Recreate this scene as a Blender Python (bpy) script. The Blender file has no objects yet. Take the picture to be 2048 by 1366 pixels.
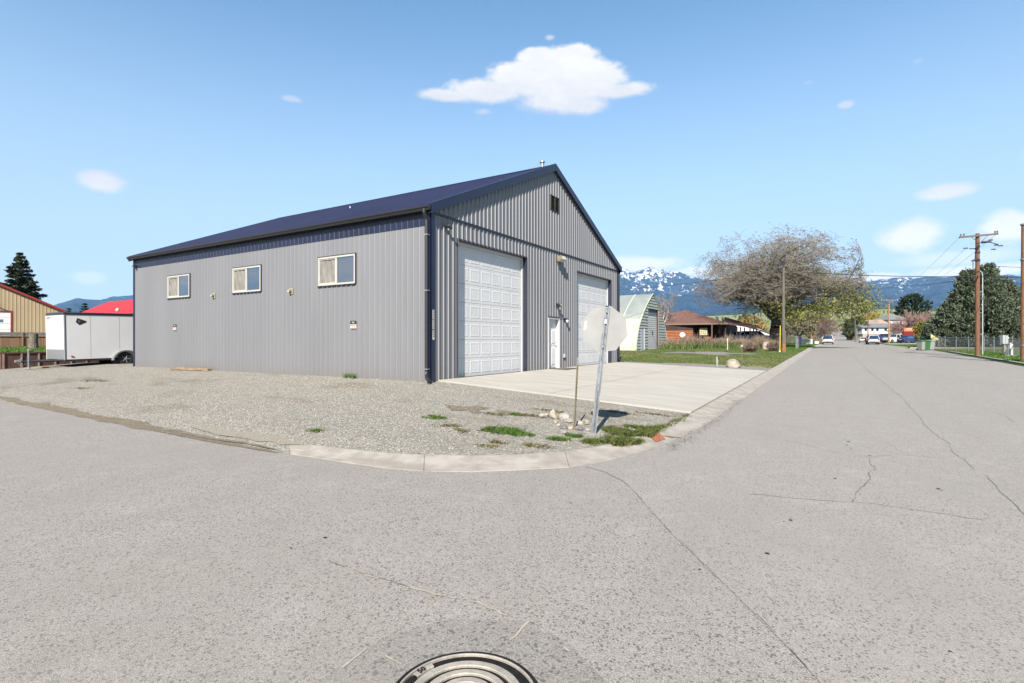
import bpy, bmesh, math, random
import numpy as np
from mathutils import Vector, Matrix, noise as mnoise
R = math.radians
random.seed(7)
rng = np.random.default_rng(7)
scene = bpy.context.scene
COL = scene.collection

# ---------------------------------------------------------------- camera
CAM_Z = 1.18
FOC = 1060.0
YAW = 31.5
cam_data = bpy.data.cameras.new('camera')
cam_data.sensor_width = 36.0
cam_data.lens = 36.0 * FOC / 2048.0
cam_data.shift_y = -2.0 / 2048.0
cam_data.clip_start = 0.05
cam_data.clip_end = 40000
cam = bpy.data.objects.new('camera', cam_data)
COL.objects.link(cam)
cam.location = (0, 0, CAM_Z)
cam.rotation_euler = (R(90), 0, R(YAW))
scene.camera = cam

# ---------------------------------------------------------------- light
SUN_H = (0.325, -0.946)          # horizontal direction towards the sun
SUN_EL = 38.3
EXPOSURE = 1.52
ALBEDO = 0.565          # the surface colours below are relative; this brings them to real reflectances
HAZE_D = 0.000034
HAZE_COL = (0.36, 0.60, 1.0, 1)
SKY_STRENGTH = 0.070
SUN_STRENGTH = 5.0
scene.view_settings.view_transform = 'Standard'
scene.view_settings.look = 'None'
scene.view_settings.gamma = 1.0
scene.view_settings.use_curve_mapping = False
scene.view_settings.exposure = EXPOSURE
scene.cycles.use_denoising = True
scene.cycles.max_bounces = 6
scene.cycles.transparent_max_bounces = 12
scene.cycles.volume_bounces = 0
_l = bpy.data.lights.new('sun', 'SUN')
_l.energy = SUN_STRENGTH
_l.angle = R(0.53)
_l.color = (1.0, 0.925, 0.825)
sun = bpy.data.objects.new('sun', _l)
COL.objects.link(sun)
_sd = Vector((SUN_H[0] * math.cos(R(SUN_EL)), SUN_H[1] * math.cos(R(SUN_EL)), math.sin(R(SUN_EL)))).normalized()
sun.rotation_euler = _sd.to_track_quat('Z', 'Y').to_euler()

def px_dir(px, py):
    """direction (world) seen at a photo pixel; used to read places off the photo"""
    r = (px - 1024.0) / FOC
    c, s = math.cos(R(YAW)), math.sin(R(YAW))
    return Vector((-s + r * c, c + r * s, (681.0 - py) / FOC))

def at(px, t, py=None):
    d = px_dir(px, 681 if py is None else py)
    return Vector((d.x * t, d.y * t, CAM_Z + d.z * t))

# ---- world: nishita sky with a few clouds
world = bpy.data.worlds.new('World')
scene.world = world
world.use_nodes = True
wt = world.node_tree
wt.nodes.clear()

class NT:
    """tiny helper for writing shader maths"""
    def __init__(self, tree): self.t = tree
    def node(self, kind, **kw):
        n = self.t.nodes.new(kind)
        for k, v in kw.items(): setattr(n, k, v)
        return n
    def link(self, a, b): self.t.links.new(a, b)
    def val(self, inp, v):
        if hasattr(v, 'is_output') or isinstance(v, bpy.types.NodeSocket): self.t.links.new(v, inp)
        else: inp.default_value = v
    def m(self, op, a, b=None, c=None, clamp=False):
        n = self.t.nodes.new('ShaderNodeMath'); n.operation = op; n.use_clamp = clamp
        self.val(n.inputs[0], a)
        if b is not None: self.val(n.inputs[1], b)
        if c is not None: self.val(n.inputs[2], c)
        return n.outputs[0]
    def mapr(self, v, a, b, c=0.0, d=1.0, smooth=True):
        n = self.t.nodes.new('ShaderNodeMapRange'); n.interpolation_type = 'SMOOTHSTEP' if smooth else 'LINEAR'
        self.val(n.inputs[0], v)
        for i, x in enumerate((a, b, c, d)): self.val(n.inputs[i + 1], x)
        return n.outputs[0]
    def mix(self, f, a, b, mode='MIX'):
        n = self.t.nodes.new('ShaderNodeMix'); n.data_type = 'RGBA'; n.blend_type = mode
        self.val(n.inputs[0], f)
        for i, x in ((6, a), (7, b)):
            if isinstance(x, (tuple, list)): n.inputs[i].default_value = (*x[:3], 1)
            else: self.link(x, n.inputs[i])
        return n.outputs[2]
    def noise(self, vec, scale, detail=4.0, rough=0.55, out='Fac', dist=0.0):
        n = self.t.nodes.new('ShaderNodeTexNoise'); n.inputs['Scale'].default_value = scale
        n.inputs['Detail'].default_value = detail; n.inputs['Roughness'].default_value = rough
        n.inputs['Distortion'].default_value = dist
        if vec is not None: self.link(vec, n.inputs['Vector'])
        return n.outputs[out]
    def voro(self, vec, scale, feature='F1', out='Distance'):
        n = self.t.nodes.new('ShaderNodeTexVoronoi'); n.feature = feature; n.inputs['Scale'].default_value = scale
        if vec is not None: self.link(vec, n.inputs['Vector'])
        return n.outputs[out]
    def scalev(self, vec, s):
        n = self.t.nodes.new('ShaderNodeVectorMath'); n.operation = 'MULTIPLY'
        self.link(vec, n.inputs[0]); n.inputs[1].default_value = s
        return n.outputs[0]

def build_world():
    w = NT(wt)
    tc = w.node('ShaderNodeTexCoord')
    sky = w.node('ShaderNodeTexSky')
    sky.sky_type = 'NISHITA'; sky.sun_disc = False
    sky.sun_elevation = R(SUN_EL)
    sky.sun_rotation = math.atan2(SUN_H[0], SUN_H[1])
    sky.altitude = 900.0; sky.air_density = 1.0; sky.dust_density = 0.15; sky.ozone_density = 1.2
    sp = w.node('ShaderNodeSeparateXYZ'); w.link(tc.outputs['Generated'], sp.inputs[0])
    x, y, z = sp.outputs
    az = w.m('ARCTAN2', x, y)
    el = w.m('ARCSINE', z)
    dirv = tc.outputs['Generated']
    n1 = w.noise(w.scalev(dirv, (1, 1, 1.6)), 9.0, 8.0, 0.58)
    n2 = w.noise(w.scalev(dirv, (1, 1, 1.8)), 34.0, 5.0, 0.6)
    n3 = w.noise(w.scalev(dirv, (1, 1, 1.5)), 90.0, 5.0, 0.65)
    nz = w.m('ADD', w.m('MULTIPLY', w.m('SUBTRACT', n1, 0.5), 1.6), w.m('MULTIPLY', w.m('SUBTRACT', n2, 0.5), 0.9))
    # clouds as (photo x, photo y, half width, half height) turned into azimuth / elevation
    main = [(1125, 150, 88, 62), (1185, 166, 78, 50), (1055, 160, 85, 42), (975, 184, 90, 28), (1240, 182, 72, 19),
            (890, 192, 66, 17), (1130, 200, 105, 32), (1150, 112, 48, 26), (1075, 112, 42, 22), (1165, 212, 60, 22)]
    small = [(200, 360, 62, 26, 1.0), (1690, 209, 26, 12, .7), (1893, 382, 70, 20, .95), (1830, 468, 82, 40, .9), (2015, 455, 75, 40, .9),
             (582, 198, 24, 9, .5), (1835, 122, 14, 8, .25), (1618, 165, 12, 5, .2), (965, 224, 22, 9, .5), (1100, 75, 16, 9, .5), (1930, 515, 160, 18, .45),
             (180, 556, 46, 17, .3), (1290, 528, 110, 22, .8), (2120, 300, 120, 30, .6), (1980, 540, 200, 16, .8), (1740, 558, 80, 12, .8), (1390, 542, 70, 12, .7)]
    def ell(px, py, rx, ry):
        d = px_dir(px, py).normalized(); a0, e0 = math.atan2(d.x, d.y), math.asin(d.z)
        d1 = px_dir(px + rx, py).normalized(); d2 = px_dir(px, py - ry).normalized()
        ra, re = abs(math.atan2(d1.x, d1.y) - a0), abs(math.asin(d2.z) - e0)
        u = w.m('DIVIDE', w.m('SUBTRACT', az, a0), ra); v = w.m('DIVIDE', w.m('SUBTRACT', el, e0), re)
        return w.m('SUBTRACT', 1.0, w.m('SQRT', w.m('ADD', w.m('MULTIPLY', u, u), w.m('MULTIPLY', v, v))))
    acc = None
    for q in main:
        e = ell(*q)
        if acc is None: acc = e
        else:
            n = w.node('ShaderNodeMath'); n.operation = 'SMOOTH_MAX'; w.link(acc, n.inputs[0]); w.link(e, n.inputs[1]); n.inputs[2].default_value = 0.25
            acc = n.outputs[0]
    d = w.m('ADD', acc, w.m('ADD', w.m('MULTIPLY', nz, 0.42), w.m('MULTIPLY', w.m('SUBTRACT', n3, 0.5), 0.30)))
    # crisp along the top, soft along the base
    e_mid = math.asin(px_dir(1120, 200).normalized().z)
    soft = w.mapr(el, e_mid - 0.03, e_mid + 0.05, 0.80, 0.34)
    mask = w.mapr(d, -0.10, w.m('ADD', -0.10, soft))
    for (px, py, rx, ry, k) in small:
        e = w.m('ADD', ell(px, py, rx, ry), w.m('MULTIPLY', nz, 0.75))
        mask = w.m('MAXIMUM', mask, w.m('MULTIPLY', w.mapr(e, -0.05, 0.6), k))
    # broken cumulus on the other side of the sky (it is what the windows mirror)
    nb = w.noise(w.scalev(dirv, (1, 1, 2.6)), 4.5, 8.0, 0.6)
    back = w.m('MULTIPLY', w.mapr(nb, 0.44, 0.58), w.m('MULTIPLY', w.mapr(y, -0.1, -0.4), w.mapr(el, 0.26, 0.14)))
    mask = w.m('MAXIMUM', mask, w.m('MULTIPLY', back, 0.8))
    # cloud tone: white above, faintly grey below
    tone = w.mapr(el, e_mid - 0.05, e_mid + 0.07, 0.0, 1.0)
    tone = w.m('ADD', w.m('MULTIPLY', tone, 0.8), w.m('ADD', w.m('MULTIPLY', w.m('SUBTRACT', n1, 0.5), 1.3), w.m('MULTIPLY', w.m('SUBTRACT', n2, 0.5), 0.9)), clamp=True)
    ccol = w.mix(tone, (3.95, 4.1, 4.4), (5.25, 5.2, 5.15))
    ccol = w.mix(w.mapr(el, 0.27, 0.12), ccol, (5.9, 5.7, 5.45))
    hs = w.node('ShaderNodeHueSaturation'); hs.inputs['Saturation'].default_value = 1.0; hs.inputs['Value'].default_value = 1.0
    w.link(sky.outputs[0], hs.inputs['Color'])
    grade = w.mix(1.0, hs.outputs[0], SKY_TINT, 'MULTIPLY')
    grade = w.mix(w.mapr(el, 0.60, 0.02, 0.0, 0.88), grade, HORIZON)
    out = w.mix(mask, grade, ccol)
    bg = w.node('ShaderNodeBackground'); bg.inputs[1].default_value = SKY_STRENGTH
    w.link(out, bg.inputs[0])
    o = w.node('ShaderNodeOutputWorld'); w.link(bg.outputs[0], o.inputs[0])
HORIZON = (2.95, 3.65, 4.35)
SKY_TINT = (0.90, 1.14, 1.14)
build_world()

# ---------------------------------------------------------------- scene tagging
def put(o, label=None, cat=None, group=None, kind=None):
    if label: o['label'] = label
    if cat: o['category'] = cat
    if group: o['group'] = group
    if kind: o['kind'] = kind
    return o

def thing(name, label, cat, loc=(0, 0, 0), rz=0.0, group=None, rot=None):
    o = bpy.data.objects.new(name, None)
    o.empty_display_size = 0.2
    COL.objects.link(o)
    o.location = loc
    o.rotation_euler = rot if rot else (0, 0, rz)
    return put(o, label, cat, group)

def copy_tree(o, parent=None):
    c = o.copy(); COL.objects.link(c)
    if parent is not None: c.parent = parent
    for ch in list(o.children): copy_tree(ch, c)
    return c

def link_mesh(name, me, mats, parent=None, loc=None, smooth=False):
    o = bpy.data.objects.new(name, me)
    COL.objects.link(o)
    for m in (mats if isinstance(mats, (list, tuple)) else [mats]): me.materials.append(m)
    if parent is not None: o.parent = parent
    if loc is not None: o.location = loc
    if smooth: me.shade_smooth()
    return o

class MB:
    """collects shapes for ONE mesh object"""
    def __init__(self): self.v = []; self.f = []; self.mi = []; self.cur = 0
    def mat(self, i): self.cur = i; return self
    def quad(self, *p):
        b = len(self.v); self.v += [tuple(q) for q in p]; self.f.append(tuple(range(b, b + len(p)))); self.mi.append(self.cur); return self
    def box(self, c, s, M=None):
        hx, hy, hz = s[0] / 2, s[1] / 2, s[2] / 2
        P = [Vector((x * hx, y * hy, z * hz)) for x in (-1, 1) for y in (-1, 1) for z in (-1, 1)]
        if M is not None: P = [M @ p for p in P]
        b = len(self.v); self.v += [tuple(p + Vector(c)) for p in P]
        for q in ((0, 1, 3, 2), (4, 6, 7, 5), (0, 4, 5, 1), (2, 3, 7, 6), (0, 2, 6, 4), (1, 5, 7, 3)):
            self.f.append(tuple(b + i for i in q)); self.mi.append(self.cur)
        return self
    def bb(self, a, b):
        return self.box([(a[i] + b[i]) / 2 for i in range(3)], [abs(b[i] - a[i]) for i in range(3)])
    def prism(self, pts, vec):
        """closed outline pts (3d) pushed along vec"""
        n = len(pts); b = len(self.v); vec = Vector(vec)
        self.v += [tuple(Vector(p)) for p in pts] + [tuple(Vector(p) + vec) for p in pts]
        self.f.append(tuple(range(b + n - 1, b - 1, -1))); self.f.append(tuple(range(b + n, b + 2 * n))); self.mi += [self.cur] * 2
        for i in range(n):
            j = (i + 1) % n
            self.f.append((b + i, b + j, b + n + j, b + n + i)); self.mi.append(self.cur)
        return self
    def tube(self, pts, rad, n=8, cap=True):
        pts = [Vector(p) for p in pts]
        rad = [rad] * len(pts) if not isinstance(rad, (list, tuple)) else rad
        b = len(self.v); prev = None
        for i, p in enumerate(pts):
            d = (pts[min(i + 1, len(pts) - 1)] - pts[max(i - 1, 0)]).normalized()
            if prev is None:
                u = d.cross(Vector((0, 0, 1)));
                if u.length < 1e-3: u = d.cross(Vector((1, 0, 0)))
            else: u = prev - d * prev.dot(d)
            u.normalize(); prev = u; w_ = d.cross(u)
            for k in range(n):
                a = 2 * math.pi * k / n
                self.v.append(tuple(p + (u * math.cos(a) + w_ * math.sin(a)) * rad[i]))
        for i in range(len(pts) - 1):
            for k in range(n):
                q = (k + 1) % n
                self.f.append((b + i * n + k, b + i * n + q, b + (i + 1) * n + q, b + (i + 1) * n + k)); self.mi.append(self.cur)
        if cap:
            self.f.append(tuple(b + k for k in range(n))[::-1]); e = b + (len(pts) - 1) * n
            self.f.append(tuple(e + k for k in range(n))); self.mi += [self.cur] * 2
        return self
    def lathe(self, c, prof, n=16, axis='Z'):
        b = len(self.v); c = Vector(c)
        for (r, h) in prof:
            for k in range(n):
                a = 2 * math.pi * k / n; x, y = r * math.cos(a), r * math.sin(a)
                p = {'Z': (x, y, h), 'Y': (x, h, y), 'X': (h, x, y)}[axis]
                self.v.append(tuple(c + Vector(p)))
        for i in range(len(prof) - 1):
            for k in range(n):
                q = (k + 1) % n
                self.f.append((b + i * n + k, b + i * n + q, b + (i + 1) * n + q, b + (i + 1) * n + k)); self.mi.append(self.cur)
        for e, rev in ((b, True), (b + (len(prof) - 1) * n, False)):
            f = tuple(e + k for k in range(n)); self.f.append(f[::-1] if rev else f); self.mi.append(self.cur)
        return self
    def mesh(self, name='m'):
        me = bpy.data.meshes.new(name); me.from_pydata(self.v, [], self.f); me.update()
        me.polygons.foreach_set('material_index', self.mi)
        bm = bmesh.new(); bm.from_mesh(me); bmesh.ops.recalc_face_normals(bm, faces=bm.faces); bm.to_mesh(me); bm.free()
        return me
    def build(self, name, mat, parent=None, loc=None, smooth=False, bevel=0.0):
        me = self.mesh(name)
        o = link_mesh(name, me, mat, parent, loc, smooth)
        if bevel:
            bm = bmesh.new(); bm.from_mesh(me)
            bmesh.ops.remove_doubles(bm, verts=bm.verts, dist=1e-5)
            bmesh.ops.bevel(bm, geom=[e for e in bm.edges if len(e.link_faces) == 2 and e.calc_face_angle(0) > 0.5], offset=bevel, segments=2, profile=0.6, affect='EDGES', clamp_overlap=True)
            bm.to_mesh(me); bm.free()
        return o

def np_mesh(name, V, F):
    """V (n,3) array, F (m,k) int array"""
    me = bpy.data.meshes.new(name)
    k = F.shape[1]
    me.vertices.add(len(V)); me.vertices.foreach_set('co', np.asarray(V, dtype=np.float32).ravel())
    me.loops.add(F.size); me.loops.foreach_set('vertex_index', F.astype(np.int32).ravel())
    me.polygons.add(len(F)); me.polygons.foreach_set('loop_start', np.arange(0, F.size, k, dtype=np.int32))
    me.update(calc_edges=True); me.validate()
    return me

# ---------------------------------------------------------------- materials
def principled(name):
    m = bpy.data.materials.new(name); m.use_nodes = True
    nt = m.node_tree; b = nt.nodes['Principled BSDF']
    return m, NT(nt), b

def mat(name, col, rough=0.6, metal=0.0, var=0.0, vscale=3.0, col2=None, bump=0.0, bscale=30.0, stretch=(1, 1, 1), island=0.0, spec=None, emit=None, coat=0.0, trans=0.0, coords='Object', detail=5.0):
    m, n, b = principled(name)
    b.inputs['Roughness'].default_value = rough
    b.inputs['Metallic'].default_value = metal
    b.inputs['Base Color'].default_value = (*col, 1)
    if spec is not None: b.inputs['Specular IOR Level'].default_value = spec
    if coat: b.inputs['Coat Weight'].default_value = coat; b.inputs['Coat Roughness'].default_value = 0.08
    if emit: b.inputs['Emission Color'].default_value = (*emit[:3], 1); b.inputs['Emission Strength'].default_value = emit[3]
    c = None
    vec = None
    if var or col2 or bump:
        if coords == 'World':
            vec0 = n.node('ShaderNodeNewGeometry').outputs['Position']
        else: vec0 = n.node('ShaderNodeTexCoord').outputs['Object']
        vec = n.scalev(vec0, stretch)
    if var or col2:
        f = n.mapr(n.noise(vec, vscale, detail), 0.32, 0.68)
        c2 = col2 if col2 else tuple(min(1, x * (1 + var)) for x in col)
        c1 = col if col2 else tuple(x * (1 - var) for x in col)
        c = n.mix(f, c1, c2)
    if island:
        g = n.node('ShaderNodeNewGeometry')
        k = n.m('ADD', 1 - island, n.m('MULTIPLY', g.outputs['Random Per Island'], 2 * island))
        cc = n.node('ShaderNodeCombineXYZ')
        for i in range(3): n.link(k, cc.inputs[i])
        c = n.mix(1.0, c if c is not None else col, cc.outputs[0], 'MULTIPLY')
    if c is not None: n.link(c, b.inputs['Base Color'])
    if bump:
        bn = n.node('ShaderNodeBump'); bn.inputs['Strength'].default_value = bump; bn.inputs['Distance'].default_value = 0.02
        n.link(n.noise(vec, bscale, 4.0), bn.inputs['Height']); n.link(bn.outputs[0], b.inputs['Normal'])
    if trans:
        # light passing through thin leaves
        t = n.node('ShaderNodeBsdfTranslucent'); mx = n.node('ShaderNodeMixShader'); mx.inputs[0].default_value = trans
        if c is not None: n.link(c, t.inputs[0])
        else: t.inputs[0].default_value = (*col, 1)
        n.link(b.outputs[0], mx.inputs[1]); n.link(t.outputs[0], mx.inputs[2])
        n.link(mx.outputs[0], n.t.nodes['Material Output'].inputs[0])
    return m

def text_mesh(s, size, extrude=0.002, align='CENTER'):
    cu = bpy.data.curves.new('txt', 'FONT'); cu.body = s; cu.size = size; cu.extrude = extrude
    cu.align_x = align; cu.align_y = 'CENTER'; cu.resolution_u = 2; cu.offset = size * 0.012
    o = bpy.data.objects.new('txt', cu); COL.objects.link(o)
    bpy.context.view_layer.update()
    me = bpy.data.meshes.new_from_object(o.evaluated_get(bpy.context.evaluated_depsgraph_get()))
    bpy.data.objects.remove(o); bpy.data.curves.remove(cu)
    return me

def frame_matrix(origin, right, up):
    r = Vector(right).normalized(); u = Vector(up); u = (u - r * u.dot(r)).normalized(); n = r.cross(u)
    M = Matrix((r, u, n)).transposed().to_4x4(); M.translation = Vector(origin)
    return M

def text_on(s, size, origin, right, up, material, parent, name='lettering', extrude=0.002):
    me = text_mesh(s, size, extrude); me.transform(frame_matrix(origin, right, up))
    return link_mesh(name, me, material, parent)
# ---------------------------------------------------------------- ground shape
_ZK = [(-400, -0.52), (7, -0.52), (11, -0.50), (27, -0.28), (42, -0.08), (73, 0.30), (128, 0.40), (170, 0.62), (230, 2.0), (290, 4.0), (400, 6.6), (600, 10.0), (1200, 20), (3000, 45), (9000, 60)]
def zs(Y):
    """height of the street at a distance Y up the road"""
    for (a, za), (b, zb) in zip(_ZK, _ZK[1:]):
        if Y <= b:
            return za + (zb - za) * (Y - a) / (b - a)
    return _ZK[-1][1]
def clamp01(t): return max(0.0, min(1.0, t))
KERB = 0.06
def gz(X, Y):
    """height of the land"""
    s = zs(Y)
    if X >= -2.7 and X <= 8.1: return s
    if X > 8.1:
        return s + (0.10 + 0.015 * min(X - 8.1, 12) if Y > 5 else 0)
    if Y <= 5.1: return s
    top = 0.0 if Y < 27 else max(0.0, s + 0.28)
    if Y < 12: v = (Y - 5.1) / 6.7
    else: v = 1.0
    v = clamp01(v)
    u = clamp01((-2.7 - X) / 7.25)
    edge = s + KERB * clamp01((Y - 5.1) / 1.0)
    if Y < 12:
        z = edge + (top - edge) * (u * v)
    else: z = edge + (top - edge) * u
    return z

def ground_at(px, py, f=None, it=30):
    """where the line of sight through a photo pixel meets the land"""
    f = f or gz; d = px_dir(px, py); t = 8.0
    for _ in range(it):
        z = f(d.x * t, d.y * t); t = 0.5 * t + 0.5 * max(1.0, min(900.0, (z - CAM_Z) / d.z))
    return Vector((d.x * t, d.y * t, f(d.x * t, d.y * t)))

def lines(a, b, step):
    n = max(1, int(abs(b - a) / step)); return [a + (b - a) * i / n for i in range(1, n)]

def sheet(name, poly, zf, off, material, xs=(), ys=(), kind='structure', thick=0.0):
    """a piece of surface with the outline poly, draped over the land"""
    bm = bmesh.new()
    bm.faces.new([bm.verts.new((x, y, 0)) for x, y in poly])
    for (vals, no, ix) in ((xs, (1, 0, 0), 0), (ys, (0, 1, 0), 1)):
        for v in vals:
            co = [0, 0, 0]; co[ix] = v
            bmesh.ops.bisect_plane(bm, geom=bm.verts[:] + bm.edges[:] + bm.faces[:], plane_co=co, plane_no=no, dist=1e-5)
    bmesh.ops.triangulate(bm, faces=bm.faces)
    for v in bm.verts: v.co.z = zf(v.co.x, v.co.y) + off
    bmesh.ops.recalc_face_normals(bm, faces=bm.faces)
    for f in bm.faces:
        if f.normal.z < 0: f.normal_flip()
    if thick:
        geo = bmesh.ops.extrude_face_region(bm, geom=bm.faces[:])
        # the old faces become the underside
        nv = [e for e in geo['geom'] if isinstance(e, bmesh.types.BMVert)]
        old = [v for v in bm.verts if v not in set(nv)]
        for v in old: v.co.z -= thick
        bmesh.ops.recalc_face_normals(bm, faces=bm.faces)
    me = bpy.data.meshes.new(name); bm.to_mesh(me); bm.free()
    o = link_mesh(name, me, material)
    if kind: o['kind'] = kind
    return o

# ---------------------------------------------------------------- ground materials
def asphalt_mat(name, base, dark, light, grain=95.0, speck=0.6, tint=(0.31, 0.29, 0.255), bump=0.35):
    m, n, b = principled(name)
    p = n.node('ShaderNodeNewGeometry').outputs['Position']
    cell = n.voro(p, grain, out='Color')
    sc = n.node('ShaderNodeSeparateColor'); n.link(cell, sc.inputs[0])
    f = n.mapr(sc.outputs[0], 0.0, 1.0, smooth=False)
    c = n.mix(f, dark, light)
    c = n.mix(1 - speck, c, base)
    vs = grain * 0.42; rc = n.node('ShaderNodeSeparateColor'); n.link(n.voro(p, vs, out='Color'), rc.inputs[0])
    pits = n.m('MULTIPLY', n.mapr(n.voro(p, vs), n.m('MULTIPLY', rc.outputs[1], 0.42), 0.10), n.mapr(rc.outputs[0], 0.55, 0.62))
    c = n.mix(n.m('MULTIPLY', pits, 0.9), c, tuple(x * 0.33 for x in base))
    big = n.noise(p, 0.35, 5.0, 0.6)
    c = n.mix(n.mapr(big, 0.35, 0.7), c, n.mix(0.5, c, tint), 'MIX')
    # long wear marks running along both roads
    wear = n.noise(n.scalev(p, (1.2, 0.12, 1.0)), 0.9, 6.0, 0.65)
    c = n.mix(n.m('MULTIPLY', n.mapr(wear, 0.45, 0.75), 0.26), c, tuple(x * 0.72 for x in base))
    med = n.noise(p, 2.7, 6.0, 0.65)
    c = n.mix(n.m('MULTIPLY', n.mapr(med, 0.5, 0.72), 0.14), c, tuple(x * 0.68 for x in base))
    c = n.mix(n.m('MULTIPLY', n.mapr(med, 0.48, 0.3), 0.20), c, tuple(min(1, x * 1.35) for x in base))
    n.link(c, b.inputs['Base Color']); b.inputs['Roughness'].default_value = 0.88
    b.inputs['Specular IOR Level'].default_value = 0.25
    bn = n.node('ShaderNodeBump'); bn.inputs['Strength'].default_value = bump; bn.inputs['Distance'].default_value = 0.006
    h = n.m('ADD', n.m('MULTIPLY', n.voro(p, grain), 1.0), n.m('MULTIPLY', n.noise(p, grain * 0.5, 3.0), 1.4))
    n.link(h, bn.inputs['Height']); n.link(bn.outputs[0], b.inputs['Normal'])
    return m

def gravel_mat(name, a, b_, c_, grain=50.0, patch=(0.19, 0.155, 0.11)):
    m, n, b = principled(name)
    p = n.node('ShaderNodeNewGeometry').outputs['Position']
    pj = n.node('ShaderNodeVectorMath'); pj.operation = 'ADD'
    n.link(p, pj.inputs[0]); n.link(n.noise(p, 30.0, 2.0, out='Color'), pj.inputs[1]); pj.inputs[1].default_value = (0, 0, 0)
    sc = n.node('ShaderNodeSeparateColor'); n.link(n.voro(p, grain, out='Color'), sc.inputs[0])
    c = n.mix(sc.outputs[0], a, b_)
    c = n.mix(n.mapr(sc.outputs[1], 0.72, 0.95), c, c_)
    gap = n.mapr(n.voro(p, grain, feature='DISTANCE_TO_EDGE'), 0.0, 0.16, 0.55, 1.0)
    cc = n.node('ShaderNodeCombineXYZ')
    for i in range(3): n.link(gap, cc.inputs[i])
    c = n.mix(1.0, c, cc.outputs[0], 'MULTIPLY')
    big = n.noise(n.scalev(p, (0.45, 1.0, 1.0)), 0.8, 6.0, 0.6)
    c = n.mix(n.m('MULTIPLY', n.mapr(big, 0.53, 0.68), 0.6), c, patch)
    med = n.noise(p, 4.5, 5.0, 0.6)
    c = n.mix(n.m('MULTIPLY', n.mapr(med, 0.45, 0.7), 0.22), c, tuple(x * 0.6 for x in a))
    n.link(c, b.inputs['Base Color']); b.inputs['Roughness'].default_value = 0.9
    b.inputs['Specular IOR Level'].default_value = 0.2
    bn = n.node('ShaderNodeBump'); bn.inputs['Strength'].default_value = 0.8; bn.inputs['Distance'].default_value = 0.012
    n.link(n.m('ADD', n.m('MULTIPLY', n.voro(p, grain), -1.0), n.m('MULTIPLY', med, 1.2)), bn.inputs['Height']); n.link(bn.outputs[0], b.inputs['Normal'])
    return m

def land_mat(name, greens, dry, soil, dry_amt=0.5, scale=0.25):
    m, n, b = principled(name)
    p = n.node('ShaderNodeNewGeometry').outputs['Position']
    c = n.mix(n.mapr(n.noise(p, 9.0, 5.0, 0.7), 0.35, 0.65), greens[0], greens[1])
    c = n.mix(n.mapr(n.noise(p, scale, 6.0, 0.65), 1 - dry_amt - 0.1, 1 - dry_amt + 0.1), c, dry)
    c = n.mix(n.m('MULTIPLY', n.mapr(n.noise(p, scale * 4, 6.0, 0.7), 0.60, 0.70), 0.8), c, soil)
    c = n.mix(n.m('MULTIPLY', n.noise(p, 60.0, 3.0), 0.45), c, tuple(x * 0.35 for x in greens[0]))
    n.link(c, b.inputs['Base Color']); b.inputs['Roughness'].default_value = 0.95
    b.inputs['Specular IOR Level'].default_value = 0.1
    bn = n.node('ShaderNodeBump'); bn.inputs['Strength'].default_value = 0.7; bn.inputs['Distance'].default_value = 0.03
    n.link(n.noise(p, 30.0, 5.0), bn.inputs['Height']); n.link(bn.outputs[0], b.inputs['Normal'])
    return m

M_CROSS = asphalt_mat('chip_seal_asphalt', (0.365, 0.339, 0.310), (0.15, 0.14, 0.128), (0.53, 0.497, 0.458), grain=185.0, speck=0.8, bump=0.35)
M_STREET = asphalt_mat('worn_asphalt', (0.362, 0.338, 0.312), (0.18, 0.168, 0.155), (0.515, 0.483, 0.446), grain=200.0, speck=0.75, bump=0.2)
M_PATCH = asphalt_mat('patch_asphalt', (0.30, 0.28, 0.257), (0.13, 0.12, 0.11), (0.42, 0.395, 0.365), grain=140.0, speck=0.8, bump=0.3)
M_GRAVEL = gravel_mat('crushed_gravel', (0.215, 0.198, 0.168), (0.455, 0.425, 0.362), (0.66, 0.63, 0.555))
M_GRAVEL2 = gravel_mat('grey_gravel', (0.22, 0.21, 0.19), (0.38, 0.365, 0.33), (0.52, 0.5, 0.46))
M_DIRT = gravel_mat('bare_dirt', (0.19, 0.15, 0.105), (0.31, 0.26, 0.19), (0.42, 0.37, 0.28), grain=75.0, patch=(0.25, 0.205, 0.145))
M_GROUND = land_mat('rough_grass', ((0.07, 0.11, 0.03), (0.13, 0.17, 0.05)), (0.24, 0.22, 0.11), (0.26, 0.21, 0.14), 0.5, 0.12)
M_LAWN = land_mat('lawn_grass', ((0.06, 0.11, 0.025), (0.12, 0.18, 0.045)), (0.20, 0.19, 0.08), (0.27, 0.225, 0.15), 0.42, 0.35)
M_LAWN_G = land_mat('fresh_lawn', ((0.055, 0.135, 0.02), (0.09, 0.19, 0.035)), (0.12, 0.19, 0.045), (0.11, 0.16, 0.04), 0.4, 0.3)
M_CONC = mat('kerb_concrete', (0.31, 0.28, 0.24), 0.85, col2=(0.44, 0.405, 0.355), vscale=3.5, bump=0.25, bscale=60, coords='World', detail=8)
M_CRACK = mat('crack_filler', (0.17, 0.15, 0.13), 0.9, var=0.2, vscale=20)
M_SEAM = mat('seam_dust', (0.40, 0.36, 0.30), 0.95, var=0.15, vscale=15, coords='World')
M_TAR = mat('tar', (0.012, 0.012, 0.013), 0.5, var=0.1)

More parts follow.
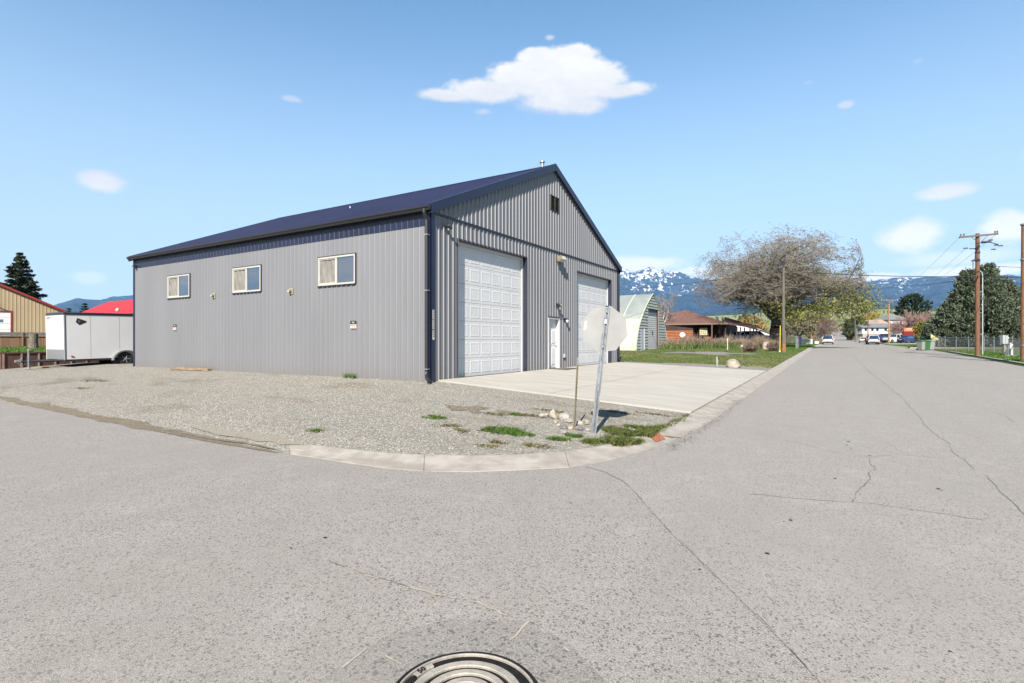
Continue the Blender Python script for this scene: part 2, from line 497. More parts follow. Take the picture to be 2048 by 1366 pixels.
def slab_mat():
    m, n, b = principled('broomed_concrete')
    p = n.node('ShaderNodeNewGeometry').outputs['Position']
    c = n.mix(n.mapr(n.noise(n.scalev(p, (0.5, 2.0, 1)), 1.1, 8.0, 0.65), 0.3, 0.7), (0.43, 0.40, 0.345), (0.515, 0.485, 0.43))
    st = n.noise(p, 2.2, 6.0, 0.7)
    c = n.mix(n.m('MULTIPLY', n.mapr(st, 0.62, 0.75), 0.35), c, (0.40, 0.35, 0.29))
    sp = n.noise(n.scalev(p, (1, 0.4, 1)), 5.5, 3.0)
    c = n.mix(n.m('MULTIPLY', n.mapr(sp, 0.72, 0.76), 0.7), c, (0.25, 0.22, 0.19))
    sx = n.node('ShaderNodeSeparateXYZ'); n.link(p, sx.inputs[0])
    n.link(c, b.inputs['Base Color']); b.inputs['Roughness'].default_value = 0.8
    bn = n.node('ShaderNodeBump'); bn.inputs['Strength'].default_value = 0.15; bn.inputs['Distance'].default_value = 0.003
    n.link(n.noise(n.scalev(p, (12, 1, 1)), 30.0, 3.0), bn.inputs['Height']); n.link(bn.outputs[0], b.inputs['Normal'])
    return m
M_SLAB = slab_mat()

# ---------------------------------------------------------------- ground sheets
KIN = [(-7.25, 5.22), (-7.0, 5.42), (-6.4, 5.48), (-5.66, 5.58), (-5.0, 5.78), (-4.35, 6.12), (-3.85, 6.5), (-3.4, 7.04), (-3.12, 7.6), (-2.95, 8.2), (-2.86, 8.9), (-2.8, 9.7), (-2.72, 11.0), (-2.7, 12.0)]
KOUT = [(-6.95, 5.02), (-6.6, 5.05), (-5.9, 5.07), (-5.1, 5.13), (-4.57, 5.27), (-4.02, 5.57), (-3.52, 6.0), (-3.05, 6.45), (-2.78, 7.0), (-2.55, 7.7), (-2.42, 8.4), (-2.32, 9.4), (-2.24, 10.6), (-2.22, 12.0)]

def ground_sheet():
    def ax(vals):
        out = []
        for (a, b, s) in vals:
            out += list(np.arange(a, b, s))
        return out
    X = ax([(-7000, -400, 600), (-400, -60, 34), (-60, -12, 3), (-12, -2.7, 0.93)]) + [-2.71, -2.69, 2.7, 8.09, 8.11] + ax([(9, 40, 3), (40, 400, 30), (400, 7001, 600)])
    Y = ax([(-3000, -60, 300), (-60, 5, 8)]) + [5.1, 6.1] + ax([(7, 12, 1)]) + [12.0, 13, 20, 26.9, 27.0] + ax([(30, 76, 3), (76, 300, 9), (300, 1200, 50), (1200, 9001, 400)])
    X = sorted(set(round(float(v), 3) for v in X)); Y = sorted(set(round(float(v), 3) for v in Y))
    V = []
    for y in Y:
        for x in X: V.append((x, y, gz(x, y) - 0.07 - (0.05 if abs(x) > 70 or y > 120 else 0)))
    nx = len(X); F = []
    for j in range(len(Y) - 1):
        for i in range(nx - 1):
            a = j * nx + i; F.append((a, a + 1, a + nx + 1, a + nx))
    me = np_mesh('ground', np.array(V), np.array(F))
    put(link_mesh('ground', me, M_GROUND), kind='structure')
ground_sheet()

def jitter(pts, amp, step=0.5, seed=0, axis=1):
    """a straight run of points turned into a worn, uneven edge"""
    out = []
    for (a, b) in zip(pts, pts[1:]):
        n = max(1, int(math.dist(a, b) / step))
        for i in range(n):
            t = i / n; x = a[0] + (b[0] - a[0]) * t; y = a[1] + (b[1] - a[1]) * t
            d = mnoise.noise(Vector((x * 0.7, y * 0.7, seed))) * amp + mnoise.noise(Vector((x * 3.1, y * 3.1, seed + 5))) * amp * 0.4
            out.append((x, y + d) if axis == 1 else (x + d, y))
    out.append(pts[-1]); return out

def road_z(X, Y): return zs(Y)
YL = [7, 9, 11, 15, 19, 23, 27, 32, 37, 42, 52, 62, 73, 90, 110, 128, 150, 170, 190, 210, 230, 260, 290, 340, 400, 500]
# the cross street: the edge towards the gravel is broken and silty
edge = jitter([(-90, 5.35), (-20, 5.25), (-14.5, 5.2), (-11, 5.0), (-9.4, 4.92), (-8.1, 5.0), (-7.05, 5.02)], 0.10, 0.35, 3)
cross = [(-90, -16), (60, -16), (60, 5.0), (8.3, 5.2), (-2.0, 10.5)] + KOUT[::-1][2:-1] + edge[::-1]
cross = [(x, y) for x, y in cross]
sheet('cross_street', cross, road_z, 0.0, M_CROSS, ys=[-10, -4, 0, 3, 5, 7, 9], xs=[-60, -30, -15, -7, 0, 8, 20])
# the street running away, its smoother asphalt laid over the crossing with a curved joint
SEAM_PX = [(1172, 934), (1210, 945), (1245, 962), (1275, 990), (1300, 1020), (1350, 1075), (1420, 1140), (1500, 1220), (1580, 1300), (1640, 1366), (1720, 1470)]
sea = [tuple(ground_at(x, y, lambda a, b: zs(b))[:2]) for x, y in SEAM_PX]
seam = sea + [(0.5, 0.5), (0.8, -2.0), (1.5, -6.0), (2.0, -16.0)]
kerb_side = [(-2.68, 7.2), (-2.47, 8.0), (-2.36, 9.0), (-2.28, 10.2), (-2.24, 12.0), (-2.24, 26.6), (-2.3, 40), (-2.45, 73), (-2.5, 128), (-2.5, 600)]
street = seam + [(60, -16), (60, 5.4), (16, 5.4), (13, 8), (11, 12), (9.4, 18), (8.45, 26), (8.25, 34)] + jitter([(8.2, 40), (8.15, 76)], 0.04, 2, 4, 0) + [(8.1, 128), (8.1, 600)] + kerb_side[::-1]
sheet('street', street, road_z, 0.005, M_STREET, ys=YL, xs=[-2, 0, 3, 6, 12, 30])
# side street opening on the right beyond the trees
sheet('side_street', [(8.0, 60.5), (60, 56.5), (60, 68.2), (8.0, 73.3)], lambda x, y: zs(y) + 0.02, 0.0, M_STREET, xs=[12, 20, 30, 45])

GRX = lines(-60, -2.7, 2.2); GRY = [5.1, 6.1, 7, 8, 9, 10, 11, 12]
gravel = [(-90, 4.4), (-6.6, 4.4), (-6.55, 5.4)] + KIN[2:] + [(-9.9, 12.05), (-9.9, 12.3), (-27.9, 12.3), (-27.9, 34), (-34.1, 34), (-34.1, 8.9), (-90, 8.9)]
sheet('gravel_lot', gravel, gz, -0.004, M_GRAVEL, xs=GRX, ys=GRY)
# silt washed along the edge of the cross street
def dirt_strip(name, spine, wid, seed, m=None, off=0.006, zf=gz):
    up, dn = [], []
    for i, (x, y) in enumerate(spine):
        t = i / (len(spine) - 1); w = wid * (math.sin(math.pi * min(1, max(0, t))) ** 0.5 + 0.05)
        up.append((x, y + w * (0.15 + 1.1 * abs(mnoise.noise(Vector((x * 2.3, y, seed))))))); dn.append((x, y - w * (0.35 + 0.5 * abs(mnoise.noise(Vector((x * 2.1, y, seed + 3)))))))
    return sheet(name, dn + up[::-1], zf, off, m or M_DIRT, xs=lines(spine[0][0], spine[-1][0], 0.6))
dirt_strip('silt_strip', [(-22 + i * 0.4, 5.42 - 0.012 * i) for i in range(38)], 0.34, 1)
M_SILT = gravel_mat('silty_gravel', (0.34, 0.305, 0.245), (0.44, 0.40, 0.325), (0.5, 0.46, 0.39), grain=80.0, patch=(0.42, 0.37, 0.29))
M_DAMP = mat('damp_dirt', (0.13, 0.105, 0.075), 0.9, col2=(0.22, 0.18, 0.13), vscale=5.0, bump=0.4, coords='World')
dirt_strip('pale_silt_patch', [(-10.6 + i * 0.3, 5.45 + 0.02 * math.sin(i)) for i in range(12)], 0.34, 5, M_SILT, 0.010)
dirt_strip('damp_dirt_strip', [(-13.0 + i * 0.3, 5.12 + 0.03 * math.sin(i * 0.9)) for i in range(20)], 0.13, 8, M_DAMP, 0.014)
def blob(name, cx, cy, rx, ry, m, off, seed, n=44, zf=gz):
    P = []
    for i in range(n):
        a = 2 * math.pi * i / n; k = 0.7 + 0.7 * mnoise.noise(Vector((math.cos(a) * 1.6, math.sin(a) * 1.6, seed))) + 0.35 * mnoise.noise(Vector((math.cos(a) * 5, math.sin(a) * 5, seed + 9)))
        P.append((cx + rx * k * math.cos(a), cy + ry * k * math.sin(a)))
    return sheet(name, P, zf, off, m, xs=lines(cx - rx, cx + rx, 0.7), ys=[6.1, 7, 8, 9, 10, 11, 12])
for i, (px, py, rx, ry) in enumerate([(940, 818, 0.75, 0.35), (190, 760, 1.1, 0.2), (1040, 828, 0.6, 0.2)]):
    g = ground_at(px, py); blob('dirt_patch', g.x, g.y, rx, ry, M_DIRT, 0.006, i * 3.7)

# concrete slab in front of the overhead doors
slab_poly = [(-9.93, 12.08), (-2.74, 12.02), (-2.74, 26.6), (-9.93, 27.1)]
sheet('driveway_slab', slab_poly, gz, 0.03, M_SLAB, xs=lines(-9.93, -2.74, 1.0), ys=[13, 20, 26.5], thick=0.14)
mb = MB()
for (a, b) in (((-9.93, 17.05), (-2.74, 17.0)), ((-9.93, 22.05), (-2.74, 21.9)), ((-6.3, 12.1), (-6.3, 26.8))):
    d = Vector((b[0] - a[0], b[1] - a[1])).normalized(); nn = Vector((-d.y, d.x)) * 0.006
    N = 8
    for i in range(N):
        P = [Vector(a).lerp(Vector(b), (i + k) / N) for k in (0, 1)]
        mb.quad(*[(q.x + s * nn.x, q.y + s * nn.y, gz(q.x, q.y) + 0.034) for q, s in ((P[0], -1), (P[1], -1), (P[1], 1), (P[0], 1))])
put(mb.build('slab_joints', M_DIRT), kind='structure')

# land on both sides of the street
lawn = [(-2.72, 28.6), (-2.72, 62), (-60, 62), (-60, 27.6), (-10.5, 27.6)] 
strip = [(-2.72, 26.62), (-9.95, 27.12), (-10.2, 26.0), (-27.8, 26.0), (-60, 26.0), (-60, 27.9), (-10.5, 28.2)] + jitter([(-9.0, 28.6), (-5.5, 29.6), (-4.2, 29.9), (-2.72, 28.9)], 0.25, 0.5, 2)
sheet('gravel_border', strip, gz, 0.012, M_GRAVEL2, xs=lines(-60, -2.7, 3), ys=[26.9, 27, 29])
sheet('lawn', jitter([(-2.72, 28.4), (-2.72, 62)], 0.02, 4, 1, 0) + [(-60, 62), (-60, 27.4), (-10.5, 27.4)] + [(-2.9, 28.3)], gz, 0.0, M_LAWN, xs=lines(-60, -2.72, 3), ys=[30, 33, 36, 39, 42, 48, 54])
blob('gravel_parking_pad', -9.2, 43.5, 5.2, 3.6, M_GRAVEL2, 0.02, 3.3, 30)
sheet('far_verge', [(-2.55, 62), (-2.55, 170), (-9, 170), (-9, 62)], gz, 0.0, M_LAWN_G, xs=[-5], ys=YL)
sheet('right_verge', [(8.3, 26), (8.3, 60.5), (40, 56), (40, 26)], gz, 0.0, M_LAWN_G, xs=[9, 12, 15, 20, 30], ys=lines(26, 60, 3))
sheet('church_lawn', [(6.9, 73.5), (60, 68), (60, 112), (6.7, 112)], lambda x, y: zs(y) + 0.09, 0.0, M_LAWN_G, xs=[9, 12, 15, 20, 30, 45], ys=YL)
sheet('car_park', [(8.2, 112.5), (70, 112), (70, 150), (8.2, 138)], gz, 0.01, M_STREET, xs=[9, 12, 15, 20, 30, 45], ys=YL)
sheet('terrace_lawn', [(-34.12, 8.9), (-34.12, 90), (-200, 90), (-200, 8.9)], lambda x, y: 0.56, 0.0, M_LAWN_G, xs=[-40, -60, -100])

# kerbs
def kerb_strip(name, inner, outer, hk=0.0, gap=0.007, every=2.2, h_in=KERB, m=None):
    mb = MB(); prof = [(-0.06, -0.10), (-0.04, h_in + 0.012), (0.06, h_in + 0.018), (0.30, h_in * 0.75 + 0.01), (0.55, 0.03), (0.8, 0.016), (1.0, 0.008), (1.02, -0.1)]
    pts = []
    for a, b, c, d in zip(inner, inner[1:], outer, outer[1:]):
        n = max(1, int(math.dist(a, b) / 0.35))
        for i in range(n):
            t = i / n; pts.append((Vector(a).lerp(Vector(b), t), Vector(c).lerp(Vector(d), t)))
    pts.append((Vector(inner[-1]), Vector(outer[-1])))
    def ring(I, O):
        out = []
        for (u, h) in prof:
            q = I.lerp(O, u); out.append((q.x, q.y, zs(q.y) + h * (1 if h > 0 else 1)))
        return out
    run = 0.0; prev = ring(*pts[0])
    for (A, B) in zip(pts, pts[1:]):
        L = (B[0] - A[0]).length; run += L
        cut = run > every
        cur = ring(*B)
        if cut:
            t = 1 - gap / L; C = (A[0].lerp(B[0], t), A[1].lerp(B[1], t)); e = ring(*C)
            for i in range(len(prof) - 1): mb.quad(prev[i], e[i], e[i + 1], prev[i + 1])
            mb.f.append(tuple(len(mb.v) + k for k in range(len(prof)))); mb.v += e; mb.mi.append(0)
            mb.f.append(tuple(len(mb.v) + k for k in range(len(prof)))); mb.v += cur; mb.mi.append(0)
            run = 0
        else:
            for i in range(len(prof) - 1): mb.quad(prev[i], cur[i], cur[i + 1], prev[i + 1])
        prev = cur
    return put(mb.build(name, m or M_CONC), kind='structure')
kerb_strip('kerb', KIN, KOUT, every=1.75)
kerb_strip('driveway_kerb', [(-2.7, 12.02), (-2.7, 28.5), (-2.72, 62)], [(-2.22, 12.02), (-2.2, 28.5), (-2.25, 62)], every=3.0)
kerb_strip('right_kerb', [(9.0, 24), (8.55, 30), (8.5, 60.5)], [(8.55, 23.5), (8.1, 30), (8.1, 60.5)], every=3.0, h_in=0.11)
kerb_strip('far_right_kerb', [(6.9, 73.6), (6.7, 112)], [(6.5, 73.4), (6.3, 112)], every=6.0, h_in=0.11)
kerb_strip('lawn_kerb', [(40, 70.4), (7.0, 73.5)], [(40, 69.9), (6.8, 73.0)], every=6.0, h_in=0.11)
kerb_strip('far_left_kerb', [(-2.75, 62), (-2.75, 170)], [(-2.3, 62), (-2.4, 170)], every=6.0, h_in=0.08)

# cracks, seams and tar spots in the asphalt
def ribbon(mb, pts, wid, seed, off=0.008, wob=0.02, gaps=-0.28):
    P = []
    for a, b in zip(pts, pts[1:]):
        n = max(2, int((b - a).length / 0.05))
        if n > 160: n = 160
        for i in range(n): P.append(a.lerp(b, i / n))
    P.append(pts[-1])
    Q = []
    for i, p in enumerate(P):
        d = (P[min(i + 1, len(P) - 1)] - P[max(i - 1, 0)]); d.z = 0; d.normalize(); nn = Vector((-d.y, d.x, 0))
        o = mnoise.noise(p * 3.0 + Vector((0, 0, seed))) * wob * 2.2 + mnoise.noise(p * 14 + Vector((0, 0, seed))) * wob
        w = wid * (0.35 + 0.9 * abs(mnoise.noise(p * 5 + Vector((seed, 0, 0)))))
        c = p + nn * o; Q.append((c + nn * w, c - nn * w))
    for (a, b), (c, d) in zip(Q, Q[1:]):
        if mnoise.noise(a * 4.0 + Vector((0, seed, 0))) < gaps: continue
        mb.quad(*[(q.x, q.y, zs(q.y) + off) for q in (a, c, d, b)])
def road_pts(L): return [ground_at(x, y, road_z) for x, y in L]
mb = MB()
CR = [([(1800, 790), (1830, 825), (1860, 862), (1895, 885), (1905, 905), (1925, 920), (1960, 945), (2000, 985), (2025, 1005), (2060, 1040)], 0.008),
      ([(1510, 868), (1590, 885), (1700, 912), (1740, 915), (1800, 910), (1920, 920)], 0.006),
      ([(1735, 917), (1747, 935), (1735, 965), (1712, 990), (1703, 1005)], 0.009),
      ([(1500, 990), (1600, 998), (1700, 1005), (1800, 1015), (1940, 1038), (2060, 1054)], 0.007),
      ([(1700, 706), (1740, 745), (1800, 792)], 0.012), ([(1995, 828), (2010, 832), (2030, 845)], 0.010), ([(1775, 885), (1800, 905)], 0.005)]
for i, (L, w) in enumerate(CR): ribbon(mb, road_pts(L), w, i * 2.3)
ribbon(mb, road_pts(SEAM_PX), 0.003, 20, 0.009, 0.012, -0.05)
ribbon(mb, road_pts([(655, 1122), (700, 1138), (760, 1160), (820, 1178)]), 0.004, 30, 0.011, 0.012)
put(mb.build('road_cracks', M_CRACK), kind='structure')
mb = MB()
ribbon(mb, road_pts([(640, 1115), (700, 1136), (760, 1158), (830, 1180), (940, 1205), (1075, 1250), (1150, 1300)]), 0.016, 31, 0.0075, 0.02, -0.12)
ribbon(mb, road_pts([(1060, 1245), (1040, 1265), (1020, 1283)]), 0.016, 41, 0.0085, 0.01, -0.1)
ribbon(mb, road_pts([(735, 1298), (770, 1314), (805, 1330)]), 0.010, 42, 0.0085, 0.01, -0.1)
ribbon(mb, road_pts([(735, 1300), (700, 1325), (665, 1352)]), 0.010, 43, 0.0085, 0.01, -0.1)
put(mb.build('road_seams', M_SEAM), kind='structure')
patch_px = [(742, 1292), (800, 1266), (900, 1238), (1062, 1244), (1140, 1290), (1250, 1400), (1100, 1640), (560, 1600), (590, 1395)]
sheet('asphalt_patch', jitter([(p.x, p.y) for p in road_pts(patch_px)] + [tuple(road_pts(patch_px)[0][:2])], 0.02, 0.12, 6)[:-1], road_z, 0.0065 - 0.002, M_PATCH)
mb = MB()
for (px, py, r) in [(1582, 1042, .022), (1568, 1045, .009), (1534, 1109, .024), (1740, 912, .02), (1697, 884, .03), (1693, 891, .022), (1702, 898, .018), (1876, 979, .025), (1883, 982, .012), (650, 1077, .017), (581, 1098, .013), (1900, 1306, .009), (1670, 958, .02), (1399, 1141, .013), (905, 1130, .006), (1659, 1316, .006)]:
    c = ground_at(px, py, road_z); P = []
    for k in range(10):
        a = k * math.pi / 5; q = r * (0.8 + 0.5 * mnoise.noise(Vector((px, math.cos(a) * 1.5, math.sin(a) * 1.5)))); P.append((c.x + q * math.cos(a), c.y + q * math.sin(a), c.z + 0.011))
    mb.quad(*P)
put(mb.build('tar_spots', M_TAR), kind='structure')
# ---------------------------------------------------------------- the grey metal workshop
M_SIDE = mat('grey_wall_panel', (0.305, 0.306, 0.323), 0.60, metal=0.5, col2=(0.33, 0.331, 0.347), vscale=0.7, coords='World', stretch=(1, 1, 0.3))
M_FRONTW = M_SIDE
M_NAVY = mat('navy_metal', (0.011, 0.016, 0.048), 0.38, var=0.12, vscale=1.5, coords='World')
M_ROOF = mat('navy_roof_metal', (0.019, 0.022, 0.066), 0.5, var=0.12, vscale=0.8, coords='World')
M_BLACKM = mat('black_gutter_metal', (0.022, 0.023, 0.026), 0.4, var=0.1, vscale=5)
M_DARKTRIM = mat('dark_navy_trim', (0.020, 0.023, 0.045), 0.45, var=0.1)
M_WHITE = mat('white_door_paint', (0.80, 0.80, 0.80), 0.42, col2=(0.75, 0.755, 0.76), vscale=1.3, coords='World')
M_WFRAME = mat('white_vinyl', (0.54, 0.52, 0.46), 0.4, var=0.03)
M_DARK = mat('shadow_black', (0.01, 0.01, 0.012), 0.8)
M_BLIND = mat('pale_blind', (0.27, 0.26, 0.235), 0.9, col2=(0.20, 0.19, 0.175), vscale=2.0, bump=0.4, bscale=6)
M_GALV = mat('galvanised_steel', (0.45, 0.47, 0.49), 0.4, metal=0.6, var=0.15, vscale=12)
M_RUBBER = mat('black_rubber', (0.02, 0.02, 0.021), 0.75, var=0.2, vscale=20)
M_BRASS = mat('brass_vent', (0.30, 0.30, 0.14), 0.5, metal=0.3)
M_SIGNW = mat('sign_white', (0.72, 0.70, 0.66), 0.5)
M_RED = mat('sign_red', (0.55, 0.03, 0.02), 0.45)
M_LENS = mat('lamp_glass', (0.75, 0.76, 0.72), 0.12, var=0.05)

def dirty_foot(m):
    # dust splashed up from the gravel along the foot of the sheets, and faint vertical run-off
    n = NT(m.node_tree); b = m.node_tree.nodes['Principled BSDF']; src = b.inputs['Base Color'].links[0].from_socket
    p = n.node('ShaderNodeNewGeometry').outputs['Position']; s = n.node('ShaderNodeSeparateXYZ'); n.link(p, s.inputs[0])
    h = n.m('ADD', s.outputs[2], n.m('MULTIPLY', n.noise(p, 3.0, 5.0), -0.5))
    c = n.mix(n.mapr(h, 0.25, -0.30, 0.0, 0.35), src, (0.28, 0.25, 0.205))
    run = n.noise(n.scalev(p, (5, 5, 0.25)), 1.0, 6.0, 0.7)
    c = n.mix(n.m('MULTIPLY', n.mapr(run, 0.52, 0.75), 0.18), c, (0.13, 0.12, 0.11))
    n.link(c, b.inputs['Base Color'])
dirty_foot(M_SIDE)

def glass_mat(name, tint=(0.015, 0.02, 0.03), f=0.30):
    m, n, b = principled(name)
    b.inputs['Base Color'].default_value = (*tint, 1); b.inputs['Roughness'].default_value = 0.05
    g = n.node('ShaderNodeBsdfGlossy'); g.inputs['Roughness'].default_value = 0.015; g.inputs[0].default_value = (0.62, 0.72, 0.85, 1)
    lw = n.node('ShaderNodeLayerWeight'); lw.inputs[0].default_value = 0.35
    mx = n.node('ShaderNodeMixShader'); n.link(n.m('ADD', f, n.m('MULTIPLY', lw.outputs['Fresnel'], 0.5), clamp=True), mx.inputs[0])
    n.link(b.outputs[0], mx.inputs[1]); n.link(g.outputs[0], mx.inputs[2]); n.link(mx.outputs[0], n.t.nodes['Material Output'].inputs[0])
    # slight waviness
    bn = n.node('ShaderNodeBump'); bn.inputs['Strength'].default_value = 0.05; bn.inputs['Distance'].default_value = 0.01
    n.link(n.noise(n.node('ShaderNodeTexCoord').outputs['Object'], 1.5, 2.0), bn.inputs['Height']); n.link(bn.outputs[0], g.inputs['Normal'])
    return m
M_GLASS = glass_mat('window_glass')

def ribbed(mb, O, U, V, N, ulen, topf, spacing=0.2286, openings=(), rh=0.019, wb=0.036, wt=0.016, botf=None, minor=True, u0=0.0):
    """corrugated sheet: real ribs every `spacing`, cut round the openings (ua, ub, va, vb)"""
    O, U, V, N = Vector(O), Vector(U), Vector(V), Vector(N)
    bp = [(0.0, 0.0)]
    k = 0
    while True:
        c = u0 + k * spacing; k += 1
        if c - wb > ulen: break
        L = [(c - wb, 0), (c - wt, rh), (c + wt, rh), (c + wb, 0)]
        if minor:
            for q in (1 / 3, 2 / 3):
                d = c + spacing * q; L += [(d - 0.010, 0), (d, 0.002), (d + 0.010, 0)]
        bp += [x for x in L if 0.001 < x[0] < ulen - 0.001]
    bp.append((ulen, 0.0)); bp.sort()
    def off(u):
        for (a, x), (b, y) in zip(bp, bp[1:]):
            if a <= u <= b: return x + (y - x) * (u - a) / max(1e-9, b - a)
        return 0
    for o in openings:
        for u in o[:2]:
            if not any(abs(u - b[0]) < 1e-4 for b in bp): bp.append((u, off(u))); bp.sort()
    if isinstance(topf, tuple):                       # peak at topf[1]
        f, pk = topf; bp.append((pk, off(pk))); bp.sort()
    else: f = topf
    bot = botf or (lambda u: 0.0)
    for (a, x), (b, y) in zip(bp, bp[1:]):
        if b - a < 1e-6: continue
        mid = (a + b) / 2
        segs = []; cur = [(bot(a), bot(b))]
        cuts = sorted([(o[2], o[3]) for o in openings if o[0] < mid < o[1]])
        lo = (bot(a), bot(b))
        for (v0, v1) in cuts:
            if v0 > lo[0] + 1e-4: segs.append((lo, (v0, v0)))
            lo = (v1, v1)
        segs.append((lo, (f(a), f(b))))
        for (l, h) in segs:
            if h[0] <= l[0] and h[1] <= l[1]: continue
            mb.quad(O + U * a + V * l[0] + N * x, O + U * b + V * l[1] + N * y, O + U * b + V * h[1] + N * y, O + U * a + V * h[0] + N * x)

BX, BY = -9.955, 11.785        # the near corner
FL, SL = 15.28, 17.82          # gable length (along the street), side length
EZ, RZ = 5.0, 8.26             # eave and ridge of the wall tops
MIDY = BY + FL / 2
shop = thing('workshop_building', 'large grey metal workshop with navy gable roof and two tall white overhead doors', 'building', (BX, BY, 0))
def L(x, y, z): return Vector((x - BX, y - BY, z))        # world -> workshop
wins = [(-14.82, -13.04), (-19.79, -18.0), (-24.66, -22.88)]
WZ0, WZ1 = 3.0, 3.94
# south side wall, u runs towards -X
mb = MB()
ops = [(BX - b, BX - a, WZ0, WZ1) for a, b in wins]
ribbed(mb, (0, 0, 0), (-1, 0, 0), (0, 0, 1), (0, -1, 0), SL, lambda u: 4.52, openings=ops, botf=lambda u: -0.25, rh=0.006)
side = mb.build('side_wall', M_SIDE, shop)
mb = MB(); ribbed(mb, (0, -0.004, 0), (-1, 0, 0), (0, 0, 1), (0, -1, 0), SL, lambda u: EZ, botf=lambda u: 4.5, rh=0.017)
mb.build('eave_band', M_NAVY, shop)
# gable wall facing the street
def gtop(u): return EZ + (RZ - EZ) * (1 - abs(u - FL / 2) / (FL / 2))
D1 = (13.06 - BY, 17.27 - BY, -0.3, 4.28); D2 = (21.8 - BY, 26.0 - BY, -0.3, 4.27); MD = (19.0 - BY, 20.03 - BY, -0.3, 2.12)
LV = (19.18 - BY, 19.93 - BY, 6.48, 7.12)
mb = MB(); ribbed(mb, (0, 0, 0), (0, 1, 0), (0, 0, 1), (1, 0, 0), FL, lambda u: 4.86, openings=[D1, D2, MD], botf=lambda u: -0.1, u0=0.12, rh=0.026)
mb.build('front_wall', M_FRONTW, shop)
mb = MB(); ribbed(mb, (0.03, 0, 0), (0, 1, 0), (0, 0, 1), (1, 0, 0), FL, (gtop, FL / 2), openings=[LV], botf=lambda u: 4.90, u0=0.12, rh=0.026)
mb.build('gable_wall', M_FRONTW, shop)
mb = MB()
for k in range(int(FL / 0.2286) + 1):      # closure strip between the two panels: shadow gap with short teeth
    pass
mb.bb((0.0, 0, 4.845), (0.045, FL, 4.90)); mb.build('belt_trim', M_DARKTRIM, shop)
# back and far walls
mb = MB(); mb.quad((-SL, 0, -0.25), (-SL, FL, -0.25), (-SL, FL, EZ), (-SL, FL / 2, RZ), (-SL, 0, EZ)); mb.quad((-SL, FL, -0.25), (0, FL, -0.25), (0, FL, EZ), (-SL, FL, EZ))
mb.build('rear_wall', M_SIDE, shop)
# corner trims
mb = MB(); mb.bb((-0.13, -0.026, -0.22), (0.034, 0.0, EZ)); mb.bb((0.0, -0.026, -0.08), (0.036, 0.13, EZ))
mb.build('corner_trim', M_NAVY, shop)
mb = MB(); mb.bb((-SL - 0.02, -0.027, -0.22), (-SL + 0.11, 0.0, EZ)); mb.build('corner_trim', M_NAVY, shop)
mb = MB(); mb.bb((0.0, FL - 0.13, -0.08), (0.036, FL + 0.02, EZ)); mb.build('corner_trim', M_NAVY, shop)
# roof: two ribbed slopes
OV, OH = 0.13, 0.15
pitch = (RZ - EZ) / (FL / 2)
def roofz(y): return RZ - abs(y - FL / 2) * pitch
rl = math.hypot(FL / 2 + OH, (FL / 2 + OH) * pitch)
for s in (1, -1):
    O = Vector((OV, FL / 2 - s * (FL / 2 + OH), roofz(-OH) + 0.10)); U = Vector((-1, 0, 0)); V = Vector((0, s * (FL / 2 + OH), (FL / 2 + OH) * pitch)).normalized()
    N = Vector((0, -s * pitch, 1)).normalized()
    mb = MB(); ribbed(mb, O, U, V, N, SL + 2 * OV, lambda u: rl, rh=0.022, minor=False)
    c = [O - N * 0.03, O + U * (SL + 2 * OV) - N * 0.03, O + U * (SL + 2 * OV) + V * rl - N * 0.03, O + V * rl - N * 0.03]
    mb.quad(*c)
    mb.build('roof', M_ROOF, shop)
mb = MB(); zr = RZ + 0.135
for s in (1, -1):
    mb.prism([(OV + 0.01, FL / 2, zr + 0.015), (OV + 0.01, FL / 2 - s * 0.22, zr - 0.22 * pitch + 0.012), (OV + 0.01, FL / 2 - s * 0.22, zr - 0.22 * pitch - 0.005), (OV + 0.01, FL / 2, zr - 0.005)], (-(SL + 2 * OV + 0.02), 0, 0))
mb.build('ridge_cap', M_NAVY, shop)
# rake boards on the street gable
mb = MB()
for s in (1, -1):
    a = Vector((OV + 0.012, FL / 2, RZ + 0.14)); b = Vector((OV + 0.012, FL / 2 - s * (FL / 2 + OH), roofz(-OH) + 0.14))
    mb.prism([a, b, b - Vector((0, 0, 0.27)), a - Vector((0, 0, 0.27))], (0.03, 0, 0))
    mb.prism([a + Vector((0.02, 0, 0.0)), b + Vector((0.02, 0, 0)), b + Vector((0.02, 0, 0.022)), a + Vector((0.02, 0, 0.022))], (-0.16, 0, 0))
    # soffit under the rake
    p, q = a - Vector((0, 0, 0.25)), b - Vector((0, 0, 0.25))
    mb.prism([p, q, q + Vector((0, 0, 0.02)), p + Vector((0, 0, 0.02))], (-OV - 0.0, 0, 0))
mb.build('rake_trim', M_NAVY, shop)
mb = MB()
for s in (1, -1):
    a = Vector((-SL - OV - 0.012, FL / 2, RZ + 0.14)); b = Vector((a.x, FL / 2 - s * (FL / 2 + OH), roofz(-OH) + 0.14))
    mb.prism([a, b, b - Vector((0, 0, 0.25)), a - Vector((0, 0, 0.25))], (-0.03, 0, 0))
mb.build('rake_trim', M_NAVY, shop)
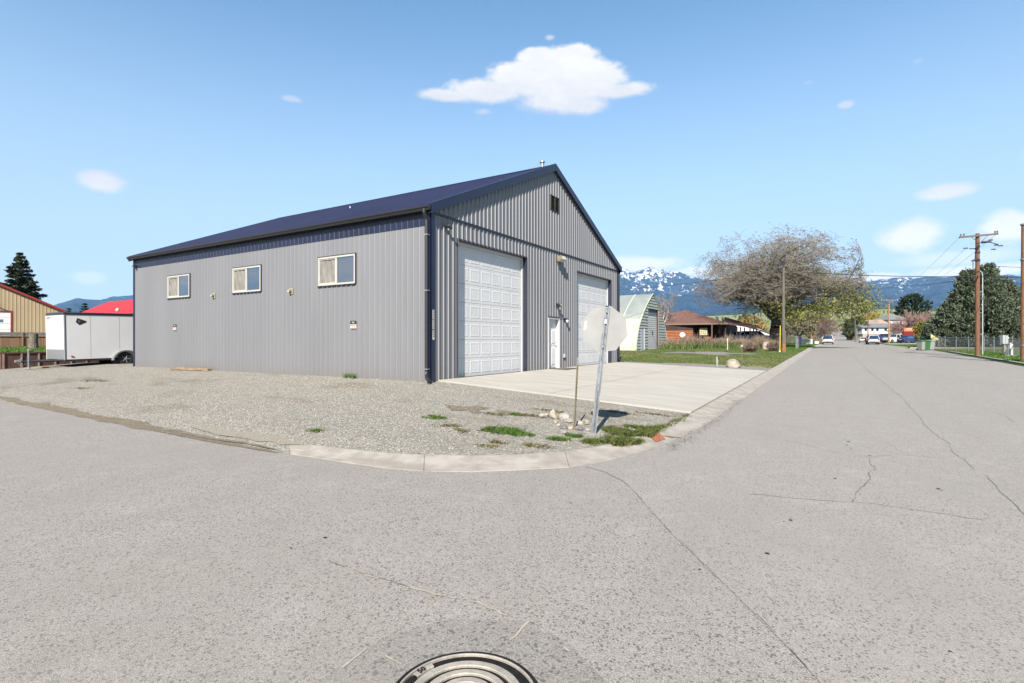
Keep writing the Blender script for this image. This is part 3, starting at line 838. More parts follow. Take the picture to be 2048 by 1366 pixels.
# gutters: open K profile
def gutter(y0, s):
    mb = MB(); z1 = roofz(-OH) + 0.085
    prof = [(0, 0), (0, -0.13), (-0.07 * s, -0.13), (-0.085 * s, -0.08), (-0.125 * s, -0.045), (-0.125 * s, 0.0), (-0.11 * s, 0.0), (-0.11 * s, -0.035), (-0.07 * s, -0.07), (-0.06 * s, -0.115), (-0.012 * s, -0.115), (-0.012 * s, 0)]
    mb.prism([(OV - 0.02, y0 + a, z1 + b) for a, b in prof], (-(SL + 2 * OV - 0.04), 0, 0))
    g = mb.build('gutter', M_BLACKM, shop)
    # soffit board behind it
    return g
gutter(-OH + 0.01, 1); gutter(FL + OH - 0.01, -1)
mb = MB(); mb.bb((-SL - OV + 0.02, -OH + 0.012, EZ - 0.10), (OV - 0.03, -0.03, EZ - 0.08)); mb.bb((-SL - OV + 0.02, -OH + 0.012, EZ - 0.10), (OV - 0.03, -OH + 0.04, EZ + 0.05)); mb.build('soffit', M_DARKTRIM, shop)
# downspouts with an elbow at the foot
mb = MB(); z1 = EZ - 0.05
def rect_pipe(mb, pts, w=0.075, d=0.06):
    P = [Vector(p) for p in pts]
    mb.tube(P, w * 0.62, 4)
mb.tube([(-0.09, -OH - 0.04, z1), (-0.09, -OH - 0.04, z1 - 0.1), (-0.09, -0.085, z1 - 0.30), (-0.09, -0.085, 0.28), (-0.05, -0.13, 0.17), (0.04, -0.22, 0.09), (0.25, -0.36, 0.045)], 0.056, 8)
dsp = mb.build('downspout', M_BLACKM, shop, smooth=False)
for z in (4.2, 2.6, 0.34):
    mb = MB(); mb.bb((-0.155, -0.145, z), (-0.025, -0.027, z + 0.035)); mb.build('strap', M_GALV, dsp)
mb = MB(); mb.tube([(0.02, FL + OH + 0.04, z1), (0.02, FL + OH + 0.04, z1 - 0.1), (0.02, FL + 0.085, z1 - 0.30), (0.02, FL + 0.085, 0.22), (0.08, FL + 0.14, 0.08), (0.25, FL + 0.2, 0.0)], 0.052, 8)
mb.build('downspout', M_BLACKM, shop)

# sliding windows
for i, (a, b) in enumerate(wins):
    x0, x1 = a - BX, b - BX; f = 0.055
    mb = MB(); y0, y1 = -0.05, 0.06
    mb.bb((x0, y0, WZ0), (x1, y1, WZ0 + f)); mb.bb((x0, y0, WZ1 - f), (x1, y1, WZ1)); mb.bb((x0, y0, WZ0 + f), (x0 + f, y1, WZ1 - f)); mb.bb((x1 - f, y0, WZ0 + f), (x1, y1, WZ1 - f))
    mb.bb(((x0 + x1) / 2 - 0.035, y0 + 0.01, WZ0 + f), ((x0 + x1) / 2 + 0.035, y1, WZ1 - f))
    xs0, xm = x0 + f, (x0 + x1) / 2 - 0.035                    # inner sash on the left
    for q in ((xs0, WZ0 + f, xs0 + 0.035, WZ1 - f), (xm - 0.03, WZ0 + f, xm, WZ1 - f), (xs0 + 0.035, WZ0 + f, xm - 0.03, WZ0 + f + 0.035), (xs0 + 0.035, WZ1 - f - 0.035, xm - 0.03, WZ1 - f)):
        mb.bb((q[0], y0 + 0.02, q[1]), (q[2], y0 + 0.05, q[3]))
    w = mb.build('window', M_WFRAME, shop)
    w['label'] = 'white sliding window'
    mb = MB(); mb.bb((xm + 0.07, -0.012, WZ0 + f), (x1 - f, -0.004, WZ1 - f)); mb.build('pane', M_GLASS, w)
    # left half shows a pale sheet hung inside, with soft folds
    mb = MB(); NXg, NZg = 14, 10
    grid = [[(xs0 + 0.035 + (xm - 0.03 - xs0 - 0.035) * p / NXg, 0.0 + 0.012 * mnoise.noise(Vector((p * 0.5 + i * 9, q * 0.35, 0))) + 0.01 * math.sin(p * 1.3 + q * 0.35 * (i + 1)), WZ0 + f + (WZ1 - WZ0 - 2 * f) * q / NZg) for p in range(NXg + 1)] for q in range(NZg + 1)]
    for q in range(NZg):
        for p in range(NXg): mb.quad(grid[q][p], grid[q][p + 1], grid[q + 1][p + 1], grid[q + 1][p])
    mb.build('blind', M_BLIND, w)
    mb = MB(); mb.bb((x0 - 0.025, -0.045, WZ1), (x1 + 0.025, 0.0, WZ1 + 0.03)); mb.bb((x0 - 0.025, -0.045, WZ0 - 0.012), (x0, 0.0, WZ1)); mb.bb((x1, -0.045, WZ0 - 0.012), (x1 + 0.025, 0.0, WZ1))
    k = x0 - 0.02
    while k < x1: mb.bb((k, -0.05, WZ0 - 0.045), (min(k + 0.18, x1 + 0.025), -0.0, WZ0 - 0.001)); k += 0.2286
    mb.build('trim', M_DARKTRIM, w)

# overhead doors
def overhead(D, rows=7, cols=6):
    y0, y1, _, z1 = D; dep = 0.17
    mb = MB()
    mb.bb((-dep - 0.05, y0 - 0.05, -0.02), (0.024, y0, z1 + 0.05)); mb.bb((-dep - 0.05, y1, -0.02), (0.024, y1 + 0.05, z1 + 0.05)); mb.bb((-dep - 0.05, y0, z1), (0.024, y1, z1 + 0.05))
    door = mb.build('overhead_door', M_DARKTRIM, shop)
    mb = MB()                                              # white stop moulding
    mb.bb((-dep, y0, -0.0), (-dep + 0.03, y0 + 0.10, z1)); mb.bb((-dep, y1 - 0.10, 0), (-dep + 0.03, y1, z1)); mb.bb((-dep, y0 + 0.10, z1 - 0.1), (-dep + 0.03, y1 - 0.10, z1))
    mb.build('stop_moulding', M_WHITE, door)
    mb = MB(); a0, a1 = y0 + 0.10, y1 - 0.10; W = a1 - a0; H = z1 - 0.12; x = -dep - 0.01
    rh = H / rows
    for r in range(rows):
        zb, zt = 0.02 + r * rh + 0.004, 0.02 + (r + 1) * rh - 0.004
        # section face with raised panels
        cw = (W - 0.16) / cols
        ys = [a0]
        mb.bb((x - 0.03, a0, zb), (x, a1, zt))
        for c in range(cols):
            p0, p1 = a0 + 0.08 + c * cw + 0.05, a0 + 0.08 + (c + 1) * cw - 0.05; q0, q1 = zb + 0.085, zt - 0.085
            e = 0.03; h = 0.007
            O = [(x - 0.001 + 0.0, p0, q0), (x, p1, q0), (x, p1, q1), (x, p0, q1)]
            # groove lip then raised field
            I = [(x + h, p0 + e, q0 + e), (x + h, p1 - e, q0 + e), (x + h, p1 - e, q1 - e), (x + h, p0 + e, q1 - e)]
            J = [(x + 0.002, p0 + 2.3 * e, q0 + 2.3 * e), (x + 0.003, p1 - 2.3 * e, q0 + 2.3 * e), (x + 0.003, p1 - 2.3 * e, q1 - 2.3 * e), (x + 0.002, p0 + 2.3 * e, q1 - 2.3 * e)]
            for k in range(4):
                mb.quad(O[k], O[(k + 1) % 4], I[(k + 1) % 4], I[k]); mb.quad(I[k], I[(k + 1) % 4], J[(k + 1) % 4], J[k])
            mb.quad(*J)
    mb.build('door_panel', M_WHITE, door)
    mb = MB(); mb.bb((x - 0.035, a0, -0.02), (x + 0.01, a1, 0.02)); mb.build('bottom_seal', M_RUBBER, door)
overhead(D1); overhead(D2)
# dark interior backing so nothing shows through seams
mb = MB(); mb.bb((-0.26, 0.4, 0.0), (-0.25, FL - 0.4, 4.7)); mb.build('inner_lining', M_DARK, shop)

# personnel door
y0, y1, _, z1 = MD
mb = MB(); mb.bb((-0.15, y0, 0.03), (0.04, y0 + 0.06, z1)); mb.bb((-0.15, y1 - 0.06, 0.03), (0.04, y1, z1)); mb.bb((-0.15, y0 + 0.06, z1 - 0.06), (0.04, y1 - 0.06, z1))
md = mb.build('personnel_door', M_WHITE, shop)
mb = MB(); mb.bb((-0.155, y0 + 0.06, 0.05), (-0.115, y1 - 0.06, z1 - 0.06)); w = (y1 - y0 - 0.12)
for (a, b, c, d) in ((0.1, 0.46, 0.16, 0.90), (0.54, 0.9, 0.16, 0.90), (0.1, 0.46, 1.04, 1.62), (0.54, 0.9, 1.04, 1.62), (0.1, 0.46, 1.70, 1.93), (0.54, 0.9, 1.70, 1.93)):
    p, q = y0 + 0.06 + w * a, y0 + 0.06 + w * b; h = 0.015
    O = [(-0.115, p, c), (-0.115, q, c), (-0.115, q, d), (-0.115, p, d)]; e = 0.03
    I = [(-0.115 + h, p + e, c + e), (-0.115 + h, q - e, c + e), (-0.115 + h, q - e, d - e), (-0.115 + h, p + e, d - e)]
    for k in range(4): mb.quad(O[k], O[(k + 1) % 4], I[(k + 1) % 4], I[k])
    mb.quad(*I)
mb.build('door_leaf', M_WHITE, md)
mb = MB(); mb.lathe((-0.115, y1 - 0.15, 0.98), [(0.03, 0.0), (0.03, 0.012), (0.012, 0.02), (0.012, 0.05), (0.03, 0.06), (0.03, 0.085), (0.0, 0.09)], 12, 'X'); mb.build('handle', M_GALV, md)
mb = MB(); mb.lathe((-0.115, y1 - 0.15, 1.12), [(0.028, 0), (0.028, 0.015), (0.0, 0.02)], 12, 'X')
mb.build('deadbolt', M_GALV, md, smooth=False)
mb = MB(); mb.bb((0.0, y0 - 0.02, z1), (0.055, y1 + 0.02, z1 + 0.04)); mb.build('head_flashing', M_DARKTRIM, md)

# gable louvre
y0, y1, a, b = LV
mb = MB(); ym = (y0 + y1) / 2
for (p, q) in ((y0, y0 + 0.03), (ym - 0.03, ym + 0.03), (y1 - 0.03, y1)): mb.bb((0.0, p, a), (0.06, q, b))
mb.bb((0.0, y0, a), (0.06, y1, a + 0.03)); mb.bb((0.0, y0, b - 0.03), (0.06, y1, b)); mb.bb((-0.03, y0, a), (-0.02, y1, b))
n = 8
for i in range(n):
    z = a + 0.05 + i * (b - a - 0.08) / n
    mb.prism([(0.0, y0 + 0.03, z + 0.05), (0.052, y0 + 0.03, z), (0.055, y0 + 0.03, z + 0.008), (0.003, y0 + 0.03, z + 0.058)], (0, y1 - y0 - 0.06, 0))
mb.build('gable_vent', mat('vent_bronze', (0.05, 0.04, 0.03), 0.5, var=0.15), shop)

# flue on the ridge
mb = MB(); mb.lathe((-0.5, FL / 2 + 0.05, RZ - 0.1), [(0.07, 0), (0.07, 0.36), (0.08, 0.36), (0.08, 0.38)], 14)
fl = mb.build('flue', M_GALV, shop, smooth=False)
mb = MB(); mb.lathe((-0.5, FL / 2 + 0.05, RZ - 0.1), [(0.03, 0.38), (0.11, 0.42), (0.11, 0.48), (0.10, 0.49), (0.02, 0.51)], 14); mb.build('flue_cap', M_GALV, fl)
mb = MB(); mb.lathe((-8.6, FL / 2 - 3.0, roofz(FL / 2 - 3.0) + 0.1), [(0.025, -0.05), (0.025, 0.10), (0.0, 0.11)], 10); mb.build('vent_pipe', M_LENS, shop)

# wall vents (two round hoods on the side wall)
for (wx, wz) in ((-21.1, 2.98 - 0.02), (-16.27, 2.90)):
    mb = MB(); mb.lathe((wx - BX, -0.015, wz), [(0.085, 0.0), (0.085, -0.02), (0.055, -0.025), (0.055, -0.10), (0.0, -0.10)], 16, 'Y')
    v = mb.build('wall_vent', M_BRASS, shop)
    mb = MB(); mb.lathe((wx - BX, -0.02, wz - 0.005), [(0.04, -0.09), (0.045, -0.118), (0.0, -0.12)], 12, 'Y'); mb.build('vent_flap', M_WFRAME, v)
    mb = MB(); mb.bb((wx - BX - 0.10, -0.034, wz - 0.10), (wx - BX + 0.10, -0.016, wz + 0.10)); mb.build('mounting_plate', mat('vent_plate', (0.42, 0.42, 0.30), 0.6), v)

# things fixed to the walls
def wall_at_front(px, py):
    d = px_dir(px, py); t = BX / d.x; return Vector((BX, d.y * t, CAM_Z + d.z * t))
def wall_at_side(px, py):
    d = px_dir(px, py); t = BY / d.y; return Vector((d.x * t, BY, CAM_Z + d.z * t))
# floodlight
c = Vector((BX, 19.9, 4.57))
t = thing('floodlight', 'large boxy floodlight high on the grey wall between the two overhead doors', 'wall light', c)
mb = MB(); mb.bb((0.0, -0.09, -0.09), (0.08, 0.09, 0.09)); mb.build('mount', M_BLACKM, t)
mb = MB(); mb.prism([(0.07, -0.2, 0.12), (0.28, -0.2, 0.12), (0.30, -0.2, -0.02), (0.16, -0.2, -0.13), (0.07, -0.2, -0.10)], (0, 0.40, 0)); mb.build('housing', mat('bronze_cast', (0.22, 0.19, 0.13), 0.5, var=0.2), t)
mb = MB(); mb.prism([(0.289, -0.17, 0.10), (0.309, -0.17, -0.015), (0.17, -0.17, -0.115), (0.165, -0.17, -0.125), (0.318, -0.17, -0.02), (0.298, -0.17, 0.10)], (0, 0.34, 0)); mb.build('lens', M_LENS, t)
# motion lamp with twin heads
c = Vector((BX, 19.74, 2.66))
t = thing('motion_lamp', 'small black twin headed lamp on the wall above the white personnel door', 'wall light', c)
mb = MB(); mb.lathe((0.02, 0, 0), [(0.06, 0), (0.06, 0.025), (0.02, 0.03)], 12, 'X'); mb.build('mount', M_BLACKM, t)
for s in (-1, 1):
    mb = MB(); mb.tube([(0.04, 0, 0), (0.12, s * 0.06, 0.0)], 0.014, 6); mb.tube([(0.10, s * 0.05, 0.03), (0.16, s * 0.08, 0.0), (0.23, s * 0.10, -0.05)], [0.035, 0.045, 0.055], 10); mb.build('lamp_head', M_BLACKM, t)
mb = MB(); mb.box((0.11, 0, -0.07), (0.06, 0.05, 0.06)); mb.build('sensor', M_BLACKM, t)
# lantern right of the door
c = wall_at_front(1129, 641)
t = thing('porch_light', 'small black porch lantern on the wall just right of the white personnel door', 'wall light', c)
mb = MB(); mb.bb((0, -0.05, -0.06), (0.03, 0.05, 0.1)); mb.tube([(0.02, 0, 0.06), (0.1, 0, 0.09), (0.14, 0, 0.07)], 0.012, 6); mb.lathe((0.13, 0, 0.0), [(0.02, 0.09), (0.075, 0.05), (0.075, 0.04), (0.0, 0.04)], 10); mb.build('bracket', M_BLACKM, t)
mb = MB(); mb.lathe((0.13, 0, -0.08), [(0.035, 0.0), (0.055, 0.03), (0.058, 0.115), (0.0, 0.12)], 10); mb.build('lamp_glass', M_LENS, t)
c = wall_at_front(1127.5, 712)
t = thing('outlet_box', 'white weatherproof outlet box low on the grey wall right of the personnel door', 'outlet')
t.location = c
mb = MB(); mb.bb((0, -0.045, -0.06), (0.07, 0.045, 0.09)); mb.build('cover', M_WFRAME, t); mb = MB(); mb.bb((0, -0.05, -0.12), (0.05, 0.05, -0.062)); mb.build('base', M_BLACKM, t)
# cameras
def wall_camera(c, nrm, label):
    t = thing('security_camera', label, 'security camera', c, math.atan2(nrm[1], nrm[0]))
    mb = MB(); mb.lathe((0.0, 0, 0), [(0.06, 0), (0.06, 0.03), (0.0, 0.03)], 12, 'X'); mb.tube([(0.03, 0, 0), (0.10, 0, 0.02), (0.12, 0.02, -0.02)], 0.016, 8); mb.build('bracket', M_BLACKM, t)
    mb = MB(); mb.tube([(0.06, -0.10, 0.0), (0.14, 0.02, -0.03), (0.18, 0.10, -0.05)], [0.04, 0.045, 0.045], 10); mb.build('camera_body', M_BLACKM, t)
    mb = MB(); mb.tube([(0.175, 0.095, -0.048), (0.185, 0.115, -0.053)], 0.036, 10); mb.build('lens', M_GLASS, t)
    return t
wall_camera(Vector((BX, 12.42, 4.58)), (1, 0), 'black security camera near the roof corner left of the first overhead door')
wall_camera(Vector((-27.5, BY, 4.62)), (0, -1), 'black security camera at the far left end of the navy eave band')
# no parking signs
def no_parking(c, label, s=0.27):
    t = thing('no_parking_sign', label, 'sign', c, 0, 'no parking signs on the side wall')
    mb = MB(); mb.bb((-s / 2, -0.028, -s / 2), (s / 2, -0.022, s / 2)); mb.build('sign_plate', M_SIGNW, t)
    mb = MB(); mb.bb((-s / 2, -0.030, 0.02), (s / 2, -0.0285, s / 2)); mb.bb((-s / 2 + 0.01, -0.030, -s / 2 + 0.005), (s / 2 - 0.01, -0.0285, -s / 2 + 0.03)); mb.build('header_panel', M_BLACKM, t)
    text_on('NO', 0.075, (0, -0.032, 0.078), (1, 0, 0), (0, 0, 1), M_SIGNW, t, extrude=0.001)
    text_on('PARKING', 0.062, (0, -0.030, -0.018), (1, 0, 0), (0, 0, 1), M_RED, t, extrude=0.001)
    text_on('ANY TIME', 0.045, (0, -0.030, -0.07), (1, 0, 0), (0, 0, 1), M_RED, t, extrude=0.001)
no_parking(wall_at_side(708, 650), 'small black and white no parking sign on the side wall below the nearest window')
no_parking(wall_at_side(350.5, 655), 'small black and white no parking sign on the side wall below the farthest window')
# plates on the corner trim
for i, (ya, yb) in enumerate(((620, 638.5), (640, 658.5), (660.5, 679.5))):
    za = CAM_Z + (681 - ya) / FOC * 15.37; zb = CAM_Z + (681 - yb) / FOC * 15.37
    t = thing('address_plate', ['top', 'middle', 'lowest'][i] + ' of three narrow white plates stacked on the navy corner trim', 'address plate', (BX + 0.037, BY + 0.065, (za + zb) / 2), 0, 'plates on the corner trim')
    h = (za - zb) / 2
    mb = MB(); mb.bb((0, -0.035, -h), (0.006, 0.035, h)); mb.build('plate', M_SIGNW, t)
    mb = MB()
    for k in range(5 if i < 2 else 4):
        z = h * 0.78 - k * h * 0.36; mb.bb((0.0065, -0.02, z - 0.017), (0.008, 0.02, z + 0.012))
    mb.build('lettering', M_BLACKM, t)
# door mat, loose timber
t = mb = MB(); mb.box((BX + 0.42, 19.75, 0.045 + gz(BX + 0.42, 19.7)), (0.6, 1.15, 0.018)); put(mb.build('door_mat', mat('mat_fibre', (0.13, 0.13, 0.08), 0.95, var=0.3, vscale=20), bevel=0.004), 'thin dark door mat on the concrete below the personnel door', 'door mat')
M_TIMBER = mat('weathered_timber', (0.20, 0.13, 0.075), 0.9, col2=(0.36, 0.27, 0.18), vscale=6.0, stretch=(0.4, 4, 4), bump=0.4)
a = ground_at(362, 733); b = ground_at(446, 738)
M_ = Matrix.Rotation(math.atan2(b.y - a.y, b.x - a.x) + 0.02, 3, 'Z')
mb = MB(); mb.box((0, 0, 0.045), (2.5, 0.16, 0.10), None); mb.box((-0.25, -0.12, 0.02), (2.1, 0.10, 0.045), Matrix.Rotation(0.03, 3, 'Z'))
o = mb.build('timber_beam', M_TIMBER, None, bevel=0.01); o.location = (-22.3, BY - 0.24, gz(-22.3, BY - 0.25)); o.rotation_euler = (0, 0, 0.015); put(o, 'long weathered timber lying on the gravel against the foot of the side wall', 'timber')
# ---------------------------------------------------------------- mountains and hills
def az_of(px): return math.atan2(px_dir(px, 681).x, px_dir(px, 681).y)
def interp(x, tab):
    if x <= tab[0][0]: return tab[0][1]
    for (a, va), (b, vb) in zip(tab, tab[1:]):
        if x <= b: return va + (vb - va) * (x - a) / (b - a)
    return tab[-1][1]
def px_of_az(a):
    th = R(YAW) + a          # angle to the right of the camera axis
    return 1024 + FOC * math.tan(th)

def range_mesh(name, prof, px0, px1, r0, rp, r1, m, na=420, nr=90, rough=0.3, seed=0.0, jag=0.02, base=8.0, power=1.25, side=1.0):
    """a range of mountains standing between r0 and r1 metres away, crest near rp"""
    a0, a1 = az_of(px0), az_of(px1)
    V = []
    for j in range(nr):
        tr = j / (nr - 1)
        r = r0 + (r1 - r0) * tr
        for i in range(na):
            a = a0 + (a1 - a0) * i / (na - 1)
            px = px_of_az(a)
            y = interp(px, prof)
            dep = rp * math.cos(a + R(YAW))
            hp = (681 - y) / FOC * dep
            wx, wy = r * math.sin(a), r * math.cos(a)
            q = Vector((wx / 1500.0, wy / 1500.0, seed))
            if r <= rp: u = max(0.0, (r - r0) / (rp - r0)); s = u ** power
            else: u = max(0.0, 1 - (r - rp) / (r1 - rp)); s = u
            rid = 1 - abs(mnoise.fractal(q * side, 1.0, 2.1, 5)) * 2.2
            rid2 = mnoise.fractal(q * 6.0, 0.9, 2.1, 5)
            mask = math.sin(math.pi * min(1.0, u)) if u < 1 else 0
            h = hp * s + hp * rough * (rid - 0.75) * mask * 0.9 + hp * 0.05 * rid2 * mask
            if u > 0.9: h += hp * jag * mnoise.fractal(q * 14.0, 0.8, 2.0, 5)
            h = min(h, hp * (r / rp) * 1.02 + hp * jag * rid2 * 0.6) if r < rp else h
            V.append((wx, wy, base + max(h, -base - 20)))
    F = []
    for j in range(nr - 1):
        for i in range(na - 1):
            a = j * na + i; F.append((a, a + 1, a + na + 1, a + na))
    me = np_mesh(name, np.array(V), np.array(F)); me.shade_smooth()
    o = link_mesh(name, me, m); o['kind'] = 'structure'
    return o

def mountain_mat(name, forest, forest2, z0, z1, snowamt=0.22, meadow=None, fine=0.016):
    m, n, b = principled(name)
    g = n.node('ShaderNodeNewGeometry'); p = g.outputs['Position']
    sx = n.node('ShaderNodeSeparateXYZ'); n.link(p, sx.inputs[0])
    big = n.noise(p, 0.0016, 7.0, 0.62)
    streak = n.noise(n.scalev(p, (1, 1, 0.35)), fine, 6.0, 0.68, dist=0.4)
    c = n.mix(n.mapr(n.noise(p, 0.012, 6.0, 0.7), 0.35, 0.65), forest, forest2)
    h = n.m('ADD', sx.outputs[2], n.m('MULTIPLY', n.m('SUBTRACT', big, 0.5), (z1 - z0) * 1.9))
    lvl = n.mapr(h, z0, z1, 0.0, 1.0)
    thr = n.m('SUBTRACT', 0.68, n.m('MULTIPLY', lvl, snowamt))
    snow = n.mapr(streak, thr, n.m('ADD', thr, 0.05))
    finen = n.noise(n.scalev(p, (1, 1, 0.5)), 0.045, 4.0, 0.7)
    snow = n.m('MULTIPLY', snow, n.mapr(finen, 0.38, 0.52))
    c = n.mix(snow, c, (0.86, 0.88, 0.92))
    n.link(c, b.inputs['Base Color']); b.inputs['Roughness'].default_value = 0.95; b.inputs['Specular IOR Level'].default_value = 0.05
    bn = n.node('ShaderNodeBump'); bn.inputs['Strength'].default_value = 1.0; bn.inputs['Distance'].default_value = 25.0
    n.link(n.noise(p, 0.006, 8.0, 0.65), bn.inputs['Height']); n.link(bn.outputs[0], b.inputs['Normal'])
    return m
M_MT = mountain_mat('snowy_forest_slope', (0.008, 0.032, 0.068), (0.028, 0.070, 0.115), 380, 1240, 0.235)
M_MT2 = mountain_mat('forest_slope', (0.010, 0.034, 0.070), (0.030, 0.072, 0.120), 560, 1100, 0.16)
PROF_FAR = [(-400, 640), (0, 628), (105, 612), (150, 598), (200, 601), (225, 594), (268, 592), (330, 585), (600, 560), (900, 545), (1150, 545), (1225, 541), (1245, 535), (1262, 545), (1280, 541), (1300, 536), (1316, 537), (1335, 542), (1352, 541), (1372, 549), (1395, 556), (1420, 560), (1480, 562), (1560, 556), (1640, 560), (1700, 563), (1722, 566), (1745, 563), (1775, 558), (1810, 555), (1860, 556), (1900, 554), (1960, 557), (2010, 550), (2048, 552), (2120, 548), (2300, 560), (2800, 600)]
PROF_NEAR = [(1100, 600), (1238, 612), (1290, 622), (1330, 608), (1370, 590), (1420, 585), (1480, 588), (1560, 580), (1640, 572), (1690, 567), (1722, 568), (1745, 573), (1775, 586), (1810, 601), (1850, 610), (1950, 618), (2048, 625), (2400, 640)]
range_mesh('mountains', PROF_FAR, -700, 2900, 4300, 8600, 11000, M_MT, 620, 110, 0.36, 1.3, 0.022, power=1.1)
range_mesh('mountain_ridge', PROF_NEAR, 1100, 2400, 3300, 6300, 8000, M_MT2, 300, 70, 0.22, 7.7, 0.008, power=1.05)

def hill_mat():
    m, n, b = principled('spring_hillside')
    p = n.node('ShaderNodeNewGeometry').outputs['Position']
    c = n.mix(n.mapr(n.noise(n.scalev(p, (1, 0.5, 1)), 0.004, 6.0, 0.6), 0.4, 0.6), (0.20, 0.25, 0.105), (0.32, 0.315, 0.17))
    c = n.mix(n.m('MULTIPLY', n.mapr(n.noise(p, 0.02, 6.0, 0.6), 0.55, 0.7), 0.6), c, (0.15, 0.22, 0.08))
    vo = n.voro(n.scalev(p, (0.5, 1, 1)), 0.0035, out='Color'); sc = n.node('ShaderNodeSeparateColor'); n.link(vo, sc.inputs[0])
    c = n.mix(n.m('MULTIPLY', sc.outputs[0], 0.35), c, (0.40, 0.36, 0.22))
    n.link(c, b.inputs['Base Color']); b.inputs['Roughness'].default_value = 1.0; b.inputs['Specular IOR Level'].default_value = 0.0
    return m
PROF_HILL = [(-700, 672), (105, 664), (268, 660), (1200, 646), (1300, 640), (1430, 634), (1560, 626), (1700, 619), (1800, 619), (1880, 624), (1960, 634), (2100, 645), (2900, 660)]
M_HILL = hill_mat()
range_mesh('foothills', PROF_HILL, -700, 2900, 620, 3100, 4600, M_HILL, 200, 40, 0.12, 3.1, 0.0, base=9.0, power=1.0)

def hill_h(px, r):
    a = az_of(px); dep = 3100 * math.cos(a + R(YAW)); hp = (681 - interp(px, PROF_HILL)) / FOC * dep
    return Vector((r * math.sin(a), r * math.cos(a), 9.0 + hp * max(0, (r - 620) / (3100 - 620))))

# ---------------------------------------------------------------- vegetation builders
def seg_mesh(name, segs, sides=3):
    """many tapered sticks (p0, p1, r0, r1) as one mesh"""
    A = np.array([list(s[0]) + list(s[1]) + [s[2], s[3]] for s in segs], dtype=np.float64)
    P0, P1, r0, r1 = A[:, :3], A[:, 3:6], A[:, 6:7], A[:, 7:8]
    D = P1 - P0; D /= np.maximum(1e-9, np.linalg.norm(D, axis=1, keepdims=True))
    ref = np.where(np.abs(D[:, 2:3]) > 0.9, np.array([[1.0, 0, 0]]), np.array([[0, 0, 1.0]]))
    U = np.cross(D, ref); U /= np.maximum(1e-9, np.linalg.norm(U, axis=1, keepdims=True)); W = np.cross(D, U)
    n = len(A); V = np.zeros((n, 2 * sides, 3))
    for k in range(sides):
        a = 2 * math.pi * k / sides; o = U * math.cos(a) + W * math.sin(a)
        V[:, k] = P0 + o * r0; V[:, sides + k] = P1 + o * r1
    base = (np.arange(n) * 2 * sides)[:, None]
    F = []
    for k in range(sides):
        q = (k + 1) % sides; F.append(np.concatenate([base + k, base + q, base + sides + q, base + sides + k], axis=1))
    return np_mesh(name, V.reshape(-1, 3), np.concatenate(F))

def leaf_mesh(name, C, size, aspect=1.6, up=0.3, rs=None, dirs=None):
    """leaf-sized faces at the points C, randomly turned"""
    g = rs or rng; n = len(C); C = np.asarray(C, dtype=np.float64)
    D = g.normal(size=(n, 3)); D[:, 2] += up
    if dirs is not None: D = D * 0.45 + np.asarray(dirs)
    D /= np.linalg.norm(D, axis=1, keepdims=True)
    X = np.cross(D, g.normal(size=(n, 3))); X /= np.maximum(1e-9, np.linalg.norm(X, axis=1, keepdims=True))
    s = size * (0.6 + 0.8 * g.random((n, 1)))
    V = np.stack([C - D * s * aspect / 2, C + X * s / 2, C + D * s * aspect / 2, C - X * s / 2], axis=1)
    F = (np.arange(n) * 4)[:, None] + np.arange(4)[None, :]
    return np_mesh(name, V.reshape(-1, 3), F)

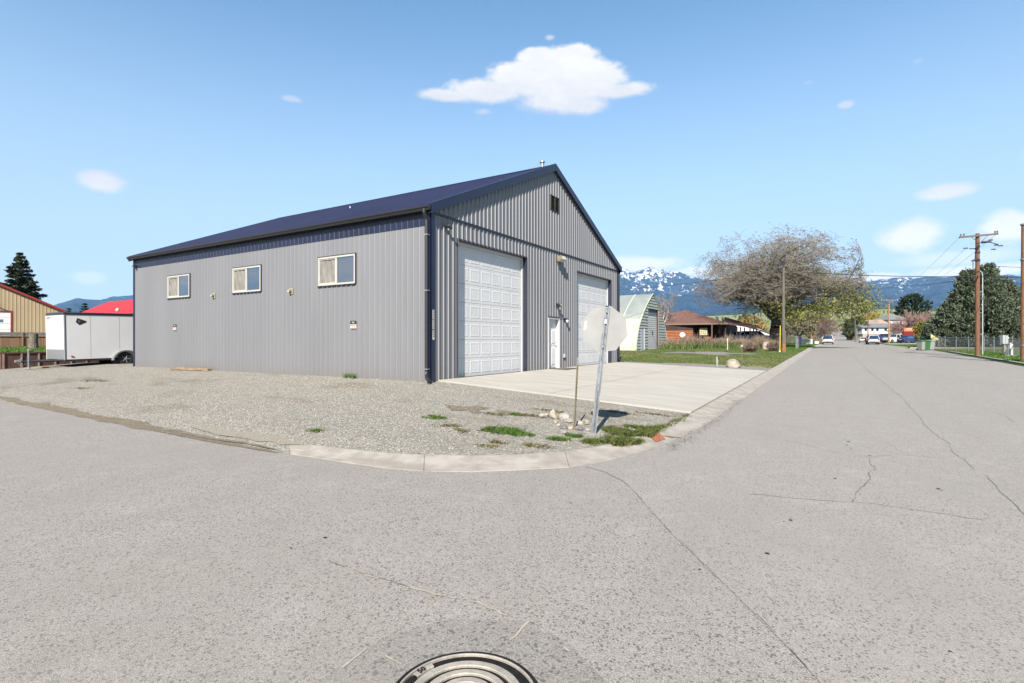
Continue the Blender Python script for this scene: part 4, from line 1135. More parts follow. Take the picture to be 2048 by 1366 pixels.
def grow_tree(seed, H, W, levels=5, limbs=6, fork=0.25, tr=0.35, droop=0.0, kids=6, nseg=5, shrink=0.62, spreadk=1.0, min_r=0.012, dome=False):
    """skeleton of a broad-leaved tree; returns sticks and twig ends, fitted to height H and width W"""
    rd = random.Random(seed); segs, ends = [], []
    def rv(): return Vector((rd.gauss(0, 1), rd.gauss(0, 1), rd.gauss(0, 1)))
    # trunk
    p = Vector((0, 0, 0)); d = Vector((0.02, 0, 1)); L = fork; r = tr
    for i in range(4):
        q = p + d * (L / 4) + rv() * 0.006; segs.append((p, q, r * (1.3 if i == 0 else 1), r * 0.9, 0)); p = q; r *= 0.93
    def branch(p, d, Ln, r, lv):
        st = Ln / nseg; pr = r
        for i in range(nseg):
            trop = Vector((0, 0, 0.13 if lv < 2 else (0.05 - droop)))
            d = (d + rv() * (0.085 + 0.035 * lv) + trop).normalized()
            q = p + d * st; nr = max(min_r * 0.5, r * (1 - 0.66 * (i + 1) / nseg))
            segs.append((p, q, pr, nr, lv)); pr = nr
            if lv < levels and i >= (1 if lv <= 1 else 0):
                k = kids / nseg; c = int(k) + (1 if rd.random() < k - int(k) else 0)
                for _ in range(c):
                    side = d.cross(rv()).normalized()
                    nd = (d * rd.uniform(0.45, 0.95) + side * rd.uniform(0.6, 1.1)).normalized()
                    branch(q, nd, Ln * shrink * rd.uniform(0.7, 1.15), nr * 0.62, lv + 1)
            p = q
        ends.append((p, d))
    for i in range(limbs):
        a = 2 * math.pi * (i + rd.random() * 0.6) / limbs; el = rd.uniform(0.25, 1.32)
        d = Vector((math.cos(a) * math.cos(el) * spreadk, math.sin(a) * math.cos(el) * spreadk, math.sin(el))).normalized()
        branch(p + Vector((0, 0, rd.uniform(-0.06, 0.05))), d, 0.36, tr * rd.uniform(0.50, 0.70), 1)
    branch(p, Vector((0, 0, 1)), 0.36, tr * 0.6, 1)
    zs_ = [s[1].z for s in segs]; xs_ = [math.hypot(s[1].x, s[1].y) for s in segs]
    xs_.sort(); kz = H / max(zs_); kx = (W / 2) / xs_[int(len(xs_) * 0.965)]
    if dome: kx *= 1.25
    def T(v):
        x, y, z = v.x * kx, v.y * kx, v.z * kz
        if not dome: return Vector((x, y, z))
        # a rounded crown, broadest low down
        r = math.hypot(x, y); u = z / H
        Rp = W / 2 * (0.30 + 0.70 * min(1, u / 0.28)) * math.sqrt(max(0.03, 1 - max(0.0, (u - 0.32) / 0.72) ** 1.7))
        Rp *= 1 + 0.34 * mnoise.noise(Vector((x * 0.20, y * 0.20, z * 0.20 + 3)))
        q = r / Rp; s = 1.0 if q < 0.75 else (0.75 + 0.45 * math.tanh((q - 0.75) / 0.45)) / q
        return Vector((x * s, y * s, z - 0.10 * max(0, q - 0.5) * (1 - u) * H * 0.5))
    segs = [(T(a), T(b), r0, r1, l) for a, b, r0, r1, l in segs]
    lim = W / 2 * 1.06
    segs = [s for s in segs if math.hypot(s[1].x, s[1].y) < lim]
    return segs, [(T(a), d) for a, d in ends if math.hypot(T(a).x, T(a).y) < lim]

M_BARK = mat('grey_bark', (0.13, 0.105, 0.08), 0.95, col2=(0.23, 0.195, 0.155), vscale=5, stretch=(3, 3, 0.6), bump=0.8, bscale=12)
M_BARKD = mat('dark_bark', (0.085, 0.07, 0.055), 0.95, col2=(0.17, 0.145, 0.12), vscale=5, stretch=(3, 3, 0.6), bump=0.8, bscale=12)
M_TWIG = mat('grey_twigs', (0.30, 0.265, 0.235), 0.95, island=0.35)
M_TWIGR = mat('reddish_twigs', (0.20, 0.125, 0.11), 0.95, island=0.3)
M_TWIGP = mat('pink_twigs', (0.36, 0.23, 0.20), 0.95, island=0.3)
M_TWIGO = mat('willow_twigs', (0.42, 0.27, 0.12), 0.95, island=0.3)
M_BIRCH = mat('white_bark', (0.55, 0.53, 0.48), 0.8, var=0.3, vscale=6)
def leaf_mat(name, c, isl=0.4, trans=0.25): return mat(name, c, 0.75, island=isl, trans=trans, spec=0.2)
M_BUD = leaf_mat('olive_buds', (0.21, 0.20, 0.08), 0.45)
M_BUDY = leaf_mat('yellow_green_buds', (0.29, 0.31, 0.085), 0.45)
M_LGREEN = leaf_mat('olive_green_leaves', (0.13, 0.165, 0.045), 0.5)
M_LYELL = leaf_mat('yellow_leaves', (0.55, 0.45, 0.05), 0.3)
M_LORG = leaf_mat('orange_leaves', (0.42, 0.29, 0.10), 0.35)
M_JUN = leaf_mat('juniper_foliage', (0.135, 0.168, 0.105), 0.65, 0.1)
M_SPR = leaf_mat('spruce_needles', (0.055, 0.075, 0.035), 0.6, 0.1)
M_CON = leaf_mat('dark_needles', (0.035, 0.06, 0.028), 0.5, 0.05)

def bare_tree(name, label, cat, loc, H, W, seed, twig=None, levels=4, limbs=6, fork=0.22, tr=0.3, leaves=None, nleaf=0, lsize=0.12, kids=6, sides=3, group=None, droop=0.02, bark=None, min_r=0.012, shrink=0.62, spreadk=1.0, lz=1.0, dome=False):
    t = thing(name, label, cat, loc, 0, group)
    segs, ends = grow_tree(seed, H, W, levels, limbs, fork, tr, droop, kids, 5, shrink, spreadk, min_r, dome)
    big = 2 if dome else 1
    thick = [s[:4] for s in segs if s[4] <= big]; thin = [(a, b, max(min_r, r0), max(min_r, r1)) for a, b, r0, r1, l in segs if l > big]
    link_mesh('trunk', seg_mesh('trunk', thick, 8), bark or (M_BARKD if dome else M_BARK), t)
    link_mesh('crown', seg_mesh('crown', thin, sides), twig or M_TWIG, t)
    if leaves and nleaf:
        g = np.random.default_rng(seed)
        lo = [e for e in ends if e[0].z < H * lz] or ends
        E = np.array([list(e[0]) for e in lo]); idx = g.integers(0, len(E), nleaf)
        C = E[idx] + g.normal(size=(nleaf, 3)) * 0.09
        link_mesh('foliage', leaf_mesh('foliage', C, lsize, 1.7, 0.1, g), leaves, t)
    return t

def dense_tree(name, label, cat, loc, H, W, seed, m, shape='cone', n_cl=500, per=30, lsize=0.22, trunk=0.2, group=None, base=0.08, spray=0.55, skirt=0.1, core=0.55):
    """evergreen with a crown of leaf clumps round a dark heart; shape sets the outline"""
    t = thing(name, label, cat, loc, 0, group); g = np.random.default_rng(seed); rd = random.Random(seed)
    mb = MB(); mb.tube([(0, 0, -0.1), (0.03, 0, H * 0.45), (0, 0.02, H * 0.93)], [trunk, trunk * 0.6, 0.03], 8); mb.build('trunk', M_BARK, t)
    def rad(u, a):
        if shape == 'cone': k = (1 - u) ** 0.85 * (0.55 + 0.45 * min(1, u / 0.10))
        elif shape == 'oval': k = math.sqrt(max(0.0, 1 - (2 * u - 0.95) ** 2 / 1.1)) * 0.98
        elif shape == 'dome': k = (1 - u ** 1.3) ** 0.85 * (0.82 + 0.18 * min(1, u / 0.12))
        else: k = 1
        return k * (1 + 0.30 * mnoise.noise(Vector((math.cos(a) * 1.7, math.sin(a) * 1.7, u * 4.0 + seed))) + 0.14 * mnoise.noise(Vector((math.cos(a) * 5, math.sin(a) * 5, u * 11 + seed))))
    C, D = [], []
    for i in range(n_cl):
        u = 1 - (1 - rd.random()) ** 0.5 if shape == 'cone' else rd.random() ** 1.15
        a = rd.random() * 2 * math.pi; q = core + (1 - core) * rd.random() ** 0.6
        r = W / 2 * rad(u, a) * q
        z = H * (base + (1 - base) * u)
        C.append((r * math.cos(a), r * math.sin(a), z)); D.append((math.cos(a) * 0.7, math.sin(a) * 0.7, 0.75 if shape != 'cone' else 0.1))
    C = np.array(C); D = np.array(D)
    k = np.repeat(np.arange(len(C)), per); off = g.normal(size=(len(k), 3)) * 0.16 * spray
    along = g.random((len(k), 1)) * spray
    P = C[k] + off + D[k] * along; Dr = D[k]
    link_mesh('crown', leaf_mesh('crown', P, lsize, 2.2, 0.2, g, Dr), m, t)
    return t

def spruce(name, label, cat, loc, H, W, seed, m, group=None, whorls=26, trunk=0.22, lsize=0.16, per=60, jag=0.35):
    """layered conifer: drooping boughs in whorls with gaps between"""
    t = thing(name, label, cat, loc, 0, group); g = np.random.default_rng(seed); rd = random.Random(seed)
    P, Dr, segs = [], [], [(Vector((0, 0, H * k / 8 - 0.2)), Vector((0, 0, H * (k + 1) / 8 - 0.2)), trunk * (1 - k / 8.2), trunk * (1 - (k + 1) / 8.2)) for k in range(8)]
    for w in range(whorls):
        u = (w + 0.5) / whorls; z = H * (0.06 + 0.93 * u); R_ = W / 2 * (1 - u) ** 0.8 + 0.10
        nb = max(5, int(10 * (1 - u * 0.5)))
        a0 = rd.random() * 6.28
        for b in range(nb):
            a = a0 + 2 * math.pi * b / nb + rd.uniform(-0.25, 0.25); Lb = R_ * rd.uniform(1 - jag, 1 + jag * 0.5); rise = rd.uniform(-0.28, 0.05)
            d = Vector((math.cos(a), math.sin(a), rise)); s = Vector((-math.sin(a), math.cos(a), 0))
            tip = Vector((0, 0, z)) + d * Lb + Vector((0, 0, 0.12 * Lb))
            segs.append((Vector((0, 0, z)), tip, 0.05 * (1 - u) + 0.012, 0.008))
            m_ = max(6, int(per * Lb / (W / 2)))
            for k in range(m_):
                v = rd.random() ** 0.7; sd = rd.uniform(-1, 1) * 0.28 * Lb * (1.1 - v)
                q = Vector((0, 0, z)) + d * Lb * v + Vector((0, 0, 0.12 * Lb * v * v)) + s * sd + Vector((0, 0, rd.gauss(0, 0.05) - abs(sd) * 0.25))
                P.append(tuple(q)); Dr.append((d.x * 0.8 + s.x * (1 if sd > 0 else -1) * 0.6, d.y * 0.8 + s.y * (1 if sd > 0 else -1) * 0.6, -0.12))
    c = link_mesh('crown', leaf_mesh('crown', np.array(P), lsize, 2.4, 0.0, g, np.array(Dr)), m, t)
    link_mesh('trunk', seg_mesh('trunk', segs, 6), M_BARK, t)
    return t

def G(px, t, dz=0.0):
    """foot of a thing seen at photo column px, t metres deep"""
    p = at(px, t); return Vector((p.x, p.y, gz(p.x, p.y) + dz))

# ---------------------------------------------------------------- the trees
# the big old tree over the street
bt = bare_tree('elm_tree', 'huge half bare spreading tree with olive buds behind the wooden pole', 'tree', G(1549, 62), 15.0, 18.0, 21, levels=5, limbs=8, fork=0.20, tr=0.74, leaves=M_BUD, nleaf=15000, lsize=0.095, kids=6.8, droop=0.06, min_r=0.012, shrink=0.60, spreadk=1.1, dome=True)
g_ = np.random.default_rng(4)
C = []
for (cx, cz, rx, rz, n) in ((6.8, 5.2, 2.6, 1.6, 2300), (3.6, 4.3, 2.2, 1.3, 1200), (-1.6, 4.6, 2.2, 1.4, 900), (0.4, 3.6, 1.2, 1.0, 700), (8.0, 4.3, 1.2, 1.0, 600), (2.6, 7.4, 2.0, 1.0, 500)):
    w = Vector((math.cos(R(YAW)), math.sin(R(YAW)), 0)); k = g_.normal(size=(n, 3)) * np.array([rx, 2.2, rz]) * 0.5
    for q in k: C.append((w.x * (cx + q[0]) - w.y * (q[1] - 3.5), w.y * (cx + q[0]) + w.x * (q[1] - 3.5), cz + q[2]))
link_mesh('young_leaves', leaf_mesh('young_leaves', np.array(C), 0.12, 1.6, 0.1, g_), M_BUDY, bt)
# shrubby trees down the left side of the street
for i, (px, t, H, W, lab, tw, lf, nl) in enumerate([
        (1597, 92, 6.2, 7.0, 'tangled olive budded tree just right of the wooden pole', M_TWIG, M_BUD, 2500),
        (1622, 100, 7.4, 9.0, 'bare purplish tree left of the white parked van', M_TWIGR, None, 0),
        (1643, 125, 8.6, 10.5, 'tall bare purplish tree above the white parked van', M_TWIGR, None, 0),
        (1664, 160, 9.0, 12.0, 'farthest bare reddish tree on the left of the street', M_TWIGR, None, 0),
        (1584, 110, 5.5, 6.5, 'low bare brown tree behind the wooden pole', M_TWIG, None, 0)]):
    p = G(px, t)
    if p.x > -3.4: p.x = -3.6 - 0.3 * i
    bare_tree('roadside_tree', lab, 'tree', p, H, W, 40 + i, tw, levels=4, limbs=6, fork=0.14, tr=0.2, leaves=lf, nleaf=nl, lsize=0.2, kids=6, group='trees down the left side of the street', min_r=0.022, spreadk=1.0)
# trees showing behind the arched shed and the brown house
bare_tree('birch_tree', 'pale barked bare tree rising behind the arched shed', 'tree', G(1322, 66), 7.2, 6.0, 61, M_TWIG, levels=4, limbs=5, fork=0.2, tr=0.14, kids=5, bark=M_BIRCH, min_r=0.015)
bare_tree('birch_tree', 'bare tree peeking over the crown of the arched shed roof', 'tree', G(1292, 74), 7.9, 6.0, 62, M_TWIG, levels=4, limbs=5, fork=0.2, tr=0.14, kids=5, bark=M_BIRCH, min_r=0.015)
for i, (px, t, H, W, m, lab) in enumerate([(1440, 150, 4.2, 7, M_LORG, 'tawny leafed tree beyond the brown house roof'), (1452, 190, 7, 4.5, M_LGREEN, 'dark green tree behind the porch roof'), (1478, 130, 4.6, 6, M_LORG, 'rusty brown tree over the porch posts'), (1505, 120, 5.4, 7, M_LORG, 'russet tree left of the huge tree trunk'), (1490, 170, 8.0, 5, M_LGREEN, 'tall green tree left of the huge tree trunk')]):
    dense_tree('background_tree', lab, 'tree', G(px, t), H, W, 70 + i, m, 'oval', 160, 14, 0.30, 0.15, group='trees beyond the brown house', core=0.3)
# right side of the street
dense_tree('green_tree', 'rounded olive green tree beside the two thin poles', 'tree', G(1712, 165), 7.0, 7.6, 81, M_LGREEN, 'oval', 260, 20, 0.32, 0.2, core=0.4)
spruce('conifer_tree', 'small dark pointed conifer at the far end of the street', 'tree', G(1694, 215), 6.4, 3.0, 82, M_CON, whorls=12, per=24, lsize=0.4)
bare_tree('willow_tree', 'orange twigged bare tree behind the white house', 'tree', G(1738, 235), 11.5, 13.0, 83, M_TWIGO, levels=4, limbs=8, fork=0.12, tr=0.25, kids=7, min_r=0.05)
dense_tree('yellow_shrub', 'bright yellow shrub behind the white house roof', 'shrub', G(1752, 228), 8.4, 7.0, 84, M_LYELL, 'oval', 120, 16, 0.4, 0.1, core=0.3)
dense_tree('pine_tree', 'dark green pine standing above the red lettered sign', 'tree', G(1826, 185), 14.6, 9.8, 85, M_CON, 'oval', 420, 26, 0.45, 0.25, core=0.35, base=0.2)
for i, (px, t, H, W, lab) in enumerate([(1812, 150, 8.2, 8.5, 'pink twigged bare tree left of the red lettered sign'), (1833, 140, 8.6, 8.5, 'pink twigged bare tree right behind the red lettered sign'), (1856, 150, 8.4, 8, 'pink twigged bare tree against the big juniper')]):
    bare_tree('cherry_tree', lab, 'tree', G(px, t), H, W, 90 + i, M_TWIGP, levels=4, limbs=7, fork=0.16, tr=0.2, kids=7, group='pink bare trees', min_r=0.03)
dense_tree('forsythia_shrub', 'yellow and green shrub behind the yellow street sign', 'shrub', G(1853, 82), 3.4, 2.9, 95, leaf_mat('forsythia_leaves', (0.28, 0.25, 0.04), 0.5), 'oval', 160, 22, 0.14, 0.06, core=0.3, base=0.0)
# big junipers
JG = 'big junipers on the right'
for i, (px, t, H, W, lab) in enumerate([(1905, 60, 4.6, 5.0, 'low broad juniper forming the left shoulder of the evergreen clump'), (1937, 59, 7.9, 4.9, 'tall grey green juniper directly left of the brown power pole'), (1974, 58, 8.4, 5.2, 'tallest juniper, behind the thin conduit right of the brown pole'), (2007, 58, 6.9, 4.8, 'rounded juniper behind the meter box'), (2036, 58, 5.0, 4.6, 'juniper at the right end behind the rust coloured pole')]):
    dense_tree('juniper', lab, 'evergreen', G(px, t), H, W, 101 + i, M_JUN, 'dome', 430, 105, 0.115, 0.25, group=JG, core=0.55, spray=0.75, base=0.03)
# left side
spruce('spruce_tree', 'tall blue green spruce rising behind the tan metal building', 'tree', G(40, 84, 0.5), 14.8, 9.6, 111, M_SPR, whorls=26, trunk=0.3, lsize=0.30, per=210, jag=0.25)
spruce('conifer_tree', 'small dark conifer tip showing left of the red roof', 'tree', G(138, 160), 10.6, 7.0, 112, M_CON, whorls=16, per=40, lsize=0.4)
spruce('conifer_tree', 'dark conifer tip just touching the left edge of the red roof', 'tree', G(171, 150), 11.4, 7.5, 113, M_CON, whorls=16, per=40, lsize=0.4)

# far-off woods: one mass of small conifers along the top of the foothills
rd = random.Random(5); P = []
for i in range(2600):
    px = rd.choice((rd.uniform(1600, 1930), rd.uniform(1380, 2080))); r = rd.gauss(2850, 110)
    P.append((hill_h(px, r), rd.uniform(9, 19)))
for i in range(420):
    px = rd.uniform(1690, 1735) if rd.random() < 0.6 else rd.uniform(1400, 1900); P.append((hill_h(px, rd.gauss(1900, 160)), rd.uniform(7, 14)))
V, F = [], []
for (c, h) in P:
    b = len(V); w = h * 0.26
    for q in range(2):
        z0, k = c.z - 4 + h * 0.42 * q, 1 - 0.35 * q
        bb = len(V)
        for a in range(5): V.append((c.x + w * k * math.cos(a * 1.257 + q), c.y + w * k * math.sin(a * 1.257 + q), z0))
        V.append((c.x, c.y, z0 + h * (0.66 if q == 0 else 0.6)))
        for a in range(5): F.append((bb + a, bb + (a + 1) % 5, bb + 5))
put(link_mesh('far_woods', np_mesh('far_woods', np.array(V), np.array(F)), M_CON), 'dark belt of conifers along the top of the pale green foothills', 'woods', kind='stuff')

# distant shrubs and hedges at the far end of the street
rd = random.Random(9); C = []
for i in range(420):
    px = rd.uniform(1380, 2060); t = rd.uniform(330, 560); p = at(px, t)
    if -6 < p.x < 12: continue
    h = rd.uniform(1, 4)
    for k in range(10): C.append((p.x + rd.gauss(0, 2.6), p.y + rd.gauss(0, 2.6), gz(p.x, p.y) + rd.random() * h))
put(link_mesh('far_bushes', leaf_mesh('far_bushes', np.array(C), 1.3, 1.3), leaf_mat('scrub_leaves', (0.16, 0.145, 0.07), 0.6)), 'scrubby brown and olive bushes far off past the end of the street', 'bushes', kind='stuff')
# ---------------------------------------------------------------- sign post corner
M_SIGNBACK = mat('bare_aluminium', (0.31, 0.315, 0.31), 0.6, metal=0.1, col2=(0.37, 0.37, 0.365), vscale=2.0)
M_SIGNRED = mat('reflective_red', (0.5, 0.015, 0.02), 0.35)
M_POST = mat('galvanised_post', (0.36, 0.385, 0.41), 0.45, metal=0.5, var=0.2, vscale=9)
M_TPOST = mat('olive_steel', (0.115, 0.11, 0.055), 0.6, col2=(0.20, 0.16, 0.09), vscale=9)
base = ground_at(1186, 868)
lean = R(6.2)
right = Vector((math.cos(R(YAW)), math.sin(R(YAW)), 0))
t = thing('stop_sign', 'leaning octagonal stop sign seen from its bare grey back on a perforated steel post', 'road sign', base)
t.rotation_euler = (0, 0, R(YAW) - R(2))
def LN(x, y, z):                      # lean to the right
    return (x + z * math.tan(lean), y, z)
mb = MB()
prof = [(-0.045, 0.0), (-0.045, 0.006), (-0.026, 0.006), (-0.018, 0.036), (0.018, 0.036), (0.026, 0.006), (0.045, 0.006), (0.045, 0.0), (0.032, 0.0), (0.024, 0.030), (-0.024, 0.030), (-0.032, 0.0)]
def upost(z0, z1, yo):
    a = [LN(x, y + yo, z0) for x, y in prof]; d = Vector(LN(0, 0, z1)) - Vector(LN(0, 0, z0)); mb.prism(a, d)
upost(-0.1, 2.20, -0.04)
po = mb.build('post', M_POST, t)
mb = MB()
z = 0.06
while z < 2.15:
    if z < 0.75 or z > 1.25:
        c = Vector(LN(0, -0.041, z)); mb.box(c, (0.012, 0.003, 0.016))
    z += 0.036
mb.build('punched_holes', M_DARK, po)
cz = 1.80; cs = Vector(LN(0, 0.012, cz)); Rr = 0.381 / math.cos(math.pi / 8)
oc = [cs + Matrix.Rotation(-lean, 3, 'Y') @ Vector((Rr * math.cos(math.pi / 8 + k * math.pi / 4), 0, Rr * math.sin(math.pi / 8 + k * math.pi / 4))) for k in range(8)]
mb = MB(); mb.prism(oc, (0, 0.003, 0)); sp = mb.build('sign_panel', M_SIGNBACK, t)
oc2 = [cs + (p - cs) * 0.985 + Vector((0, 0.0045, 0)) for p in oc]; oc3 = [cs + (p - cs) * 0.95 + Vector((0, 0.0065, 0)) for p in oc]
mb = MB(); mb.prism(oc2, (0, 0.001, 0)); mb.build('white_border', M_SIGNW, sp)
mb = MB(); mb.prism(oc3, (0, 0.001, 0)); mb.build('red_face', M_SIGNRED, sp)
text_on('STOP', 0.30, cs + Vector((0, 0.0085, 0)), (-math.cos(lean), 0, math.sin(lean)), (math.sin(lean), 0, math.cos(lean)), M_SIGNW, sp)
mb = MB(); q = Matrix.Rotation(-lean, 3, 'Y') @ Vector((-0.315, 0, 0.10)) + cs
mb.box(q + Vector((0, -0.002, 0)), (0.032, 0.002, 0.15), Matrix.Rotation(R(8), 3, 'Y')); mb.build('sticker', mat('bright_sticker', (0.9, 0.9, 0.9), 0.5), sp)
for dz in (0.30, -0.30):
    mb = MB(); c = Vector(LN(0, -0.045, cz + dz)); mb.lathe(c, [(0.014, 0.0), (0.014, -0.012), (0.0, -0.014)], 6, 'Y'); mb.build('bolt', M_GALV, t)
mb = MB(); mb.box(Vector(LN(0, -0.046, cz + 0.13)), (0.034, 0.004, 0.075), Matrix.Rotation(-lean, 3, 'Y').inverted()); mb.build('tag', M_SIGNW, t)

# steel fence post beside it
base = ground_at(1148, 857)
t = thing('fence_post', 'olive steel fence post with a bare metal tip standing left of the leaning sign post', 'post', base)
mb = MB(); H = 1.28; ln = 0.055
for i in range(1):
    for (w, d) in ((0.035, 0.004), ):
        a = [(-w / 2, 0, -0.1), (w / 2, 0, -0.1), (w / 2, d, -0.1), (0.002, d, -0.1), (0.002, 0.032, -0.1), (-0.002, 0.032, -0.1), (-0.002, d, -0.1), (-w / 2, d, -0.1)]
        mb.prism(a, (ln * (H + 0.1 - 0.12), 0, H - 0.02))
z = 0.1
while z < H - 0.15: mb.box((ln * z * 0.98 + 0.014, -0.008, z), (0.010, 0.018, 0.018)); z += 0.055
mb.build('post', M_TPOST, t)
mb = MB(); mb.tube([(ln * (H - 0.13), 0.01, H - 0.13), (ln * H, 0.01, H)], 0.013, 6); mb.tube([(ln * H + 0.012, 0.0, H - 0.13), (ln * H + 0.014, 0.0, H + 0.02)], 0.004, 5); mb.build('bare_tip', M_GALV, t)

# rocks
M_ROCK = mat('pale_fieldstone', (0.28, 0.255, 0.22), 0.9, col2=(0.45, 0.42, 0.38), vscale=9, bump=0.6, bscale=14)
M_ROCKT = mat('tan_fieldstone', (0.32, 0.26, 0.19), 0.9, col2=(0.50, 0.44, 0.35), vscale=7, bump=0.6, bscale=14)
M_ROCKD = mat('dark_fieldstone', (0.13, 0.125, 0.12), 0.85, col2=(0.26, 0.25, 0.24), vscale=9, bump=0.6, bscale=14)
def rock(name, label, loc, sx, sy, sz, seed, m, group=None, facet=0.9, sub=3, cat='rock'):
    bm = bmesh.new(); bmesh.ops.create_icosphere(bm, subdivisions=sub, radius=1.0)
    rd = random.Random(seed); planes = [(Vector((rd.gauss(0, 1), rd.gauss(0, 1), rd.gauss(0, 1))).normalized(), rd.uniform(0.62, 0.9)) for _ in range(9)]
    for v in bm.verts:
        p = v.co.copy()
        for nrm, d in planes:
            k = p.dot(nrm)
            if k > d: p -= nrm * (k - d) * facet
        p *= 1 + 0.10 * mnoise.noise(p * 2.2 + Vector((seed, 0, 0))) + 0.035 * mnoise.noise(p * 7 + Vector((seed, 0, 0)))
        v.co = Vector((p.x * sx, p.y * sy, p.z * sz))
    me = bpy.data.meshes.new(name); bm.to_mesh(me); bm.free()
    o = link_mesh(name, me, m); o.location = Vector(loc) + Vector((0, 0, sz * 0.45)); o.rotation_euler = (rd.uniform(-.2, .2), rd.uniform(-.2, .2), rd.uniform(0, 6))
    return put(o, label, cat, group)
RG = 'loose rocks heaped beside the sign post'
K = 9.6 / FOC
for i, (px, py, w, h, m, lab) in enumerate([
        (1088, 834, 13, 8, M_ROCK, 'low pale rock at the left end of the heap'), (1108, 837, 12, 15, M_ROCKT, 'tallest tan rock, second from the left in the heap'),
        (1128, 838, 13, 10, M_ROCK, 'wide grey white rock behind the middle of the heap'), (1111, 846, 6, 5, M_ROCKT, 'small brown stone in front of the tallest tan rock'),
        (1138, 845, 9, 7, M_ROCK, 'pale rock touching the left side of the steel fence post'), (1128, 857, 9, 6, M_ROCKD, 'flat dark stone front of the heap'),
        (1141, 858, 8, 5, M_ROCKT, 'tan stone at the foot of the steel fence post'), (1128, 866, 8, 4, M_ROCK, 'whitish stone lying farthest forward of the heap'),
        (1159, 850, 8, 7, M_ROCKT, 'yellowish rock between the two posts'), (1172, 848, 10, 7, M_ROCK, 'pale rock nearest the leaning sign post'),
        (1160, 860, 11, 6, M_ROCKD, 'grey rock in front between the two posts'), (1118, 852, 5, 4, M_ROCK, 'little pale pebble in the middle of the heap'), (1176, 862, 6, 4, M_ROCK, 'small pale stone at the foot of the leaning sign post')]):
    g = ground_at(px, py); rock('rock', lab, g, w * K, w * K * 0.9, h * K * 0.95, 31 + i * 7, m, RG)
g = ground_at(1466, 735)
rock('boulder', 'big pinkish tan boulder on the gravel strip beyond the concrete drive', g, 0.38, 0.32, 0.32, 5, mat('pinkish_boulder', (0.30, 0.24, 0.19), 0.9, col2=(0.48, 0.42, 0.35), vscale=2.2, bump=0.8, bscale=5), None, 0.95, 4, 'boulder')
g = ground_at(1434, 733)
t = thing('bollard', 'short pale wooden marker post with a dark cap left of the boulder', 'post', g)
mb = MB(); mb.lathe((0, 0, 0), [(0.055, -0.1), (0.055, 0.50)], 10); mb.build('post', mat('pale_post_paint', (0.34, 0.36, 0.27), 0.8, var=0.2, vscale=9), t)
mb = MB(); mb.box((0.06, -0.02, 0.43), (0.04, 0.05, 0.10)); mb.build('cap', M_DARKTRIM, t)
g = ground_at(1484, 732)
t = thing('marker_rod', 'thin dark steel rod with a pale reflector top right of the boulder', 'stake', g)
mb = MB(); mb.tube([(0, 0, -0.1), (0.0, 0, 1.0)], 0.022, 6); mb.build('rod', M_TPOST, t)
mb = MB(); mb.box((0, 0, 1.04), (0.05, 0.02, 0.10)); mb.build('reflector', M_SIGNW, t)
g = ground_at(1455, 704)
t = thing('pipe_marker', 'thin white pipe marker standing at the edge of the gravel pad', 'stake', g)
mb = MB(); mb.tube([(0, 0, 0.0), (0, 0, 1.0)], 0.03, 8); mb.build('pipe', M_SIGNW, t)
mb = MB(); mb.tube([(0, 0, -0.1), (0, 0, 0.16)], 0.045, 8); mb.build('base', M_DARKTRIM, t)
mb = MB(); mb.bb((-0.05, -0.02, 1.0), (0.05, 0.02, 1.14)); mb.build('flag', M_SIGNW, t)

# rusty plate over the storm inlet
M_RUST = mat('orange_rust', (0.26, 0.075, 0.03), 0.9, col2=(0.42, 0.15, 0.06), vscale=16, bump=0.6, bscale=40)
rp = [ground_at(x, y, lambda a, b: zs(b) + 0.05) for x, y in ((1289, 868), (1307, 861), (1331, 875), (1312, 881))]
mb = MB(); P = [Vector((p.x, p.y, 0)) for p in rp]; N = 6
top = [[P[0].lerp(P[1], i / N).lerp(P[3].lerp(P[2], i / N), j / N) for i in range(N + 1)] for j in range(N + 1)]
def hz(i, j, q): return zs(q.y) + 0.088 - 0.06 * (j / N) ** 1.5 + 0.010 * mnoise.noise(Vector((i * 1.3, j * 1.3, 0)))
for j in range(N):
    for i in range(N):
        mb.quad(*[(top[b][a].x, top[b][a].y, hz(a, b, top[b][a])) for a, b in ((i, j), (i + 1, j), (i + 1, j + 1), (i, j + 1))])
for (A, B) in (((0, N), (N, N)), ((0, 0), (0, N)), ((N, 0), (N, N)), ((0, 0), (N, 0))):
    a, b = top[A[1]][A[0]], top[B[1]][B[0]]; mb.quad((a.x, a.y, hz(*A, a)), (b.x, b.y, hz(*B, b)), (b.x, b.y, zs(b.y) - 0.03), (a.x, a.y, zs(a.y) - 0.03))
put(mb.build('inlet_plate', M_RUST), 'rusty orange steel plate bent over the kerb at the corner', 'drain cover')
c = ground_at(1338, 876, road_z)
blob('rust_stain', c.x - 0.05, c.y + 0.02, 0.30, 0.10, mat('rust_stained_concrete', (0.36, 0.20, 0.12), 0.9, col2=(0.45, 0.33, 0.24), vscale=8, coords='World'), 0.036, 2.0)
